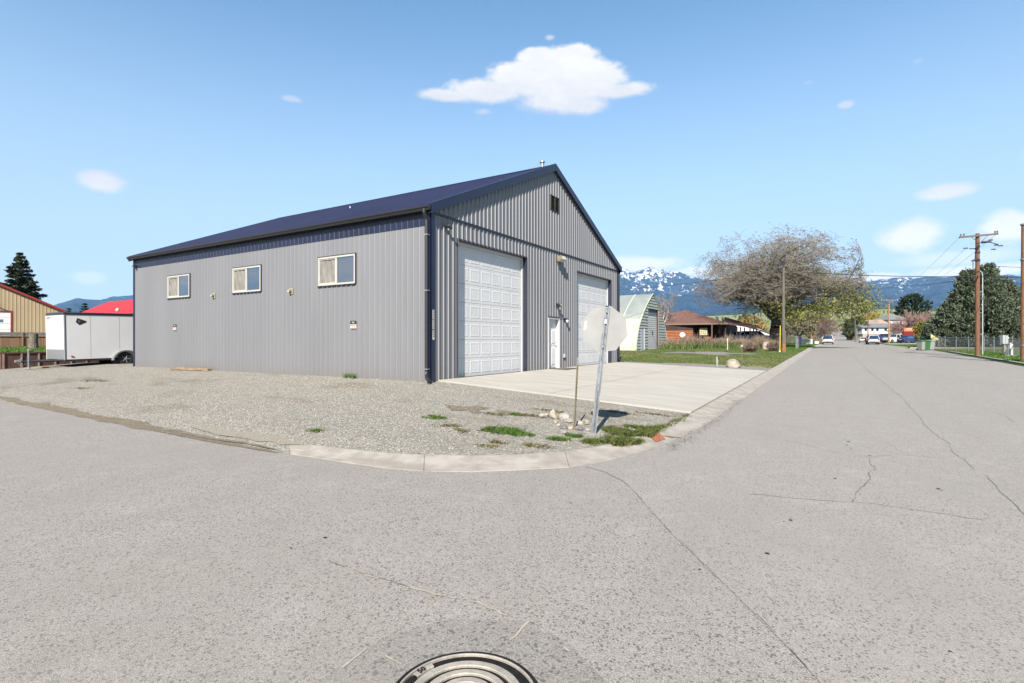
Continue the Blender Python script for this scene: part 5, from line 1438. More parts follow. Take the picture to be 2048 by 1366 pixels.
# leaf litter and grit in the gutter
mb = MB(); rd = random.Random(3)
pathg = [ground_at(x, y, road_z) for x, y in ((1330, 905), (1370, 880), (1410, 855), (1440, 835), (1465, 812), (1480, 800))]
for i in range(900):
    k = rd.random() * (len(pathg) - 1.001); a = int(k); q = pathg[a].lerp(pathg[a + 1], k - a); q = q + Vector((rd.gauss(0, 0.09), rd.gauss(0, 0.12), 0)); s = rd.uniform(0.006, 0.02)
    an = rd.random() * 6; u = Vector((math.cos(an), math.sin(an), 0)) * s; v = Vector((-math.sin(an), math.cos(an), 0)) * s * 0.6; zz = Vector((0, 0, zs(q.y) - q.z + 0.020 + rd.random() * 0.01))
    mb.quad(q + u + zz, q + v + zz, q - u + zz, q - v + zz)
put(mb.build('gutter_litter', mat('dry_leaf_litter', (0.13, 0.09, 0.05), 0.9, island=0.5)), 'brown leaf litter and grit lying in the gutter of the drive', 'leaf litter', kind='stuff')

# manhole cover
M_IRON = mat('worn_iron', (0.47, 0.43, 0.37), 0.6, metal=0.1, col2=(0.33, 0.305, 0.265), vscale=11, bump=0.25, bscale=60, coords='World')
M_IROND = mat('dark_iron', (0.018, 0.017, 0.018), 0.85, metal=0.0, spec=0.1, var=0.3, vscale=20)
zc = road_z(0, 1) + 0.021
c = at(932, 0.5 + 1.0); 
dep_top = (CAM_Z - zc) * FOC / (1301 - 681); Rm = 0.365
cc = at(930, dep_top - Rm); cc.z = zc
t = thing('manhole_cover', 'round worn iron manhole cover with raised concentric rings set in the road', 'manhole cover', cc, R(YAW))
def ring(mb, r0, r1, z0, z1, n=72, a0=0, a1=2 * math.pi, bev=0.004):
    full = a1 - a0 > 6.28; m = n if full else int(n * (a1 - a0) / 6.283) + 1
    P = []
    for k in range(m + (0 if full else 1)):
        a = a0 + (a1 - a0) * k / m; ca, sa = math.cos(a), math.sin(a)
        P.append([(r0 * ca, r0 * sa, z0), (r0 * ca, r0 * sa, z1 - bev), ((r0 + bev) * ca, (r0 + bev) * sa, z1), ((r1 - bev) * ca, (r1 - bev) * sa, z1), (r1 * ca, r1 * sa, z1 - bev), (r1 * ca, r1 * sa, z0)])
    K_ = len(P)
    for k in range(K_ if full else K_ - 1):
        A, B = P[k], P[(k + 1) % K_]
        for j in range(5): mb.quad(A[j], B[j], B[j + 1], A[j + 1])
mb = MB(); ring(mb, Rm - 0.022, Rm, -0.05, -0.002); fr = mb.build('frame', M_IROND, t)
mb = MB(); mb.lathe((0, 0, 0), [(0.0, -0.0135), (Rm - 0.021, -0.0135), (Rm - 0.021, -0.018)], 72); mb.build('cover_plate', M_IROND, t)
mb = MB(); ring(mb, Rm - 0.033, Rm - 0.023, -0.014, 0.001, bev=0.002); mb.build('rim', M_IRON, t)
a_s = R(140)
for (r0, r1) in ((0.236, 0.278), (0.170, 0.208), (0.103, 0.143)):
    mb = MB(); ring(mb, r0, r1, -0.014, 0.0); mb.build('raised_ring', M_IRON, t)
mb = MB(); ring(mb, 0.0, 0.085, -0.014, 0.0, a0=R(55), a1=R(105)); mb.build('raised_ring', M_IRON, t)
mb = MB(); ring(mb, 0.292, 0.325, -0.014, 0.0, a0=R(128), a1=R(150)); mb.build('number_plate', M_IRON, t)
me = text_mesh('50', 0.045, 0.002)
me.transform(Matrix.Translation(Vector((0.305 * math.cos(R(141)), 0.305 * math.sin(R(141)), 0.002))) @ Matrix.Rotation(R(141 - 90), 4, 'Z')); link_mesh('lettering', me, M_IROND, t)

# ---------------------------------------------------------------- weeds and grass
def blades(name, label, cat, pts, h, w, m, seed=0, n_per=6, spread=0.05, kind='stuff', lean=0.35):
    """tufts of upright blades at the given feet"""
    g = np.random.default_rng(seed); P = np.repeat(np.array(pts, dtype=np.float64), n_per, axis=0); n = len(P)
    P[:, :2] += g.normal(size=(n, 2)) * spread
    a = g.random(n) * 6.283; ln = g.normal(size=(n, 2)) * lean; hh = h * (0.45 + 0.9 * g.random(n))
    side = np.stack([np.cos(a), np.sin(a), np.zeros(n)], axis=1) * (w * (0.6 + 0.8 * g.random((n, 1))))
    tip = P + np.stack([ln[:, 0] * hh, ln[:, 1] * hh, hh], axis=1); mid = P + np.stack([ln[:, 0] * hh * 0.35, ln[:, 1] * hh * 0.35, hh * 0.55], axis=1)
    V = np.stack([P - side, P + side, mid + side * 0.7, tip, mid - side * 0.7], axis=1).reshape(-1, 3)
    F = (np.arange(n) * 5)[:, None] + np.arange(5)[None, :]
    return put(link_mesh(name, np_mesh(name, V, F), m), label, cat, kind=kind)
def in_poly(x, y, poly):
    c = False
    for (x1, y1), (x2, y2) in zip(poly, poly[1:] + poly[:1]):
        if (y1 > y) != (y2 > y) and x < (x2 - x1) * (y - y1) / (y2 - y1) + x1: c = not c
    return c
M_WEED = leaf_mat('fresh_weed_leaves', (0.16, 0.22, 0.055), 0.6, 0.3)
M_WEEDD = leaf_mat('dry_weed_leaves', (0.23, 0.20, 0.09), 0.45, 0.2)
M_GRASS = leaf_mat('grass_blades', (0.18, 0.235, 0.075), 0.5, 0.3)
M_GRASSD = leaf_mat('dry_grass_blades', (0.30, 0.27, 0.14), 0.4, 0.2)
M_BRIGHT = leaf_mat('bright_grass_blades', (0.13, 0.24, 0.045), 0.45, 0.3)
rd = random.Random(12)
# mat of weeds round the foot of the sign and along the kerb
P, Q = [], []
poly_px = [(1165, 884), (1190, 878), (1225, 872), (1205, 856), (1240, 850), (1290, 857), (1330, 853), (1365, 838), (1380, 832), (1372, 842), (1330, 858), (1306, 868), (1300, 880), (1280, 886), (1240, 891), (1190, 893)]
wp = [tuple(ground_at(x, y)[:2]) for x, y in poly_px]
x0, x1 = min(p[0] for p in wp), max(p[0] for p in wp); y0, y1 = min(p[1] for p in wp), max(p[1] for p in wp)
while len(P) < 1000:
    x, y = rd.uniform(x0, x1), rd.uniform(y0, y1)
    if not in_poly(x, y, wp): continue
    k = mnoise.noise(Vector((x * 2.4, y * 2.4, 1)))
    if k < -0.30 + 0.35 * rd.random(): continue
    P.append((x, y, gz(x, y) - 0.01)) if rd.random() < 0.62 else Q.append((x, y, gz(x, y) - 0.01))
blades('corner_weeds', 'low green weeds matted along the kerb behind the leaning sign', 'weeds', P, 0.055, 0.006, M_WEED, 1, 9, 0.035, lean=0.9)
blades('dry_corner_weeds', 'dry straw mixed into the weeds along the kerb', 'weeds', Q, 0.05, 0.005, M_WEEDD, 2, 7, 0.04, lean=1.0)
P, Q = [], []
for (px, py, rx, ry, n, dry) in [(1005, 862, .42, .16, 200, 0), (1042, 869, .25, .10, 70, 0), (872, 836, .30, .10, 50, 0), (1115, 879, .20, .07, 60, 0), (630, 862, .16, .05, 25, 0), (925, 862, .18, .07, 22, 1), (905, 852, .2, .06, 22, 1), (1072, 893, .25, .06, 36, 1), (970, 892, .2, .05, 27, 1), (1000, 886, .2, .05, 22, 1), (1058, 832, .2, .06, 27, 1), (988, 829, .25, .07, 40, 1), (1150, 873, .12, .05, 50, 0), (1030, 830, .15, .05, 40, 0), (728, 753, .35, .16, 50, 0), (745, 755, .5, .12, 49, 1), (1100, 822, .4, .05, 31, 1), (1240, 826, .5, .05, 36, 1), (1310, 829, .5, .05, 31, 1), (190, 762, .8, .12, 27, 1), (920, 858, .9, .3, 18, 1), (160, 777, .5, .1, 18, 1), (640, 745, 1.0, .08, 80, 1), (300, 727, 1.5, .1, 40, 1), (560, 742, 1.5, .08, 50, 1)]:
    g = ground_at(px, py)
    for k in range(n):
        a, r = rd.random() * 6.283, rd.random() ** 0.6; x, y = g.x + math.cos(a) * r * rx, g.y + math.sin(a) * r * ry * 1.6
        if y > BY - 0.05 and x < BX: continue
        (Q if dry or rd.random() < 0.15 else P).append((x, y, gz(x, y) - 0.01))
blades('gravel_weeds', 'scattered small green weed tufts growing through the gravel', 'weeds', P, 0.05, 0.006, M_BRIGHT, 3, 8, 0.03, lean=0.9)
blades('dry_gravel_weeds', 'scattered dry weed tufts growing through the gravel', 'weeds', Q, 0.045, 0.005, M_WEEDD, 4, 7, 0.035, lean=1.0)
g = ground_at(728, 753)
blades('grass_tuft', 'bright green grass tuft at the foot of the side wall', 'grass tuft', [(g.x + rd.gauss(0, .12), BY - 0.1 + rd.gauss(0, .03), gz(g.x, BY - .1)) for _ in range(14)], 0.15, 0.007, M_BRIGHT, 5, 8, 0.04, kind='thing', lean=0.5)
# small stones over the gravel: one heap of stuff
g_ = np.random.default_rng(8); n = 9000; X = g_.uniform(-16, -2.9, n * 2); Y = g_.uniform(5.3, 11.8, n * 2)
C = [(x, y, gz(x, y) + 0.002) for x, y in zip(X, Y) if x < -9.95 or in_poly(x, y, gravel)][:n]
C = np.array(C); A = np.array([(1, 0, 0), (-0.5, 0.87, 0), (-0.5, -0.87, 0), (0.1, 0.1, 1)]); n = len(C)
s = g_.uniform(0.006, 0.018, (n, 1, 1)); th = g_.random(n) * 6.28; Rm_ = np.stack([np.stack([np.cos(th), -np.sin(th), 0 * th], 1), np.stack([np.sin(th), np.cos(th), 0 * th], 1), np.stack([0 * th, 0 * th, 1 + 0 * th], 1)], 1)
V = np.einsum('nij,kj->nki', Rm_, A) * s + C[:, None, :]
F = ((np.arange(n) * 4)[:, None, None] + np.array([(0, 1, 3), (1, 2, 3), (2, 0, 3)])[None]).reshape(-1, 3)
put(link_mesh('pebbles', np_mesh('pebbles', V.reshape(-1, 3), F), mat('loose_stones', (0.36, 0.34, 0.30), 0.9, island=0.55)), 'loose crushed stones scattered over the gravel lot', 'gravel', kind='stuff')

# lawn grass: green with drier, barer patches
def lawn_blades(name, label, x0, x1, y0, y1, n, h, w, m, seed, cond, spread=0.06, per=4, lean=0.45, zf=gz):
    rd = random.Random(seed); P = []
    tries = 0
    while len(P) < n and tries < n * 30:
        tries += 1; x, y = rd.uniform(x0, x1), y0 + (y1 - y0) * rd.random() ** 1.6
        if cond(x, y): P.append((x, y, zf(x, y) - 0.01))
    return blades(name, label, 'grass', P, h, w, m, seed, per, spread, lean=lean)
def pad(x, y): return ((x + 9.2) / 5.2) ** 2 + ((y - 43.5) / 3.6) ** 2 < 0.8
def frame_ok(x, y): return x > -0.37 * y - 1.5
dry = lambda x, y: mnoise.noise(Vector((x * 0.35, y * 0.35, 4))) > 0.02
lawn_blades('lawn_grass', 'short spring grass on the lawn beside the arched shed', -22, -2.9, 28.3, 60, 26000, 0.075, 0.014, M_GRASS, 21, lambda x, y: frame_ok(x, y) and not pad(x, y) and (y > 29.6 or x < -8) and (not dry(x, y) or random.random() < 0.35), per=4)
lawn_blades('dry_lawn_grass', 'straw coloured patches in the lawn beside the arched shed', -20, -2.9, 29.2, 46, 6000, 0.06, 0.012, M_GRASSD, 22, lambda x, y: frame_ok(x, y) and not pad(x, y) and dry(x, y), per=4)
lawn_blades('verge_grass', 'bright green grass on the verge along the right side of the street', 8.7, 16, 36, 58, 9000, 0.10, 0.016, M_BRIGHT, 23, lambda x, y: True, per=4)
lawn_blades('far_lawn_grass', 'bright green lawn in front of the parked cars on the right', 7.1, 34, 74, 111, 9000, 0.10, 0.03, M_BRIGHT, 24, lambda x, y: y > 73.8, per=3, zf=lambda x, y: zs(y) + 0.09)
lawn_blades('kerbside_grass', 'bright green grass strip on the left beyond the wooden pole', -9, -2.9, 56, 120, 9000, 0.10, 0.028, M_BRIGHT, 25, lambda x, y: True, per=3)
lawn_blades('terrace_grass', 'green grass above the brown board retaining wall', -62, -34.3, 9, 40, 14000, 0.12, 0.03, M_BRIGHT, 26, lambda x, y: True, per=3, zf=lambda x, y: 0.56)
# rank green weeds and dead brown stalks in a band in front of the brown house
def band(n, seed, y0=50.0):
    rd = random.Random(seed); P = []
    a, b = at(1333, 51), at(1540, 57)
    for i in range(n):
        k = rd.random(); q = a.lerp(b, k) + Vector((rd.gauss(0, 0.3), rd.uniform(-1.8, 2.2), 0)); P.append((q.x, q.y, gz(q.x, q.y) - 0.02))
    return P
blades('green_weeds', 'knee high green weeds in front of the brown house', 'weeds', band(2600, 31), 0.5, 0.03, M_GRASS, 32, 5, 0.10, lean=0.3)
M_STALK = mat('dead_stalks', (0.27, 0.20, 0.145), 0.95, island=0.7)
sg = []
rd = random.Random(33)
for (x, y, z) in band(1900, 34):
    y += 1.6; cl = mnoise.noise(Vector((x * 0.9, y * 0.9, 2)))
    if cl < -0.12 + rd.uniform(-0.15, 0.15): continue
    h = rd.uniform(0.5, 1.2) * (1.0 + 0.9 * cl)
    for k in range(3):
        a = rd.random() * 6.28; s = h * rd.uniform(0.3, 0.9); q = Vector((x, y, z)); tip = q + Vector((math.cos(a) * h * 0.25, math.sin(a) * h * 0.25, h * rd.uniform(0.7, 1)))
        sg.append((q, tip, 0.016, 0.008)); m_ = q.lerp(tip, 0.65)
        for j in range(2): sg.append((m_, m_ + Vector((rd.gauss(0, .12), rd.gauss(0, .12), rd.uniform(.05, .3))), 0.018, 0.010))
put(link_mesh('dead_stalks', seg_mesh('dead_stalks', sg, 3), M_STALK), 'dense band of dead reddish brown stalks in front of the brown house', 'dry weeds', kind='stuff')
def bush(name, label, loc, w, h, n, m, seed, size=0.10, group=None):
    t = thing(name, label, 'shrub', loc, 0, group); rd = random.Random(seed); sg, L_ = [], []
    for i in range(n):
        a = rd.random() * 6.28; r = rd.random(); tip = Vector((math.cos(a) * w / 2 * r, math.sin(a) * w / 2 * r, h * (1 - 0.5 * r * r) * rd.uniform(0.7, 1)))
        sg.append((Vector((tip.x * 0.2, tip.y * 0.2, 0)), tip, 0.012, 0.008)); m1 = tip * 0.7
        for k in range(3): sg.append((m1, m1 + Vector((rd.gauss(0, .15), rd.gauss(0, .15), rd.uniform(0, .3))), 0.012, 0.008))
        L_.append(tip * rd.uniform(0.8, 1))
    link_mesh('stems', seg_mesh('stems', sg, 3), m, t)
    return t
bush('dry_bush', 'rounded dead brown bush left of the painted drum by the wooden pole', ground_at(1500, 704), 1.9, 0.95, 420, M_STALK, 1)
bush('dry_bush', 'dead brown bush between the painted drum and the wooden pole', ground_at(1547, 703), 1.5, 1.0, 320, M_STALK, 2)
# ---------------------------------------------------------------- left: trailer, fences, buildings
M_TRW = mat('trailer_white', (0.86, 0.86, 0.86), 0.35, col2=(0.80, 0.805, 0.81), vscale=0.8)
M_TREAD = mat('tread_plate', (0.42, 0.43, 0.44), 0.4, metal=0.5, var=0.3, vscale=30)
TX, TY, TW, TL = -31.0, 10.3, 2.13, 6.2
t = thing('cargo_trailer', 'white enclosed cargo trailer with a black roof edge parked behind the workshop', 'trailer', (TX, TY, -0.14))
pit = Matrix.Rotation(R(0.8), 4, 'X')
t.rotation_euler = (R(0.9), 0, 0)
zb, zt = 0.42, 2.55
mb = MB()                                   # body with a cut front corner round and wheel arch on the near side
mb.bb((-TW, 0.06, zb), (-0.02, TL, zt)); mb.bb((-TW + 0.03, -0.02, zb), (-0.06, 0.06, zt))
body = mb.build('body', M_TRW, t)
mb = MB()
for y in (0.04, 1.02, 2.24, 3.46, 4.68): mb.bb((-0.021, y - 0.006, zb + 0.05), (-0.016, y + 0.006, zt - 0.06))
mb.build('panel_seams', mat('seam_grey', (0.42, 0.42, 0.43), 0.6), body)
mb = MB(); mb.bb((-TW * 0.5 - 0.006, -0.0235, zb + 0.5), (-TW * 0.5 + 0.006, -0.018, zt - 0.1)); mb.build('front_seam', mat('seam_grey2', (0.5, 0.5, 0.5), 0.6), body)
mb = MB(); mb.prism([(-TW - 0.01, -0.04, zt - 0.01), (0.0, -0.04, zt - 0.01), (0.0, -0.03, zt + 0.09), (-0.12, 0.0, zt + 0.12), (-TW + 0.12, 0.0, zt + 0.12), (-TW - 0.01, -0.03, zt + 0.09)], (0, TL + 0.05, 0)); mb.build('roof_rail', M_BLACKM, t)
mb = MB(); mb.bb((-TW + 0.02, -0.03, zb), (-0.04, -0.021, zb + 0.48)); mb.build('stone_guard', M_TREAD, t)
for x in (-TW, -0.03):
    mb = MB(); mb.tube([(x, 0.0, zb - 0.02), (x, 0.0, zt)], 0.035, 10); mb.build('corner_post', M_TREAD if x == -0.03 else M_TRW, t)
mb = MB(); mb.bb((-TW, 0.0, zb - 0.10), (0.0, 1.9, zb - 0.005)); mb.bb((-TW, 3.05, zb - 0.10), (0.0, TL, zb - 0.005)); mb.bb((-TW, 1.9, zb - 0.05), (-0.3, 3.05, zb - 0.005)); mb.build('chassis', M_BLACKM, t)
# fenders, wheels
for s, x in ((1, 0.0), (-1, -TW)):
    mb = MB(); P = []
    for k in range(13):
        a = math.pi * k / 12; P.append((2.46 - 0.60 * math.cos(a) * 1.0, 0.30 + 0.50 * math.sin(a)))
    out = [(x - 0.02 * s, y, z) for y, z in P]; inn = [(x - 0.02 * s, 2.46 + (y - 2.46) * 0.90, 0.30 + (z - 0.30) * 0.90) for y, z in P]
    for k in range(12):
        mb.prism([out[k], out[k + 1], inn[k + 1], inn[k]], (0.22 * s, 0, 0))
    mb.build('fender', M_TREAD, t)
    mb = MB(); mb.lathe((x + 0.02 * s, 2.46, 0.345), [(0.0, -0.12), (0.28, -0.12), (0.33, -0.09), (0.345, -0.05), (0.345, 0.05), (0.33, 0.09), (0.24, 0.10), (0.21, 0.075)], 28, 'X')
    wh = mb.build('wheel', M_RUBBER, t, smooth=False)
    mb = MB(); mb.lathe((x + 0.02 * s, 2.46, 0.345), [(0.21, 0.06 * s), (0.205, 0.095 * s), (0.19, 0.10 * s), (0.18, 0.05 * s), (0.0, 0.045 * s)], 24, 'X'); rim = mb.build('rim', M_BLACKM, wh)
    mb = MB()
    for k in range(5):
        a = k * 1.2566; mb.tube([(x + 0.075 * s, 2.46, 0.345), (x + 0.10 * s, 2.46 + 0.19 * math.cos(a), 0.345 + 0.19 * math.sin(a))], [0.03, 0.018], 6)
    mb.lathe((x + 0.02 * s, 2.46, 0.345), [(0.05, 0.05 * s), (0.045, 0.12 * s), (0.0, 0.125 * s)], 12, 'X'); mb.build('spokes', M_GALV, wh)
mb = MB(); mb.tube([(-TW, 2.46, 0.345), (0, 2.46, 0.345)], 0.05, 8); mb.build('axle', M_BLACKM, t)
# tongue, coupler, jack
mb = MB(); mb.tube([(-0.25, 0.2, zb - 0.05), (-TW / 2, -1.15, zb - 0.06)], 0.05, 4); mb.tube([(-TW + 0.25, 0.2, zb - 0.05), (-TW / 2, -1.15, zb - 0.06)], 0.05, 4); mb.tube([(-TW / 2, -0.2, zb - 0.05), (-TW / 2, -1.35, zb - 0.06)], 0.05, 4); mb.build('tongue', M_BLACKM, t)
mb = MB(); mb.tube([(-TW / 2, -1.3, zb - 0.06), (-TW / 2, -1.5, zb - 0.03)], [0.06, 0.07], 8); mb.tube([(-TW / 2, -1.4, zb), (-TW / 2, -1.25, zb + 0.08)], 0.02, 6); mb.build('coupler', M_GALV, t)
mb = MB(); mb.tube([(-TW / 2 + 0.10, -1.05, 0.08), (-TW / 2 + 0.10, -1.05, 0.95)], 0.035, 8); mb.tube([(-TW / 2 + 0.10, -1.05, 0.93), (-TW / 2 + 0.34, -1.05, 0.90)], 0.014, 6); mb.lathe((-TW / 2 + 0.10, -1.05, 0.03), [(0.08, 0.0), (0.07, 0.06), (0.0, 0.07)], 10); mb.build('jack', M_GALV, t)
mb = MB()
pts = [(-TW / 2 - 0.05, -1.0, zb), (-TW / 2 - 0.12, -1.15, 0.2), (-TW / 2 + 0.05, -1.3, 0.1), (-TW / 2 + 0.1, -1.42, 0.3)]
mb.tube(pts, 0.014, 5); mb.build('safety_chain', M_GALV, t)
# side marker / emblem
mb = MB(); mb.prism([(-0.0195, 0.50, zt - 0.16), (-0.0195, 0.86, zt - 0.30), (-0.0195, 0.86, zt - 0.36), (-0.0195, 0.58, zt - 0.50), (-0.0195, 0.44, zt - 0.36)], (0.006, 0, 0)); em = mb.build('emblem', M_BLACKM, t)
mb = MB(); mb.prism([(-0.013, 0.52, zt - 0.25), (-0.013, 0.62, zt - 0.27), (-0.013, 0.60, zt - 0.40), (-0.013, 0.53, zt - 0.38)], (0.002, 0, 0)); mb.build('emblem_mark', mat('emblem_grey', (0.12, 0.12, 0.15), 0.5), em)
text_on('ROCK', 0.19, (-TW + 0.32, -0.024, zt - 0.15), (1, 0, 0), (0, 0, 1), M_BLACKM, t)
mb = MB(); mb.bb((-0.0195, 0.22, zb + 0.12), (0.01, 0.32, zb + 0.17)); mb.build('marker_light', M_RED, t)

M_BOARD = mat('brown_boards', (0.075, 0.032, 0.022), 0.85, col2=(0.12, 0.055, 0.038), vscale=4, stretch=(3, 3, .5), bump=0.3)
M_BATTEN = mat('faded_battens', (0.34, 0.22, 0.16), 0.9, var=0.2, vscale=5)
M_CEDAR = mat('red_cedar', (0.36, 0.20, 0.11), 0.9, island=0.30)
M_GREYW = mat('grey_wood', (0.22, 0.215, 0.205), 0.9, var=0.25, vscale=6)
# low retaining wall of brown boards
t = thing('retaining_wall', 'low retaining wall of dark brown upright boards holding the green terrace behind the trailer', 'wall', (-34.05, 8.87, -0.25))
mb = MB(); mb.bb((-0.04, 0, 0), (0.0, 22, 0.80)); mb.bb((-0.045, 0, 0.80), (0.05, 22, 0.86)); mb.build('boards', M_BOARD, t)
mb = MB(); mb.bb((-20, -0.03, 0), (0.0, 0.0, 0.80)); mb.bb((-20, -0.06, 0.80), (-0.05, 0.0, 0.86)); mb.build('boards', M_BOARD, t)
for i in range(34):
    mb = MB(); y = 0.02 + i * 0.66; mb.bb((0.0, y, 0.0), (0.045, y + 0.06, 0.798)); mb.build('batten', M_BATTEN if i < 26 else M_BATTEN, t)
t0 = None
# cedar fence on the terrace
A, B = at(-30, 46), at(112, 50)
d = Vector((B.x - A.x, B.y - A.y, 0)); Ln = d.length; d.normalize()
t = thing('board_fence', 'red brown cedar board fence with grey top boards below the tan metal building', 'fence', (A.x, A.y, 0.50), math.atan2(d.y, d.x))
mb = MB(); rd = random.Random(2); x = 0
while x < Ln + 6:
    w = 0.14; mb.bb((x, rd.uniform(-.006, .006), 0), (x + w - 0.006, 0.02 + rd.uniform(0, .004), 1.05 + rd.uniform(-0.02, 0.02))); x += w
mb.build('boards', M_CEDAR, t)
mb = MB(); mb.bb((0, -0.03, 1.12), (Ln + 6, 0.0, 1.42)); mb.build('top_boards', M_GREYW, t)
mb = MB(); mb.bb((0, -0.06, 1.03), (Ln + 6, -0.02, 1.11)); mb.build('rail', M_CEDAR, t)
for i in range(int((Ln + 6) / 2.4) + 1):
    mb = MB(); mb.bb((i * 2.4, -0.10, 0), (i * 2.4 + 0.09, -0.032, 1.42)); mb.build('post', M_CEDAR, t)
# cut trunk
p = at(67, 36)
t = thing('tree_stump', 'thick grey sawn off trunk standing on the grass in front of the cedar fence', 'stump', (p.x, p.y, 0.5))
mb = MB(); mb.tube([(0, 0, -0.1), (0.02, 0, 0.1), (0.0, 0, 0.5), (0.04, 0, 1.13)], [0.40, 0.29, 0.25, 0.24], 14); mb.build('trunk', M_BARK, t)
mb = MB(); mb.lathe((0.04, 0, 1.13), [(0.0, 0.0), (0.235, 0.0), (0.235, 0.012), (0.0, 0.014)], 14); mb.build('cut_face', M_BATTEN, t)
# orange block and firewood bits by the trailer
g = ground_at(90, 736); rock('chock_block', 'orange brown block on the gravel beside the trailer tongue', g, 0.20, 0.12, 0.07, 4, mat('orange_clay', (0.42, 0.2, 0.09), 0.9, var=0.2), None, 1.0, 2, 'block')

# tan metal building
M_TAN = mat('tan_wall_panel', (0.40, 0.31, 0.185), 0.5, col2=(0.44, 0.34, 0.21), vscale=0.5, coords='World')
M_REDM = mat('red_metal_trim', (0.28, 0.02, 0.02), 0.45)
M_REDR = mat('bright_red_roof', (0.55, 0.012, 0.014), 0.65, col2=(0.62, 0.02, 0.022), vscale=0.5, coords='World')
p = at(128, 60)
t = thing('metal_building', 'tan metal building with red roof trim behind the cedar fence', 'building', (p.x, p.y, 0.5), math.atan2(-px_dir(128, 681).x, px_dir(128, 681).y))
Wd, ez, pk = 14.0, 3.96, 0.50
mb = MB(); ribbed(mb, (0, 0, 0), (-1, 0, 0), (0, 0, 1), (0, -1, 0), Wd, (lambda u: ez + pk * (u if u < 7 else 14 - u), 7.0), spacing=0.305, openings=[(4.4, 8.6, -1, 3.75)], rh=0.03, wb=0.05, wt=0.025, minor=False)
mb.build('gable_wall', M_TAN, t)
mb = MB(); mb.quad((0, 0, 0), (0, 16, 0), (0, 16, ez), (0, 0, ez)); mb.build('side_wall', M_TAN, t)
mb = MB()
for s in (1, -1):
    a = Vector((-7, -0.35, ez + pk * 7 + 0.12)); b = Vector((-7 + s * 7.3, -0.35, ez - pk * 0.3 + 0.12))
    mb.prism([a, b, b + Vector((0, 0, 0.08)), a + Vector((0, 0, 0.08))], (0, 17, 0))
mb.build('roof', M_REDR, t)
mb = MB()
for s in (1, -1):
    a = Vector((-7, -0.38, ez + pk * 7 + 0.2)); b = Vector((-7 + s * 7.3, -0.38, ez - pk * 0.3 + 0.2))
    mb.prism([a, b, b - Vector((0, 0, 0.22)), a - Vector((0, 0, 0.22))], (0, 0.03, 0))
mb.build('rake_trim', M_REDM, t)
mb = MB(); mb.bb((-8.75, -0.06, 0), (-8.6, 0.02, 3.9)); mb.bb((-4.4, -0.06, 0), (-4.25, 0.02, 3.9)); mb.bb((-8.6, -0.06, 3.75), (-4.4, 0.02, 3.9)); dr = mb.build('garage_door', M_REDM, t)
mb = MB()
for k in range(6): mb.bb((-8.6, 0.02, k * 0.625 + 0.01), (-4.4, 0.06, (k + 1) * 0.625 - 0.01))
mb.build('door_panel', M_WHITE, dr)
mb = MB(); mb.bb((-8.4, -0.01, 2.65), (-5.0, 0.018, 2.95)); mb.build('window_strip', M_GLASS, dr)
mb = MB(); mb.tube([(-6.6, -0.05, 4.9), (-5.2, -0.5, 4.45)], 0.06, 6); mb.build('conduit', M_GREYW, t)

# red roofed building behind the trailer
p = at(246, 52)
t = thing('red_roof_building', 'low building with a bright red metal hip roof showing above the white trailer', 'building', (p.x, p.y, 0.3))
def cz(py, tt): return CAM_Z + (681 - py) / FOC * tt - 0.3
P = {}
P['a'] = at(150, 50); P['b'] = at(420, 44); P['c'] = at(218, 58); P['d'] = at(420, 55); P['e'] = at(120, 66); P['f'] = at(420, 68)
def lv(k, z): q = P[k]; return (q.x - p.x, q.y - p.y, z)
ev, rg = cz(629.5, 50), cz(603, 58)
mb = MB(); mb.quad(lv('a', ev), lv('b', ev), lv('d', rg + 0.5), lv('c', rg)); mb.quad(lv('a', ev), lv('c', rg), lv('e', ev)); mb.quad(lv('c', rg), lv('d', rg + 0.5), lv('f', ev), lv('e', ev))
mb.quad(lv('a', ev - 0.02), lv('b', ev - 0.02), lv('f', ev - 0.02), lv('e', ev - 0.02)); mb.build('roof', M_REDR, t)
mb = MB(); q = [P[k] for k in ('a', 'b', 'f', 'e')]; cen = sum(q, Vector()) / 4; c4 = [cen + (x - cen) * 0.93 for x in q]
for i in range(4):
    a, b = c4[i], c4[(i + 1) % 4]; mb.quad((a.x - p.x, a.y - p.y, 0), (b.x - p.x, b.y - p.y, 0), (b.x - p.x, b.y - p.y, ev - 0.03), (a.x - p.x, a.y - p.y, ev - 0.03))
mb.build('wall', M_TAN, t)
q = at(235, 49.5); mb = MB(); mb.lathe((q.x - p.x, q.y - p.y, ev - 0.1), [(0.08, 0), (0.08, 0.42), (0.15, 0.45), (0.15, 0.6), (0.05, 0.68)], 10); mb.build('vent_pipe', M_SIGNW, t)
# ---------------------------------------------------------------- right: shed, house, poles, cars
M_QG = mat('pale_green_metal', (0.46, 0.50, 0.35), 0.5, col2=(0.54, 0.57, 0.45), vscale=0.5, coords='World')
M_QS = mat('silver_corrugated', (0.30, 0.34, 0.32), 0.5, metal=0.2, col2=(0.38, 0.41, 0.38), vscale=0.8, coords='World')
M_QE = mat('grey_green_siding', (0.36, 0.41, 0.38), 0.6, col2=(0.42, 0.46, 0.46), vscale=0.9, coords='World')
QX = -15.2; Q0, Q1 = 45.8, 55.9; QW = Q1 - Q0; QH = 5.52; qz = 0.16
t = thing('arched_shed', 'pale green and silver metal shed with a pointed arch roof left of the brown house', 'shed', (QX, Q0, qz))
def arch(k):          # k 0..1 around the arch
    u = k * 2 if k < 0.5 else (1 - k) * 2
    x = 0.5 * (1 - (1 - u) ** 1.85) ** 1.0 ; y = u
    # leaning sides meeting in a soft point
    h = QH * u; s = QW / 2 * (1 - u ** 2.05)
    return (QW / 2 - s if k < 0.5 else QW / 2 + s), h
NA = 48; A_ = [arch(i / NA) for i in range(NA + 1)]
Lq = 17.0
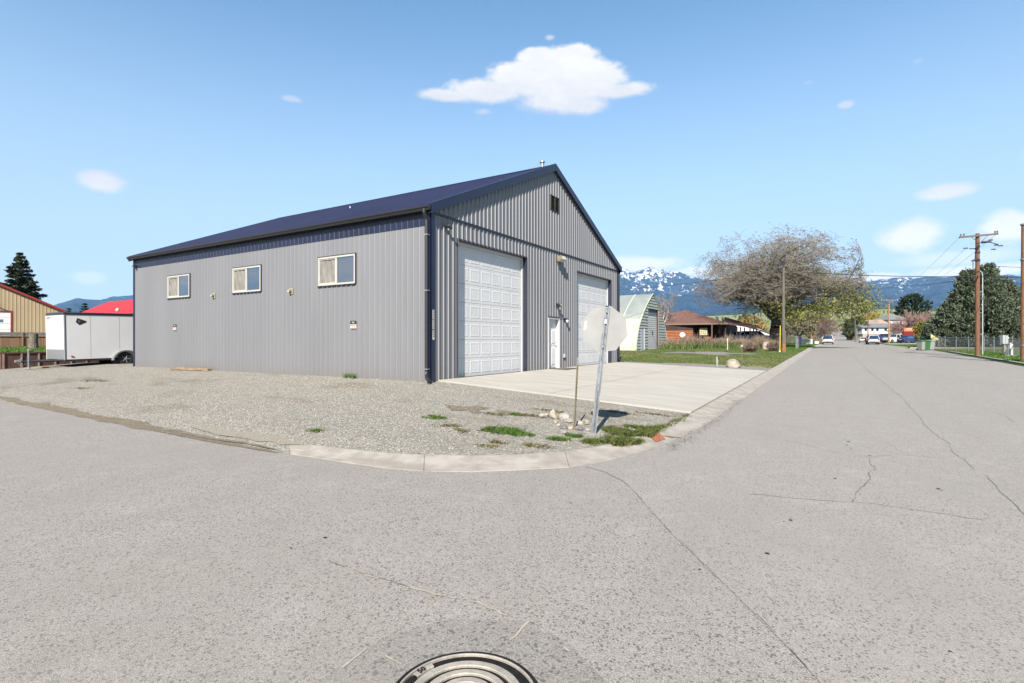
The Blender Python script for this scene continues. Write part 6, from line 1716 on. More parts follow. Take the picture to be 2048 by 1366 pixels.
mb = MB(); nc = 64
for i in range(NA):
    mb.mat(0 if A_[i][1] < 2.9 and A_[i + 1][1] < 3.2 else 1)
    for j in range(nc):
        # corrugation across the arch: long ridges follow the hoops
        def P_(a, jj): y, z = A_[a]; return (-Lq * jj / nc, y, z)
        b0, b1, c1, c0 = P_(i, j), P_(i + 1, j), P_(i + 1, j + 1), P_(i, j + 1)
        mb.quad(b0, b1, c1, c0)
mb.build('shell', [M_QG, M_QS], t)
for j in range(0, 11):
    mb = MB(); pts = [(-Lq * j / 10 - 0.02 + (0.06 if j == 0 else 0), y - (0.02 if y < QW / 2 else -0.02), z + 0.02) for y, z in A_]; mb.tube(pts, 0.045 if j else 0.06, 5, cap=False); mb.build('hoop_seam', M_QG if j == 0 else mat('hoop_pale', (0.62, 0.66, 0.55), 0.5), t)
# fine ribs on the lower side sheets
mb = MB()
for j in range(110):
    x = -Lq * (j + 0.5) / 110; pts = [(x, y - 0.012, z + 0.01) for y, z in A_[:NA // 2 - 8]]; mb.tube(pts, 0.014, 3, cap=False)
mb.build('sheet_ribs', M_QG, t)
# end wall with clapboards
def arch_y(z):
    for (y0, z0), (y1, z1) in zip(A_[:NA // 2 + 1], A_[1:NA // 2 + 1]):
        if z0 <= z <= z1: return y0 + (y1 - y0) * (z - z0) / max(1e-6, z1 - z0)
    return QW / 2
mb = MB(); st = 0.27; z = 0.0; DY0, DY1, DZ = 3.55, 6.95, 4.05
while z < QH - 0.1:
    za, zb_ = z, min(z + st, QH - 0.05); ya, yb = arch_y(za), arch_y(zb_)
    for (l, r) in (((ya, yb), None), ):
        spans = [(ya, yb, QW - ya, QW - yb)] if za >= DZ else [(ya, yb, DY0, DY0), (DY1, DY1, QW - ya, QW - yb)]
        for (a, b, c, d) in spans: mb.quad((0.06, a, za), (0.06, c, za), (0.0, d, zb_), (0.0, b, zb_)); mb.quad((0.06, a, za), (0.06, c, za), (0.0, c, za), (0.0, a, za))
    z += st
mb.build('end_wall', M_QE, t)
mb = MB(); mb.bb((-0.16, DY0, 0), (-0.15, DY1, DZ)); mb.build('door_shade', M_DARK, t)
mb = MB(); z = 0.0
while z < 3.35: mb.prism([(-0.06, DY0 + 0.03, z), (-0.03, DY0 + 0.03, z), (-0.055, DY0 + 0.03, z + 0.19), (-0.06, DY0 + 0.03, z + 0.19)], (0, DY1 - DY0 - 0.42, 0)); z += 0.2
sd = mb.build('sliding_door', mat('pale_door_siding', (0.58, 0.60, 0.60), 0.5, var=0.05), t)
mb = MB(); mb.bb((-0.10, DY0 + 0.03, 3.36), (-0.05, DY1 - 0.4, DZ - 0.05)); mb.build('upper_panel', mat('slate_blue_panel', (0.16, 0.21, 0.26), 0.5), sd)
mb = MB(); mb.bb((-0.05, 5.05, 1.55), (-0.01, 5.25, 1.95)); mb.build('latch', M_DARKTRIM, sd)
mb = MB(); mb.bb((0.0, DY1 - 0.38, 0), (0.05, DY1 - 0.12, DZ)); mb.build('door_post', mat('brown_post', (0.14, 0.07, 0.05), 0.8), t)
mb = MB(); mb.bb((0.02, DY1 - 0.12, 0), (0.07, DY1 - 0.02, DZ)); mb.bb((0.02, DY0 - 0.05, DZ), (0.08, DY1 + 0.05, DZ + 0.12)); mb.build('door_trim', M_QG, t)
mb = MB(); mb.bb((0.03, 1.35, 0), (0.06, 2.2, 2.05)); sdr = mb.build('side_door', mat('lilac_grey_door', (0.50, 0.52, 0.60), 0.5), t)
mb = MB(); mb.bb((0.03, 2.2, 0), (0.09, 2.38, 2.1)); mb.build('frame', M_SIGNW, sdr)
mb = MB(); mb.bb((-Lq, 0.05, 0.0), (-Lq + 0.05, QW - 0.05, 2.6)); mb.build('rear_wall', M_QE, t)

# brown house with hip roof, log siding and a long open porch
def solve_z(px, py, tt): return CAM_Z + (681 - py) / FOC * tt
hb = 0.45
def W(px, tt, z): q = at(px, tt); return Vector((q.x, q.y, z))
org = W(1322, 66, hb)
t = thing('brown_house', 'low brown house with rusty shingled hip roof, orange log siding and long open porch', 'house', org)
def l3(v): return (v.x - org.x, v.y - org.y, v.z - org.z)
def slab_quad(mb, pts, th): mb.prism([l3(p) for p in pts], (0, 0, -th))
M_SHIN = mat('rusty_shingles', (0.13, 0.058, 0.042), 0.95, col2=(0.20, 0.095, 0.07), vscale=2.5, bump=0.5, bscale=9)
M_LOG = mat('orange_log_siding', (0.30, 0.085, 0.022), 0.7, col2=(0.40, 0.13, 0.035), vscale=3, stretch=(1, 1, 5))
M_BRN = mat('dark_brown_wood', (0.045, 0.022, 0.016), 0.85, var=0.3, vscale=4)
e0, e1 = W(1300, 66, 0), W(1452, 60, 0)
zE = solve_z(1390, 646, 62)
eaveL, eaveR = Vector((W(1296, 66, 0).x, W(1296, 66, 0).y, zE)), W(1455, 60, zE - 0.05)
back_off = Vector((-math.sin(R(YAW)), math.cos(R(YAW)), 0)) * 12 + Vector((2.0, 0, 0))
r1, r2 = W(1345, 71, solve_z(1345, 625, 71)), W(1371, 70, solve_z(1371, 620, 70))
bL, bR = eaveL + back_off, eaveR + back_off
mb = MB()
rA = W(1328, 71, solve_z(1328, 625, 71))
slab_quad(mb, [eaveL, eaveR, r2, W(1358, 70.5, solve_z(1358, 623.5, 70.5)), r1, rA], 0.02)
mb.v = []; mb.f = []; mb.mi = []
for tri in ([eaveL, eaveR, r2], [eaveL, r2, r1], [eaveL, r1, rA], [eaveR, bR, r2], [bR, bL, r1], [bR, r1, r2], [bL, eaveL, rA], [bL, rA, r1]):
    mb.quad(*[l3(v) for v in tri])
roof = mb.build('roof', M_SHIN, t)
mb = MB()
for a, b in ((eaveL, eaveR), (eaveR, bR)):
    mb.prism([l3(a), l3(b), l3(b - Vector((0, 0, 0.16))), l3(a - Vector((0, 0, 0.16)))], (0.02, -0.04, 0))
mb.build('fascia', mat('tan_fascia', (0.25, 0.17, 0.12), 0.8), roof)
# walls
w0, w1 = W(1300, 65.5, hb), W(1386, 62.9, hb)
mb = MB(); U = (w1 - w0); Lw = U.length; U = U.normalized(); Nn = Vector((U.y, -U.x, 0)); z = 0
xl = Lw
while z < 1.75:
    a, b = w0, w0 + U * xl; mb.tube([l3(a + Vector((0, 0, z + 0.1))), l3(b + Vector((0, 0, z + 0.1)))], 0.10, 8); z += 0.19
mb.build('log_siding', M_LOG, t)
mb = MB(); a, b = w0, w1; v0, v1 = W(1380, 66, hb), W(1452, 64.2, hb)
back = -Nn * 9
for (p, q, h) in ((w0, w1, zE - hb), (w1, w1 + back, zE - hb), (w1 + back, w0 + back, zE - hb), (w0 + back, w0, zE - hb), (v0, v1, zE - hb), (v1, v1 + back, zE - hb)):
    mb.quad(l3(p), l3(q), l3(q + Vector((0, 0, h))), l3(p + Vector((0, 0, h))))
mb.build('wall', M_BRN, t)
# window with a pale lattice
c = W(1407, 62.4, 0); c.z = solve_z(1407, 663, 62.4)
mb = MB(); h = (Vector((U.x, U.y, 0))) 
def face_box(mb, c, ua, ub, za, zb_, d0, d1):
    P = [c + U * u + Nn * d + Vector((0, 0, z)) for u in (ua, ub) for d in (d0, d1) for z in (za, zb_)]
    b = len(mb.v); mb.v += [l3(p) for p in P]
    for q in ((0, 1, 3, 2), (4, 6, 7, 5), (0, 4, 5, 1), (2, 3, 7, 6), (0, 2, 6, 4), (1, 5, 7, 3)): mb.f.append(tuple(b + i for i in q)); mb.mi.append(mb.cur)
face_box(mb, c, -0.42, 0.42, -0.42, 0.42, 0.0, 0.05); wn = mb.build('window', mat('cream_paint', (0.62, 0.58, 0.38), 0.7), t)
mb = MB()
for i in range(3):
    for j in range(3): face_box(mb, c, -0.34 + i * 0.24, -0.15 + i * 0.24, -0.34 + j * 0.24, -0.15 + j * 0.24, 0.051, 0.056)
mb.build('lattice', mat('lattice_tan', (0.36, 0.28, 0.15), 0.8), wn)
mb = MB(); c2 = W(1395, 65.4, hb + 0.2); face_box(mb, c2, -0.15, 0.35, 0, 1.9, 0.0, 0.03); mb.build('door', mat('grey_house_door', (0.30, 0.31, 0.31), 0.6), t)
# porch roof running on to the right with thin posts
pa, pb = W(1450, 60.3, zE - 0.08), W(1524, 60, solve_z(1524, 657, 60))
pc, pd = pb + Vector((-0.8, 4.2, 0.35)), pa + Vector((-0.8, 4.2, 0.9))
mb = MB(); mb.prism([l3(p) for p in (pa, pb, pc, pd)], (0, 0, -0.10)); mb.build('porch_roof', M_SHIN, t)
for px in (1424, 1451, 1474, 1481, 1489, 1500, 1507, 1513):
    top = zE - 0.05 if px < 1455 else solve_z(px, 649 + (px - 1450) * 0.11, 60.2) - 0.08
    mb = MB(); q = W(px, 60.6, 0); mb.bb((q.x - org.x - 0.06, q.y - org.y - 0.06, 0), (q.x - org.x + 0.06, q.y - org.y + 0.06, top - hb)); mb.build('porch_post', mat('porch_post_brown', (0.16, 0.09, 0.06), 0.85, var=.2) if px == 1424 else M_BRN, t)
mb = MB(); a, b = W(1427, 60.8, 0), W(1449, 60.7, 0)
for z in (0.35, 0.9): mb.tube([(a.x - org.x, a.y - org.y, z), (b.x - org.x, b.y - org.y, z)], 0.03, 5)
for k in range(9): q = a.lerp(b, k / 8); mb.tube([(q.x - org.x, q.y - org.y, 0), (q.x - org.x, q.y - org.y, 0.9)], 0.02, 4)
mb.build('railing', M_GREYW, t)
# junk in the yard
p = W(1365, 60, hb); tt = thing('satellite_dish', 'white round satellite dish in the yard in front of the orange log wall', 'satellite dish', p)
mb = MB(); mb.tube([(0, 0, -.1), (0, 0, 1.3)], 0.04, 6); mb.build('mast', M_BLACKM, tt)
bm = MB(); dd = Matrix.Rotation(R(-60), 4, 'X'); mbd = MB(); mbd.lathe((0, 0, 0), [(0.0, 0.0), (0.16, 0.02), (0.30, 0.07), (0.30, 0.09), (0.16, 0.04), (0.0, 0.02)], 20)
o = mbd.build('dish', M_SIGNW, tt); o.rotation_euler = (R(68), 0, R(20)); o.location = (0, -0.05, 1.35)
p = W(1414, 60, hb); tt = thing('wooden_chair', 'orange wooden yard chair standing under the brown porch roof', 'chair', p, R(200)); M_OW = mat('orange_wood', (0.50, 0.17, 0.03), 0.7)
mb = MB(); mb.bb((-.35, -.35, .38), (.35, .3, .44)); mb.build('seat', M_OW, tt)
mb = MB(); mb.prism([(-.35, .28, .4), (.35, .28, .4), (.35, .34, .4), (-.35, .34, .4)], (0, .22, .75)); mb.build('backrest', M_OW, tt)
for x in (-.32, .32):
    for y in (-.3, .28): mb = MB(); mb.bb((x - .04, y - .04, -.05), (x + .04, y + .04, .38)); mb.build('leg', M_OW, tt)
    mb = MB(); mb.bb((x - .07, -.38, .62), (x + .07, .34, .66)); mb.bb((x - .03, -.34, .44), (x + .03, -.27, .62)); mb.build('armrest', M_OW, tt)
p = W(1383, 60, hb); tt = thing('white_crate', 'white plastic tub on the ground beside the satellite dish', 'tub', p)
mb = MB(); mb.prism([(-.4, -.3, -.05), (.4, -.3, -.05), (.46, -.34, .42), (-.46, -.34, .42)], (0, .6, 0)); mb.bb((-.48, -.36, .42), (.48, .32, .46)); mb.build('tub', M_WFRAME, tt)
mb = MB(); mb.bb((-.1, .0, .46), (.2, .2, .7)); mb.build('bundle', M_SIGNBACK, tt)
# metal drum beside the pole, painted
p = ground_at(1532, 700); tt = thing('drum', 'pale metal drum with orange paint smears among the brown weeds', 'drum', p)
mb = MB(); mb.lathe((0, 0, 0), [(0.33, 0), (0.34, .25), (0.33, .27), (0.34, .52), (0.33, .54), (0.34, .8), (0.0, .8)], 18); mb.build('barrel', mat('drum_paint', (0.55, 0.53, 0.50), 0.5, col2=(0.55, 0.22, 0.10), vscale=2.6), tt)
# white sheds in the distance
for (px, tt_, w, h, lab, roofc) in ((1472, 98, 7.5, 2.6, 'white gabled outbuilding seen between the porch posts', (0.72, 0.74, 0.76)), (1512, 104, 5.5, 1.8, 'low white roofed outbuilding left of the huge tree trunk', (0.66, 0.66, 0.64))):
    p = G(px, tt_); b = thing('outbuilding', lab, 'building', p, R(YAW) * 0.6)
    mb = MB(); mb.bb((-w / 2, 0, -0.3), (w / 2, 6, h)); mb.prism([(-w / 2, 0, h), (w / 2, 0, h), (0, 0, h + 1.1)], (0, 6, 0)); mb.build('wall', mat('white_siding', roofc, 0.6, var=0.04), b)
    mb = MB()
    for s in (1, -1): mb.prism([(0, -0.3, h + 1.12), (s * (w / 2 + .4), -0.3, h - 0.1), (s * (w / 2 + .4), -0.3, h - 0.02), (0, -0.3, h + 1.2)], (0, 6.6, 0))
    mb.build('roof', M_GREYW if px > 1500 else M_SIGNW, b)
    mb = MB(); mb.bb((-0.25, -0.02, h - 0.1), (0.25, 0.0, h + 0.4)); mb.build('window', M_DARK, b)

# ---------------------------------------------------------------- cars
M_TYRE = M_RUBBER; M_CGLASS = glass_mat('car_glass', (0.01, 0.013, 0.018), 0.22)
M_TAIL = mat('tail_light_red', (0.45, 0.02, 0.015), 0.25); M_HEAD = mat('head_light', (0.75, 0.77, 0.8), 0.15)
def car(label, loc, rz, col, style='sedan', group=None, cat='car', name='parked_car'):
    paint = mat('car_paint', col, 0.28, coat=0.6, var=0.03)
    S = {'sedan': dict(L=4.6, W=1.8, H=1.45, hood=0.92, roof=(1.45, 3.35), base=(0.95, 4.1), trunk=0.98),
         'suv': dict(L=4.7, W=1.88, H=1.78, hood=1.08, roof=(1.45, 4.25), base=(1.05, 4.6), trunk=1.05),
         'van': dict(L=5.0, W=1.95, H=1.9, hood=1.05, roof=(1.2, 4.75), base=(0.75, 4.95), trunk=1.1),
         'pickup': dict(L=5.5, W=1.95, H=1.85, hood=1.15, roof=(1.75, 3.2), base=(1.35, 3.5), trunk=1.15)}[style]
    L_, W_, H_ = S['L'], S['W'], S['H']; t = thing(name, label, cat, loc, rz, group)
    low = [(0.0, 0.38), (0.04, 0.72), (0.25, S['hood'] - 0.08), (S['base'][0], S['hood']), (S['base'][1], S['trunk']), (L_ - 0.12, S['trunk'] - 0.05), (L_, 0.75), (L_ - 0.03, 0.36), (L_ - 0.2, 0.25), (0.2, 0.25)]
    # lower body with wheel cut-outs, made wider at the waist
    mb = MB(); n = len(low)
    secs = [(-W_ / 2 + 0.10, 0.93), (-W_ / 2 + 0.01, 1.0), (W_ / 2 - 0.01, 1.0), (W_ / 2 - 0.10, 0.93)]
    rings = []
    for (x, k) in secs: rings.append([(x, y * 1.0 if 0.3 < y < L_ - 0.3 else (y + (0.06 if y < 1 else -0.06) * (1 - k) * 10), 0.25 + (z - 0.25) * (k if z > 0.6 else 1)) for y, z in low])
    for A, B in zip(rings, rings[1:]):
        for i in range(n): mb.quad(A[i], A[(i + 1) % n], B[(i + 1) % n], B[i])
    mb.f.append(tuple(len(mb.v) + k for k in range(n))); mb.v += rings[0]; mb.mi.append(0); mb.f.append(tuple(len(mb.v) + k for k in range(n))); mb.v += rings[-1]; mb.mi.append(0)
    if style == 'pickup':
        mb.bb((-W_ / 2 + 0.03, 3.6, 1.12), (-W_ / 2 + 0.12, L_ - 0.05, 1.26)); mb.bb((W_ / 2 - 0.12, 3.6, 1.12), (W_ / 2 - 0.03, L_ - 0.05, 1.26))
    body = mb.build('body', paint, t)
    # glasshouse
    b0, b1 = S['base']; r0, r1 = S['roof']; hb_ = S['hood'] - 0.02; tb = S['trunk'] - 0.02
    mb = MB(); wi, wo = W_ / 2 - 0.24, W_ / 2 - 0.06
    B_ = [(-wo, b0, hb_), (wo, b0, hb_), (wo, b1, tb), (-wo, b1, tb)]; T_ = [(-wi, r0, H_ - 0.06), (wi, r0, H_ - 0.06), (wi, r1, H_ - 0.06), (-wi, r1, H_ - 0.06)]
    for i in range(4): mb.quad(B_[i], B_[(i + 1) % 4], T_[(i + 1) % 4], T_[i])
    mb.quad(*T_); mb.build('windows', M_CGLASS, t)
    mb = MB(); mb.bb((-wi - 0.02, r0 - 0.04, H_ - 0.07), (wi + 0.02, r1 + 0.04, H_ - 0.0))
    for i in range(4):
        a, b = Vector(B_[i]), Vector(T_[i]); mb.tube([a, b], 0.05, 4)
    for s in (-1, 1):
        ym = (r0 + r1) / 2; mb.tube([(s * wo, (b0 + b1) / 2, hb_), (s * wi, ym, H_ - 0.05)], 0.045, 4)
    mb.build('roof', paint, t)
    for s in (-1, 1):
        for y in (0.85, L_ - 0.95):
            mb = MB(); r = 0.34 if style in ('sedan',) else 0.38; mb.lathe((s * (W_ / 2 - 0.10), y, r), [(0.0, -0.10), (r - 0.04, -0.11), (r, -0.07), (r, 0.07), (r - 0.04, 0.115), (r * 0.62, 0.11)], 20, 'X'); w = mb.build('wheel', M_TYRE, t)
            mb = MB(); mb.lathe((s * (W_ / 2 - 0.10), y, r), [(r * 0.62, 0.02 * s), (r * 0.6, 0.112 * s), (0.08, 0.095 * s), (0.0, 0.10 * s)], 16, 'X'); mb.build('rim', M_GALV, w)
        mb = MB(); mb.bb((s * (W_ / 2 - 0.12) - 0.16, -0.012, 0.66), (s * (W_ / 2 - 0.12) + 0.06 * (0.3 if s > 0 else 1), 0.05, 0.80)); mb.build('headlight', M_HEAD, t)
        mb = MB(); mb.bb((s * (W_ / 2 - 0.14) - 0.10, L_ - 0.05, 0.78), (s * (W_ / 2 - 0.14) + 0.10, L_ + 0.012, 0.96 if style == 'sedan' else 1.05)); mb.build('tail_light', M_TAIL, t)
        mb = MB(); mb.bb((s * (W_ / 2 + 0.08) - 0.09, b0 + 0.35, hb_ + 0.0), (s * (W_ / 2 + 0.08) + 0.09, b0 + 0.45, hb_ + 0.14)); mb.build('mirror', paint, t)
    for y, nm in ((-0.03, 'bumper'), (L_ - 0.05, 'bumper')):
        mb = MB(); mb.bb((-W_ / 2 + 0.06, y, 0.30), (W_ / 2 - 0.06, y + 0.08, 0.56)); mb.build(nm, M_BLACKM, t)
    mb = MB(); mb.bb((-0.26, L_ + 0.03, 0.62), (0.26, L_ + 0.045, 0.74)); mb.build('licence_plate', M_SIGNW, t)
    mb = MB(); mb.bb((-0.5, -0.035, 0.58), (0.5, -0.012, 0.70)); mb.build('grille', M_BLACKM, t)
    return t
PI = math.pi
# cars on the street: a car's nose is at its own y=0, tail at +y
def place(px, tt, rz=0): p = at(px, tt); return (p.x, p.y, gz(p.x, p.y) + 0.01)
car('white parked van with its rear to the street on the left far down', place(1654, 122), PI, (0.70, 0.71, 0.72), 'van', name='parked_van', cat='van').location = (-1.55, 128.5, zs(126) + 0.01)
car('white car parked farthest up the street on the right', (6.0, 171, zs(169) + .01), PI, (0.75, 0.76, 0.76), 'sedan')
car('dark red car parked half hidden behind the silver car', (6.1, 134.5, zs(132) + .01), PI, (0.10, 0.012, 0.02), 'suv')
car('silver white car parked at the right kerb nearest the camera', (6.1, 128.0, zs(126) + .01), PI, (0.62, 0.63, 0.65), 'suv')
PG = 'cars parked in the lot behind the lawn'
for i, (px, tt_, c, st, rz, lab) in enumerate([(1764, 122, (0.06, 0.10, 0.13), 'sedan', 2.5, 'dark teal car parked first in the row right of the silver car'), (1778, 124, (0.012, 0.03, 0.14), 'suv', 2.6, 'dark blue car parked left of the wooden power pole'), (1793, 122, (0.012, 0.03, 0.16), 'pickup', 2.4, 'deep blue pickup parked right of the wooden power pole'),
        (1812, 120, (0.72, 0.73, 0.74), 'pickup', 2.3, 'white pickup parked left of the dark sign pillar'), (1834, 124, (0.72, 0.73, 0.74), 'van', 2.2, 'white van parked right of the dark sign pillar'), (1838, 112, (0.02, 0.04, 0.14), 'sedan', 2.3, 'bright blue car in front of the white van'), (1850, 114, (0.05, 0.15, 0.36), 'sedan', 2.3, 'light blue car at the right end of the parked row')]):
    car(lab, place(px, tt_), rz, c, st, PG)
car('bright blue car parked behind the brown weeds left of the tree trunk', (lambda q: (q[0], q[1], q[2] + 0.45))(place(1542, 68)), 1.9, (0.03, 0.36, 0.85), 'sedan')
car('pale blue car parked in the yard at the end of the porch', (lambda q: (q[0], q[1], q[2] + 0.35))(place(1502, 70)), 1.8, (0.28, 0.42, 0.60), 'sedan')
# ---------------------------------------------------------------- white house, sign, bins, fences
p = G(1725, 160); rx = Vector((math.cos(R(YAW)), math.sin(R(YAW)), 0))
t = thing('white_house', 'long two storey white house with a grey roof behind the parked cars', 'house', p, R(YAW))
Wh = (1803 - 1725) / FOC * 160; M_WS = mat('white_house_siding', (0.74, 0.75, 0.77), 0.6, var=0.03); M_GR = mat('grey_shingles', (0.19, 0.21, 0.22), 0.9, var=0.15, vscale=1.5)
mb = MB(); mb.bb((0, 0, 2.0), (Wh, 8, 4.0)); mb.build('upper_wall', M_WS, t)
mb = MB(); mb.bb((0.15, 0.1, -0.6), (Wh - 0.1, 7.9, 2.0)); mb.build('lower_wall', mat('tan_brick', (0.36, 0.28, 0.19), 0.85, col2=(0.45, 0.40, 0.33), vscale=1.5), t)
mb = MB(); mb.prism([(-0.3, -0.5, 3.95), (-0.3, 4, 5.35), (-0.3, 8.5, 3.95)], (Wh + 0.6, 0, 0)); rf = mb.build('roof', M_GR, t)
for x in (0.6, 2.6, 4.1, 6.6, 9.2, 10.6):
    mb = MB(); mb.bb((x, -0.03, 2.95), (x + 0.75, 0.02, 3.7)); mb.build('window', M_CGLASS, t)
mb = MB(); mb.bb((5.4, -1.2, 1.95), (9.4, 0, 2.10)); bal = mb.build('balcony', M_DARKTRIM, t)
mb = MB(); mb.bb((5.4, -1.2, 2.7), (9.4, -1.14, 2.76)); 
for k in range(14): mb.bb((5.4 + k * 0.3, -1.19, 2.1), (5.45 + k * 0.3, -1.15, 2.7))
mb.build('railing', M_WS, bal)
mb = MB(); mb.bb((5.8, 0.03, 0.0), (8.6, 0.09, 1.9)); mb.build('dark_glazing', M_CGLASS, t)
mb = MB(); mb.bb((8.8, 0.02, 0.0), (9.6, 0.09, 1.9)); mb.build('door', M_REDM, t)
mb = MB(); mb.bb((10.8, 0.0, 0.2), (12.0, 0.09, 1.6)); mb.build('garage_door', M_WS, t)
p2 = G(1741, 176); 
t = thing('gabled_house', 'pale gabled roof peeking over the middle of the white house', 'house', p2, R(YAW))
mb = MB(); mb.bb((-0.5, 0, -0.5), (7, 8, 4.6)); mb.build('wall', M_WS, t)
mb = MB(); mb.prism([(-0.9, -0.4, 4.5), (3.2, -0.4, 6.5), (7.3, -0.4, 4.5)], (0, 9, 0)); mb.build('roof', mat('pinkish_shingles', (0.45, 0.33, 0.27), 0.9), t)
p2 = G(1786, 182)
t = thing('hipped_house', 'grey hip roofed house peeking over the right end of the white house', 'house', p2, R(YAW))
mb = MB(); mb.bb((-1.5, 0, -0.5), (5.5, 8, 6.3)); mb.build('wall', M_WS, t)
mb = MB(); a = [(-2.2, -0.6, 6.2), (6.2, -0.6, 6.2), (6.2, 8.6, 6.2), (-2.2, 8.6, 6.2)]; pk_ = (2.0, 4, 8.6)
for i in range(4): mb.quad(a[i], a[(i + 1) % 4], pk_)
mb.quad(*a); mb.build('roof', M_GR, t)
# red lettered sign on a pillar
tt_ = 118; p = G(1818, tt_); wS = 24 / FOC * tt_
t = thing('message_sign', 'dark red roadside sign with pale letters on an orange panel and dark blue pillar', 'sign', p, R(YAW)); 
def zz(py): return CAM_Z + (681 - py) / FOC * tt_ - p.z
mb = MB(); mb.bb((-0.42, -0.15, -0.2), (0.42, 0.15, zz(671))); mb.build('pillar', mat('navy_pillar', (0.03, 0.04, 0.12), 0.5), t)
mb = MB(); mb.bb((-wS / 2, -0.22, zz(672)), (wS / 2, 0.22, zz(663))); mb.build('lower_cabinet', mat('dark_red_panel', (0.17, 0.012, 0.012), 0.5), t)
mb = MB(); mb.bb((-wS / 2, -0.20, zz(663) + 0.004), (wS / 2, 0.20, zz(655.3))); mb.build('display_panel', mat('orange_red_panel', (0.50, 0.045, 0.02), 0.5, col2=(0.62, 0.16, 0.03), vscale=0.8), t)
mb = MB(); rd = random.Random(6); z0_, z1_ = zz(662), zz(656)
for (x0_, x1_) in ((-1.05, -0.95), (-0.72, -0.45), (-0.35, -0.05), (0.05, 0.15), (0.25, 0.5), (0.62, 0.7), (0.85, 1.05)):
    mb.bb((x0_, -0.215, z0_ + 0.05), (x0_ + 0.07, -0.202, z1_ - 0.03)); 
    if x1_ - x0_ > 0.15: mb.bb((x0_ + 0.07, -0.215, z1_ - 0.16), (x1_, -0.202, z1_ - 0.05)); mb.bb((x1_ - 0.06, -0.215, z0_ + 0.05), (x1_, -0.202, z1_ - 0.16))
mb.build('lettering', mat('pale_letters', (0.85, 0.62, 0.5), 0.5), t)

# yellow warning sign and street blade
p = G(1870, 57); t = thing('yellow_sign', 'pair of yellow plates on a thin grey post in front of the big junipers', 'road sign', p, R(YAW))
zq = lambda py: CAM_Z + (681 - py) / FOC * 57 - p.z
mb = MB(); mb.tube([(0, 0.03, -0.2), (0, 0.03, zq(672))], 0.035, 6); mb.build('post', M_SIGNBACK, t)
M_YEL = mat('sign_yellow', (0.70, 0.68, 0.16), 0.5)
mb = MB(); mb.bb((-0.36, -0.012, zq(680)), (0.33, 0.0, zq(675.8))); lp = mb.build('lower_plate', M_YEL, t)
mb = MB(); mb.bb((-0.30, -0.02, zq(678.6)), (0.15, -0.013, zq(677.6))); mb.build('lettering', mat('olive_marks', (0.25, 0.24, 0.06), 0.6), lp)
mb = MB(); mb.prism([(-0.45, -0.01, zq(676)), (-0.45, -0.01, zq(669.5)), (-0.33, -0.01, zq(669)), (0.0, -0.01, zq(673.5)), (0.22, -0.01, zq(674.5)), (0.22, -0.01, zq(675.6)), (-0.2, -0.01, zq(676))], (0, 0.012, 0)); mb.build('upper_plate', mat('sign_pale_yellow', (0.68, 0.66, 0.30), 0.5), t)
# wheeled bins
def bin_(px, tt_, col, lid, lab, rz):
    p = G(px, tt_); t = thing('wheeled_bin', lab, 'bin', p, rz, 'wheeled bins at the kerb')
    t.scale = (0.9, 0.9, 0.9); mb = MB()
    b = [(-.25, -.27, .08), (.25, -.27, .08), (.25, .27, .08), (-.25, .27, .08)]; u = [(-.31, -.36, 1.02), (.31, -.36, 1.02), (.31, .34, 1.02), (-.31, .34, 1.02)]
    for i in range(4): mb.quad(b[i], b[(i + 1) % 4], u[(i + 1) % 4], u[i])
    mb.quad(*b); mb.quad(*u); mb.build('tub', col, t)
    mb = MB(); mb.prism([(-.34, -.42, 1.02), (-.34, -.40, 1.07), (-.34, .1, 1.14), (-.34, .38, 1.08), (-.34, .38, 1.02)], (.68, 0, 0)); mb.build('lid', lid, t)
    for s in (-1, 1): mb = MB(); mb.lathe((s * .24, .28, .12), [(0, -.03), (.12, -.03), (.12, .03), (0, .03)], 12, 'X'); mb.build('wheel', M_RUBBER, t)
    mb = MB(); mb.tube([(-.22, .42, .98), (.22, .42, .98)], 0.02, 6); mb.build('handle', M_BLACKM, t)
M_GBIN = mat('green_plastic', (0.04, 0.14, 0.05), 0.5); M_GRB = mat('grey_plastic', (0.30, 0.31, 0.29), 0.6)
bin_(1843, 52, M_GRB, M_GBIN, 'grey bin with a green lid, leftmost at the kerb', R(40)); bin_(1851, 52, M_GBIN, M_GBIN, 'all green bin in the middle of the three', R(35)); bin_(1859.5, 52.6, M_GRB, M_GRB, 'grey bin right of the green one', R(30))

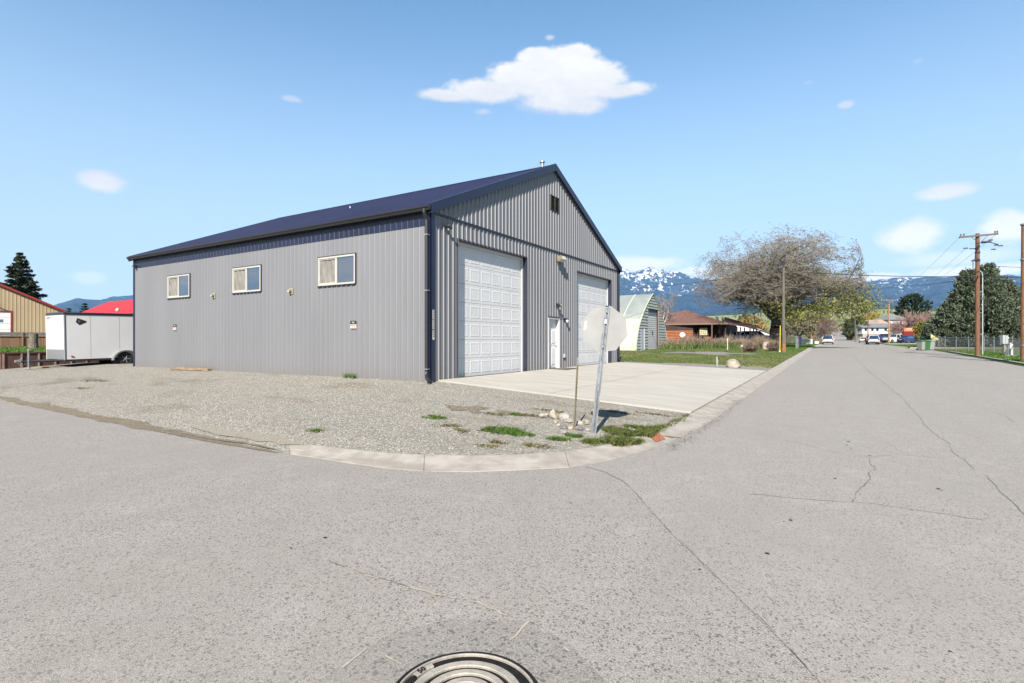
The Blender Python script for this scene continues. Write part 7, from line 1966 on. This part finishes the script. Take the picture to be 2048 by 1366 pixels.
# chain link fences
M_LINK = mat('galvanised_wire', (0.34, 0.35, 0.36), 0.5, metal=0.3)
def chain_fence(pts, h, label, name='chain_link_fence', cell=0.14, wr=0.003, every=3.0):
    a = Vector(pts[0]); t = thing(name, label, 'fence', (a.x, a.y, gz(a.x, a.y))); z0 = gz(a.x, a.y)
    run = []; sg = []
    for A, B in zip(pts, pts[1:]):
        A, B = Vector(A), Vector(B); L_ = (B - A).length; n = max(1, round(L_ / every))
        for i in range(n + (1 if B == Vector(pts[-1]) else 0)):
            q = A.lerp(B, i / n); z = gz(q.x, q.y) - z0
            mb = MB(); mb.tube([(q.x - a.x, q.y - a.y, z - .2), (q.x - a.x, q.y - a.y, z + h + .06)], 0.038, 8); mb.lathe((q.x - a.x, q.y - a.y, z + h + .06), [(.045, -.02), (.04, .02), (0, .05)], 8); mb.build('post', M_POST, t)
        za, zb_ = gz(A.x, A.y) - z0, gz(B.x, B.y) - z0
        mb = MB(); mb.tube([(A.x - a.x, A.y - a.y, za + h), (B.x - a.x, B.y - a.y, zb_ + h)], 0.026, 6); mb.build('top_rail', M_POST, t)
        d = (B - A) / L_; m = int(L_ / cell)
        for i in range(-int(h / cell), m + 1):
            for s in (1, -1):
                u0, u1 = i * cell, i * cell + h; v0, v1 = (0.05, h) if s > 0 else (h, 0.05)
                if u0 < 0: v0 = v0 + (-u0) * s; u0 = 0
                if u1 > L_: v1 = v1 - (u1 - L_) * s; u1 = L_
                if u1 <= u0: continue
                P = []
                for (u, v) in ((u0, v0), (u1, v1)):
                    q = A + d * u; P.append(Vector((q.x - a.x, q.y - a.y, za + (zb_ - za) * u / L_ + v)))
                sg.append((P[0], P[1], wr, wr))
    link_mesh('wire_mesh', seg_mesh('wire_mesh', sg, 3), M_LINK, t)
    return t
def xy(px, t_): p = at(px, t_); return (p.x, p.y)
chain_fence([xy(2041, 34.5), xy(2010, 39), xy(1968, 43.5), xy(1937, 46.5), xy(1890, 52), xy(1866, 57)], 1.15, 'long grey chain link fence under the big junipers on the right')
chain_fence([(-3.6, 62), (-4.2, 86)], 1.3, 'grey chain link fence running along the left verge past the wooden pole', every=4)
chain_fence([xy(1572, 66), xy(1602, 70)], 1.1, 'chain link fence across the yard right of the wooden pole', every=4)

# meter box and concrete post
p = G(2008, 36.5); t = thing('meter_pedestal', 'grey electric meter box on a weathered wooden post by the chain link fence', 'meter box', p, R(YAW))
mb = MB(); mb.bb((-.07, -.07, -.2), (.07, .07, .85)); mb.bb((.10, -.02, -.2), (.16, .04, .85)); mb.build('post', M_GREYW, t)
mb = MB(); mb.bb((-.19, -.12, .82), (.0, .10, 1.42)); mb.bb((.005, -.14, .80), (.17, .08, 1.40)); mb.build('box', mat('meter_grey', (0.42, 0.44, 0.45), 0.5), t)
mb = MB(); mb.lathe((.2, -.06, 1.22), [(0.055, -0.05), (0.055, 0.05), (0, .05)], 10, 'X'); mb.build('meter', M_LENS, t)
p = G(2021, 35.5); t = thing('utility_riser', 'white square utility post on a small concrete pad by the fence', 'utility post', p, R(YAW))
mb = MB(); mb.bb((-.10, -.08, 0), (.10, .08, .82)); mb.bb((-.12, -.1, .82), (-.02, .1, .90)); mb.build('post', mat('off_white_plastic', (0.60, 0.60, 0.56), 0.6, var=.05), t)
mb = MB(); mb.lathe((0, 0, 0), [(.36, -.1), (.36, .04), (.16, .10), (0, .1)], 12); mb.build('pad', M_CONC, t)

# ---------------------------------------------------------------- power poles and wires
M_POLE = mat('creosote_pole', (0.13, 0.055, 0.03), 0.85, col2=(0.24, 0.115, 0.06), vscale=5, stretch=(6, 6, 0.5), bump=0.4, bscale=20)
M_POLEO = mat('orange_brown_pole', (0.20, 0.075, 0.028), 0.85, col2=(0.42, 0.19, 0.075), vscale=9, stretch=(6, 6, 0.5), bump=0.5, bscale=20)
M_POLEG = mat('grey_weathered_pole', (0.10, 0.085, 0.072), 0.9, col2=(0.19, 0.165, 0.14), vscale=4, stretch=(6, 6, 0.5), bump=0.4)
M_CERAM = mat('brown_insulator', (0.09, 0.05, 0.04), 0.3)
M_WIRE = mat('dark_wire', (0.03, 0.03, 0.032), 0.6)
def pole(px, tt_, ytop, r, m, label, name='power_pole', group=None, lean=0.0):
    p = G(px, tt_); t = thing(name, label, 'utility pole', p, R(YAW), group); h = CAM_Z + (681 - ytop) / FOC * tt_ - p.z
    mb = MB(); mb.tube([(0, 0, -0.3), (lean * h * .5, 0, h * 0.5), (lean * h, 0, h)], [r, r * 0.9, r * 0.78], 14); mb.build('pole', m, t)
    return t, h
t, h = pole(1955, 37.5, 467, 0.150, M_POLE, 'tall brown power pole with a tilted crossarm in front of the junipers')
k = 37.5 / FOC; t1 = t
mb = MB(); mb.box((-0.02 * 0 - 1.5 * k, -0.16, h - 0.18), (77 * k, 0.10, 0.12), Matrix.Rotation(-math.atan2(7, 77), 3, 'Y')); xa = mb.build('crossarm', M_POLEG, t)
for s in (-1, 1):
    mb = MB(); mb.tube([(s * 0.62, -0.18, h - 0.20 + s * .055), (0.0, -0.18, h - 0.72)], 0.022, 5); mb.build('brace', M_POLEG, xa)
for x in (-1.32, -1.1, 1.1, 1.26):
    mb = MB(); mb.lathe((x, -0.16, h - 0.10 + x * 0.09), [(0.05, 0.0), (0.03, 0.05), (0.06, 0.07), (0.035, 0.12), (0.045, 0.14), (0.0, 0.17)], 8); mb.build('insulator', M_CERAM, xa)
for s, x0_, x1_, zo in ((-1, -0.1, -1.0, 1.05), (1, 0.1, 1.0, 0.78)):
    mb = MB(); mb.tube([(x0_, -0.2, h - zo + 0.12), (x1_ * 0.55, -0.45, h - zo - 0.12 * (1 if s < 0 else -1))], [0.10, 0.06], 6); mb.tube([(x1_ * 0.5, -0.4, h - zo - 0.1 * (1 if s < 0 else -1)), (x1_, -0.5, h - zo - 0.1)], 0.03, 5); mb.build('cutout_arm', M_BLACKM, t)
for (x, z) in ((0.55, 0.55), (0.95, 0.9), (1.25, 0.95), (0.75, 1.2), (-1.2, 1.12)):
    mb = MB(); mb.tube([(x - 0.14, -0.4, h - z), (x + 0.14, -0.4, h - z + 0.02)], [0.035, 0.05], 6); mb.build('insulator', M_CERAM, t)
mb = MB(); mb.tube([(-0.45, -0.35, h - 2.5 + 0.55), (-0.42, -0.35, h - 2.05 + 0.6)], 0.05, 8); mb.tube([(-0.72, -0.35, h - 2.0), (-0.30, -0.35, h - 1.85)], [0.04, 0.09], 8); mb.tube([(-0.62, -0.35, h - 2.0), (-0.62, -0.35, h - 2.68), (-0.05, -0.15, h - 2.70)], 0.025, 6); mb.build('fuse_switch', M_BLACKM, t)
mb = MB(); mb.lathe((0, 0, h - 1.35), [(0.155, -0.06), (0.155, 0.06)], 14); mb.lathe((0, 0, h - 1.9), [(0.152, -0.08), (0.152, 0.08)], 14); mb.build('steel_band', M_BLACKM, t)
mb = MB(); c0 = 0.36; mb.tube([(c0, 0.0, -0.1), (c0, 0.0, h - 3.0), (c0 - 0.05, 0, h - 2.75), (c0 - 0.2, 0, h - 2.62), (0.12, 0, h - 2.6)], 0.03, 8); mb.build('conduit', mat('pale_blue_conduit', (0.45, 0.55, 0.58), 0.5), t)
for z in (1.5, 3.0, 4.5): mb = MB(); mb.bb((0.1, -0.03, z), (0.40, 0.05, z + 0.05)); mb.build('bracket', M_GALV, t)
t, h = pole(2050, 29.6, 447, 0.20, M_POLEO, 'rust coloured pole cut by the right edge of the view'); t2, h2 = t, h
for z in (h - 0.05, h - 2.0, 0.9): mb = MB(); mb.lathe((0, 0, z), [(0.205, -0.04), (0.205, 0.04)], 14); mb.build('steel_band', M_GALV, t)
t, h = pole(1567, 46.7, 535, 0.135, M_POLEG, 'grey wooden pole in front of the huge spreading tree'); t3, h3 = t, h
mb = MB(); mb.tube([(0.145, -0.06, 0.0), (0.145, -0.06, 1.9)], 0.02, 6); mb.build('ground_wire_guard', M_BATTEN, t)
mb = MB(); mb.lathe((0, 0, 0), [(0.142, 0.02), (0.140, 0.75)], 14); mb.build('rust_stained_foot', M_POLEO, t)
p = G(1559.5, 46.3); t = thing('guy_guard', 'tall yellow plastic guy wire marker left of the grey wooden pole', 'marker', p)
mb = MB(); mb.tube([(0, 0, -0.1), (0.02, 0.3, 2.35)], 0.035, 8); mb.build('guard', mat('yellow_plastic', (0.75, 0.50, 0.02), 0.5), t)
mb = MB(); mb.lathe((0, 0, 0), [(0.08, -.05), (0.08, .12), (0, .14)], 10); mb.build('anchor', M_LENS, t)
# distant poles
M_TANPOLE = mat('tan_pole', (0.36, 0.23, 0.13), 0.9, var=0.2, vscale=4)
t, h = pole(1778, 108, 600, 0.15, M_TANPOLE, 'tall orange brown power pole with a crossarm beside the lawn'); k = 108 / FOC
mb = MB(); mb.box((0, -0.15, h - 0.05), (33 * k, 0.12, 0.14)); xa = mb.build('crossarm', M_GREYW, t)
for s in (-1, 1):
    mb = MB(); mb.tube([(s * 0.8, -0.2, h - 0.08), (0, -0.2, h - 0.6)], 0.05, 4); mb.build('brace', M_GREYW, xa)
    mb = MB(); mb.lathe((s * 1.6, -0.15, h), [(0.07, 0), (0.07, 0.15), (0, .16)], 6); mb.build('insulator', M_SIGNW, xa)
t4, h4 = t, h
pole(1736, 122, 622, 0.13, M_POLE, 'thin dark brown pole beside the white car', lean=0.0)
pole(1710.5, 150, 640, 0.14, M_POLEG, 'thin grey pole left of the shorter white post')
pole(1713.5, 148, 657, 0.17, M_GREYW, 'short pale post right of the thin grey pole')
pole(1624, 96, 640, 0.17, M_POLEO, 'orange tinted leaning pole behind the left hand verge', lean=-0.07)
def wire(a, b, sag, label, r=0.016, n=24, name='power_line'):
    P = []
    for i in range(n + 1):
        k = i / n; q = a.lerp(b, k); q.z -= sag * 4 * k * (1 - k); P.append(q)
    mb = MB(); mb.tube([p - a for p in P], r, 5); o = mb.build(name, M_WIRE); o.location = a
    return put(o, label, 'cable', 'overhead cables')
T1 = Vector(t1.location); T2 = Vector(t2.location); T3 = Vector(t3.location)
def zat(py, tt_): return CAM_Z + (681 - py) / FOC * tt_
wire(Vector((T3.x, T3.y, zat(541, 46.7))), Vector((T1.x, T1.y, zat(553, 37.5))), 0.18, 'thick cable crossing the street from the grey pole to the brown pole', 0.028)
wire(Vector((T1.x, T1.y, zat(553, 37.5))), Vector((T2.x, T2.y, zat(553.5, 29.6))), 0.03, 'thick cable between the brown pole and the rust coloured pole', 0.028)
wire(Vector((T3.x, T3.y, zat(541, 46.7))), at(1150, 46, 585), 0.25, 'cable running left from the grey pole behind the workshop', 0.022)
wire(Vector((T1.x, T1.y, zat(556, 37.5))), at(1700, 120, 574), 0.5, 'faint lower cable sloping left from the brown pole', 0.02)
wire(at(1963, 37.4, 530), at(2049, 29.6, 535), 0.02, 'thin cable above the thick one right of the brown pole', 0.012)
wire(at(1985, 37.4, 556), at(2049, 29.6, 569), 0.05, 'cable dropping right from the brown pole to the rust coloured pole', 0.018)
rt = Vector((math.cos(R(YAW)), math.sin(R(YAW)), 0))
H1 = zat(476, 37.5)
wire(Vector((T1.x, T1.y, H1)) - rt * 1.34, at(1763, 108, 600), 0.9, 'thin high cable from the left end of the crossarm up the street', 0.008)
wire(Vector((T1.x, T1.y, H1)) - rt * 0.9 - Vector((0, 0, .8)), at(1778, 108, 604), 0.9, 'middle thin cable running up the street from the brown pole', 0.007)
wire(Vector((T1.x, T1.y, zat(470, 37.5))) + rt * 1.26, at(1793, 108, 600), 0.9, 'thin high cable from the right end of the crossarm up the street', 0.008)
# little white cans and bins by the far left verge
for i, (px, tt_, w, h, lab) in enumerate([(1614, 92, 1.5, 0.9, 'pale grey box trailer behind the left hand verge'), (1632, 98, 0.7, 0.55, 'small white bench by the left kerb far down')]):
    p = G(px, tt_); t = thing('yard_box', lab, 'box', p, R(20))
    mb = MB(); mb.bb((-w / 2, -.4, .12), (w / 2, .4, h)); mb.build('body', M_SIGNW, t); mb = MB(); mb.bb((-w / 2 - .04, -.44, h), (w / 2 + .04, .44, h + .06)); mb.build('lid', M_WS, t)
    for s in (-1, 1): mb = MB(); mb.bb((s * w * .4 - .05, -.35, -.05), (s * w * .4 + .05, .35, .12)); mb.build('leg', M_BLACKM, t)

# ---------------------------------------------------------------- surface reflectance, set once for every material
for m in bpy.data.materials:
    if not m.use_nodes: continue
    for nd in list(m.node_tree.nodes):
        if nd.type not in ('BSDF_PRINCIPLED', 'BSDF_TRANSLUCENT'): continue
        i = nd.inputs[0]
        if i.is_linked:
            src = i.links[0].from_socket; mx = m.node_tree.nodes.new('ShaderNodeMix'); mx.data_type = 'RGBA'; mx.blend_type = 'MULTIPLY'; mx.inputs[0].default_value = 1.0
            m.node_tree.links.new(src, mx.inputs[6]); mx.inputs[7].default_value = (ALBEDO, ALBEDO, ALBEDO, 1); m.node_tree.links.new(mx.outputs[2], i)
        else: i.default_value = [c * ALBEDO for c in i.default_value[:3]] + [1]

# ---------------------------------------------------------------- air between here and the mountains
hz_m = bpy.data.materials.new('haze_air'); hz_m.use_nodes = True; nt = hz_m.node_tree; nt.nodes.clear()
pv = nt.nodes.new('ShaderNodeVolumePrincipled'); pv.inputs['Color'].default_value = HAZE_COL; pv.inputs['Density'].default_value = HAZE_D; pv.inputs['Anisotropy'].default_value = 0.0
oo = nt.nodes.new('ShaderNodeOutputMaterial'); nt.links.new(pv.outputs[0], oo.inputs['Volume'])
mb = MB(); mb.bb((-11500, -3200, -70), (11500, 12500, 1500)); o = mb.build('haze', hz_m); put(o, 'pale blue air haze between the street and the mountains', 'haze', kind='stuff')
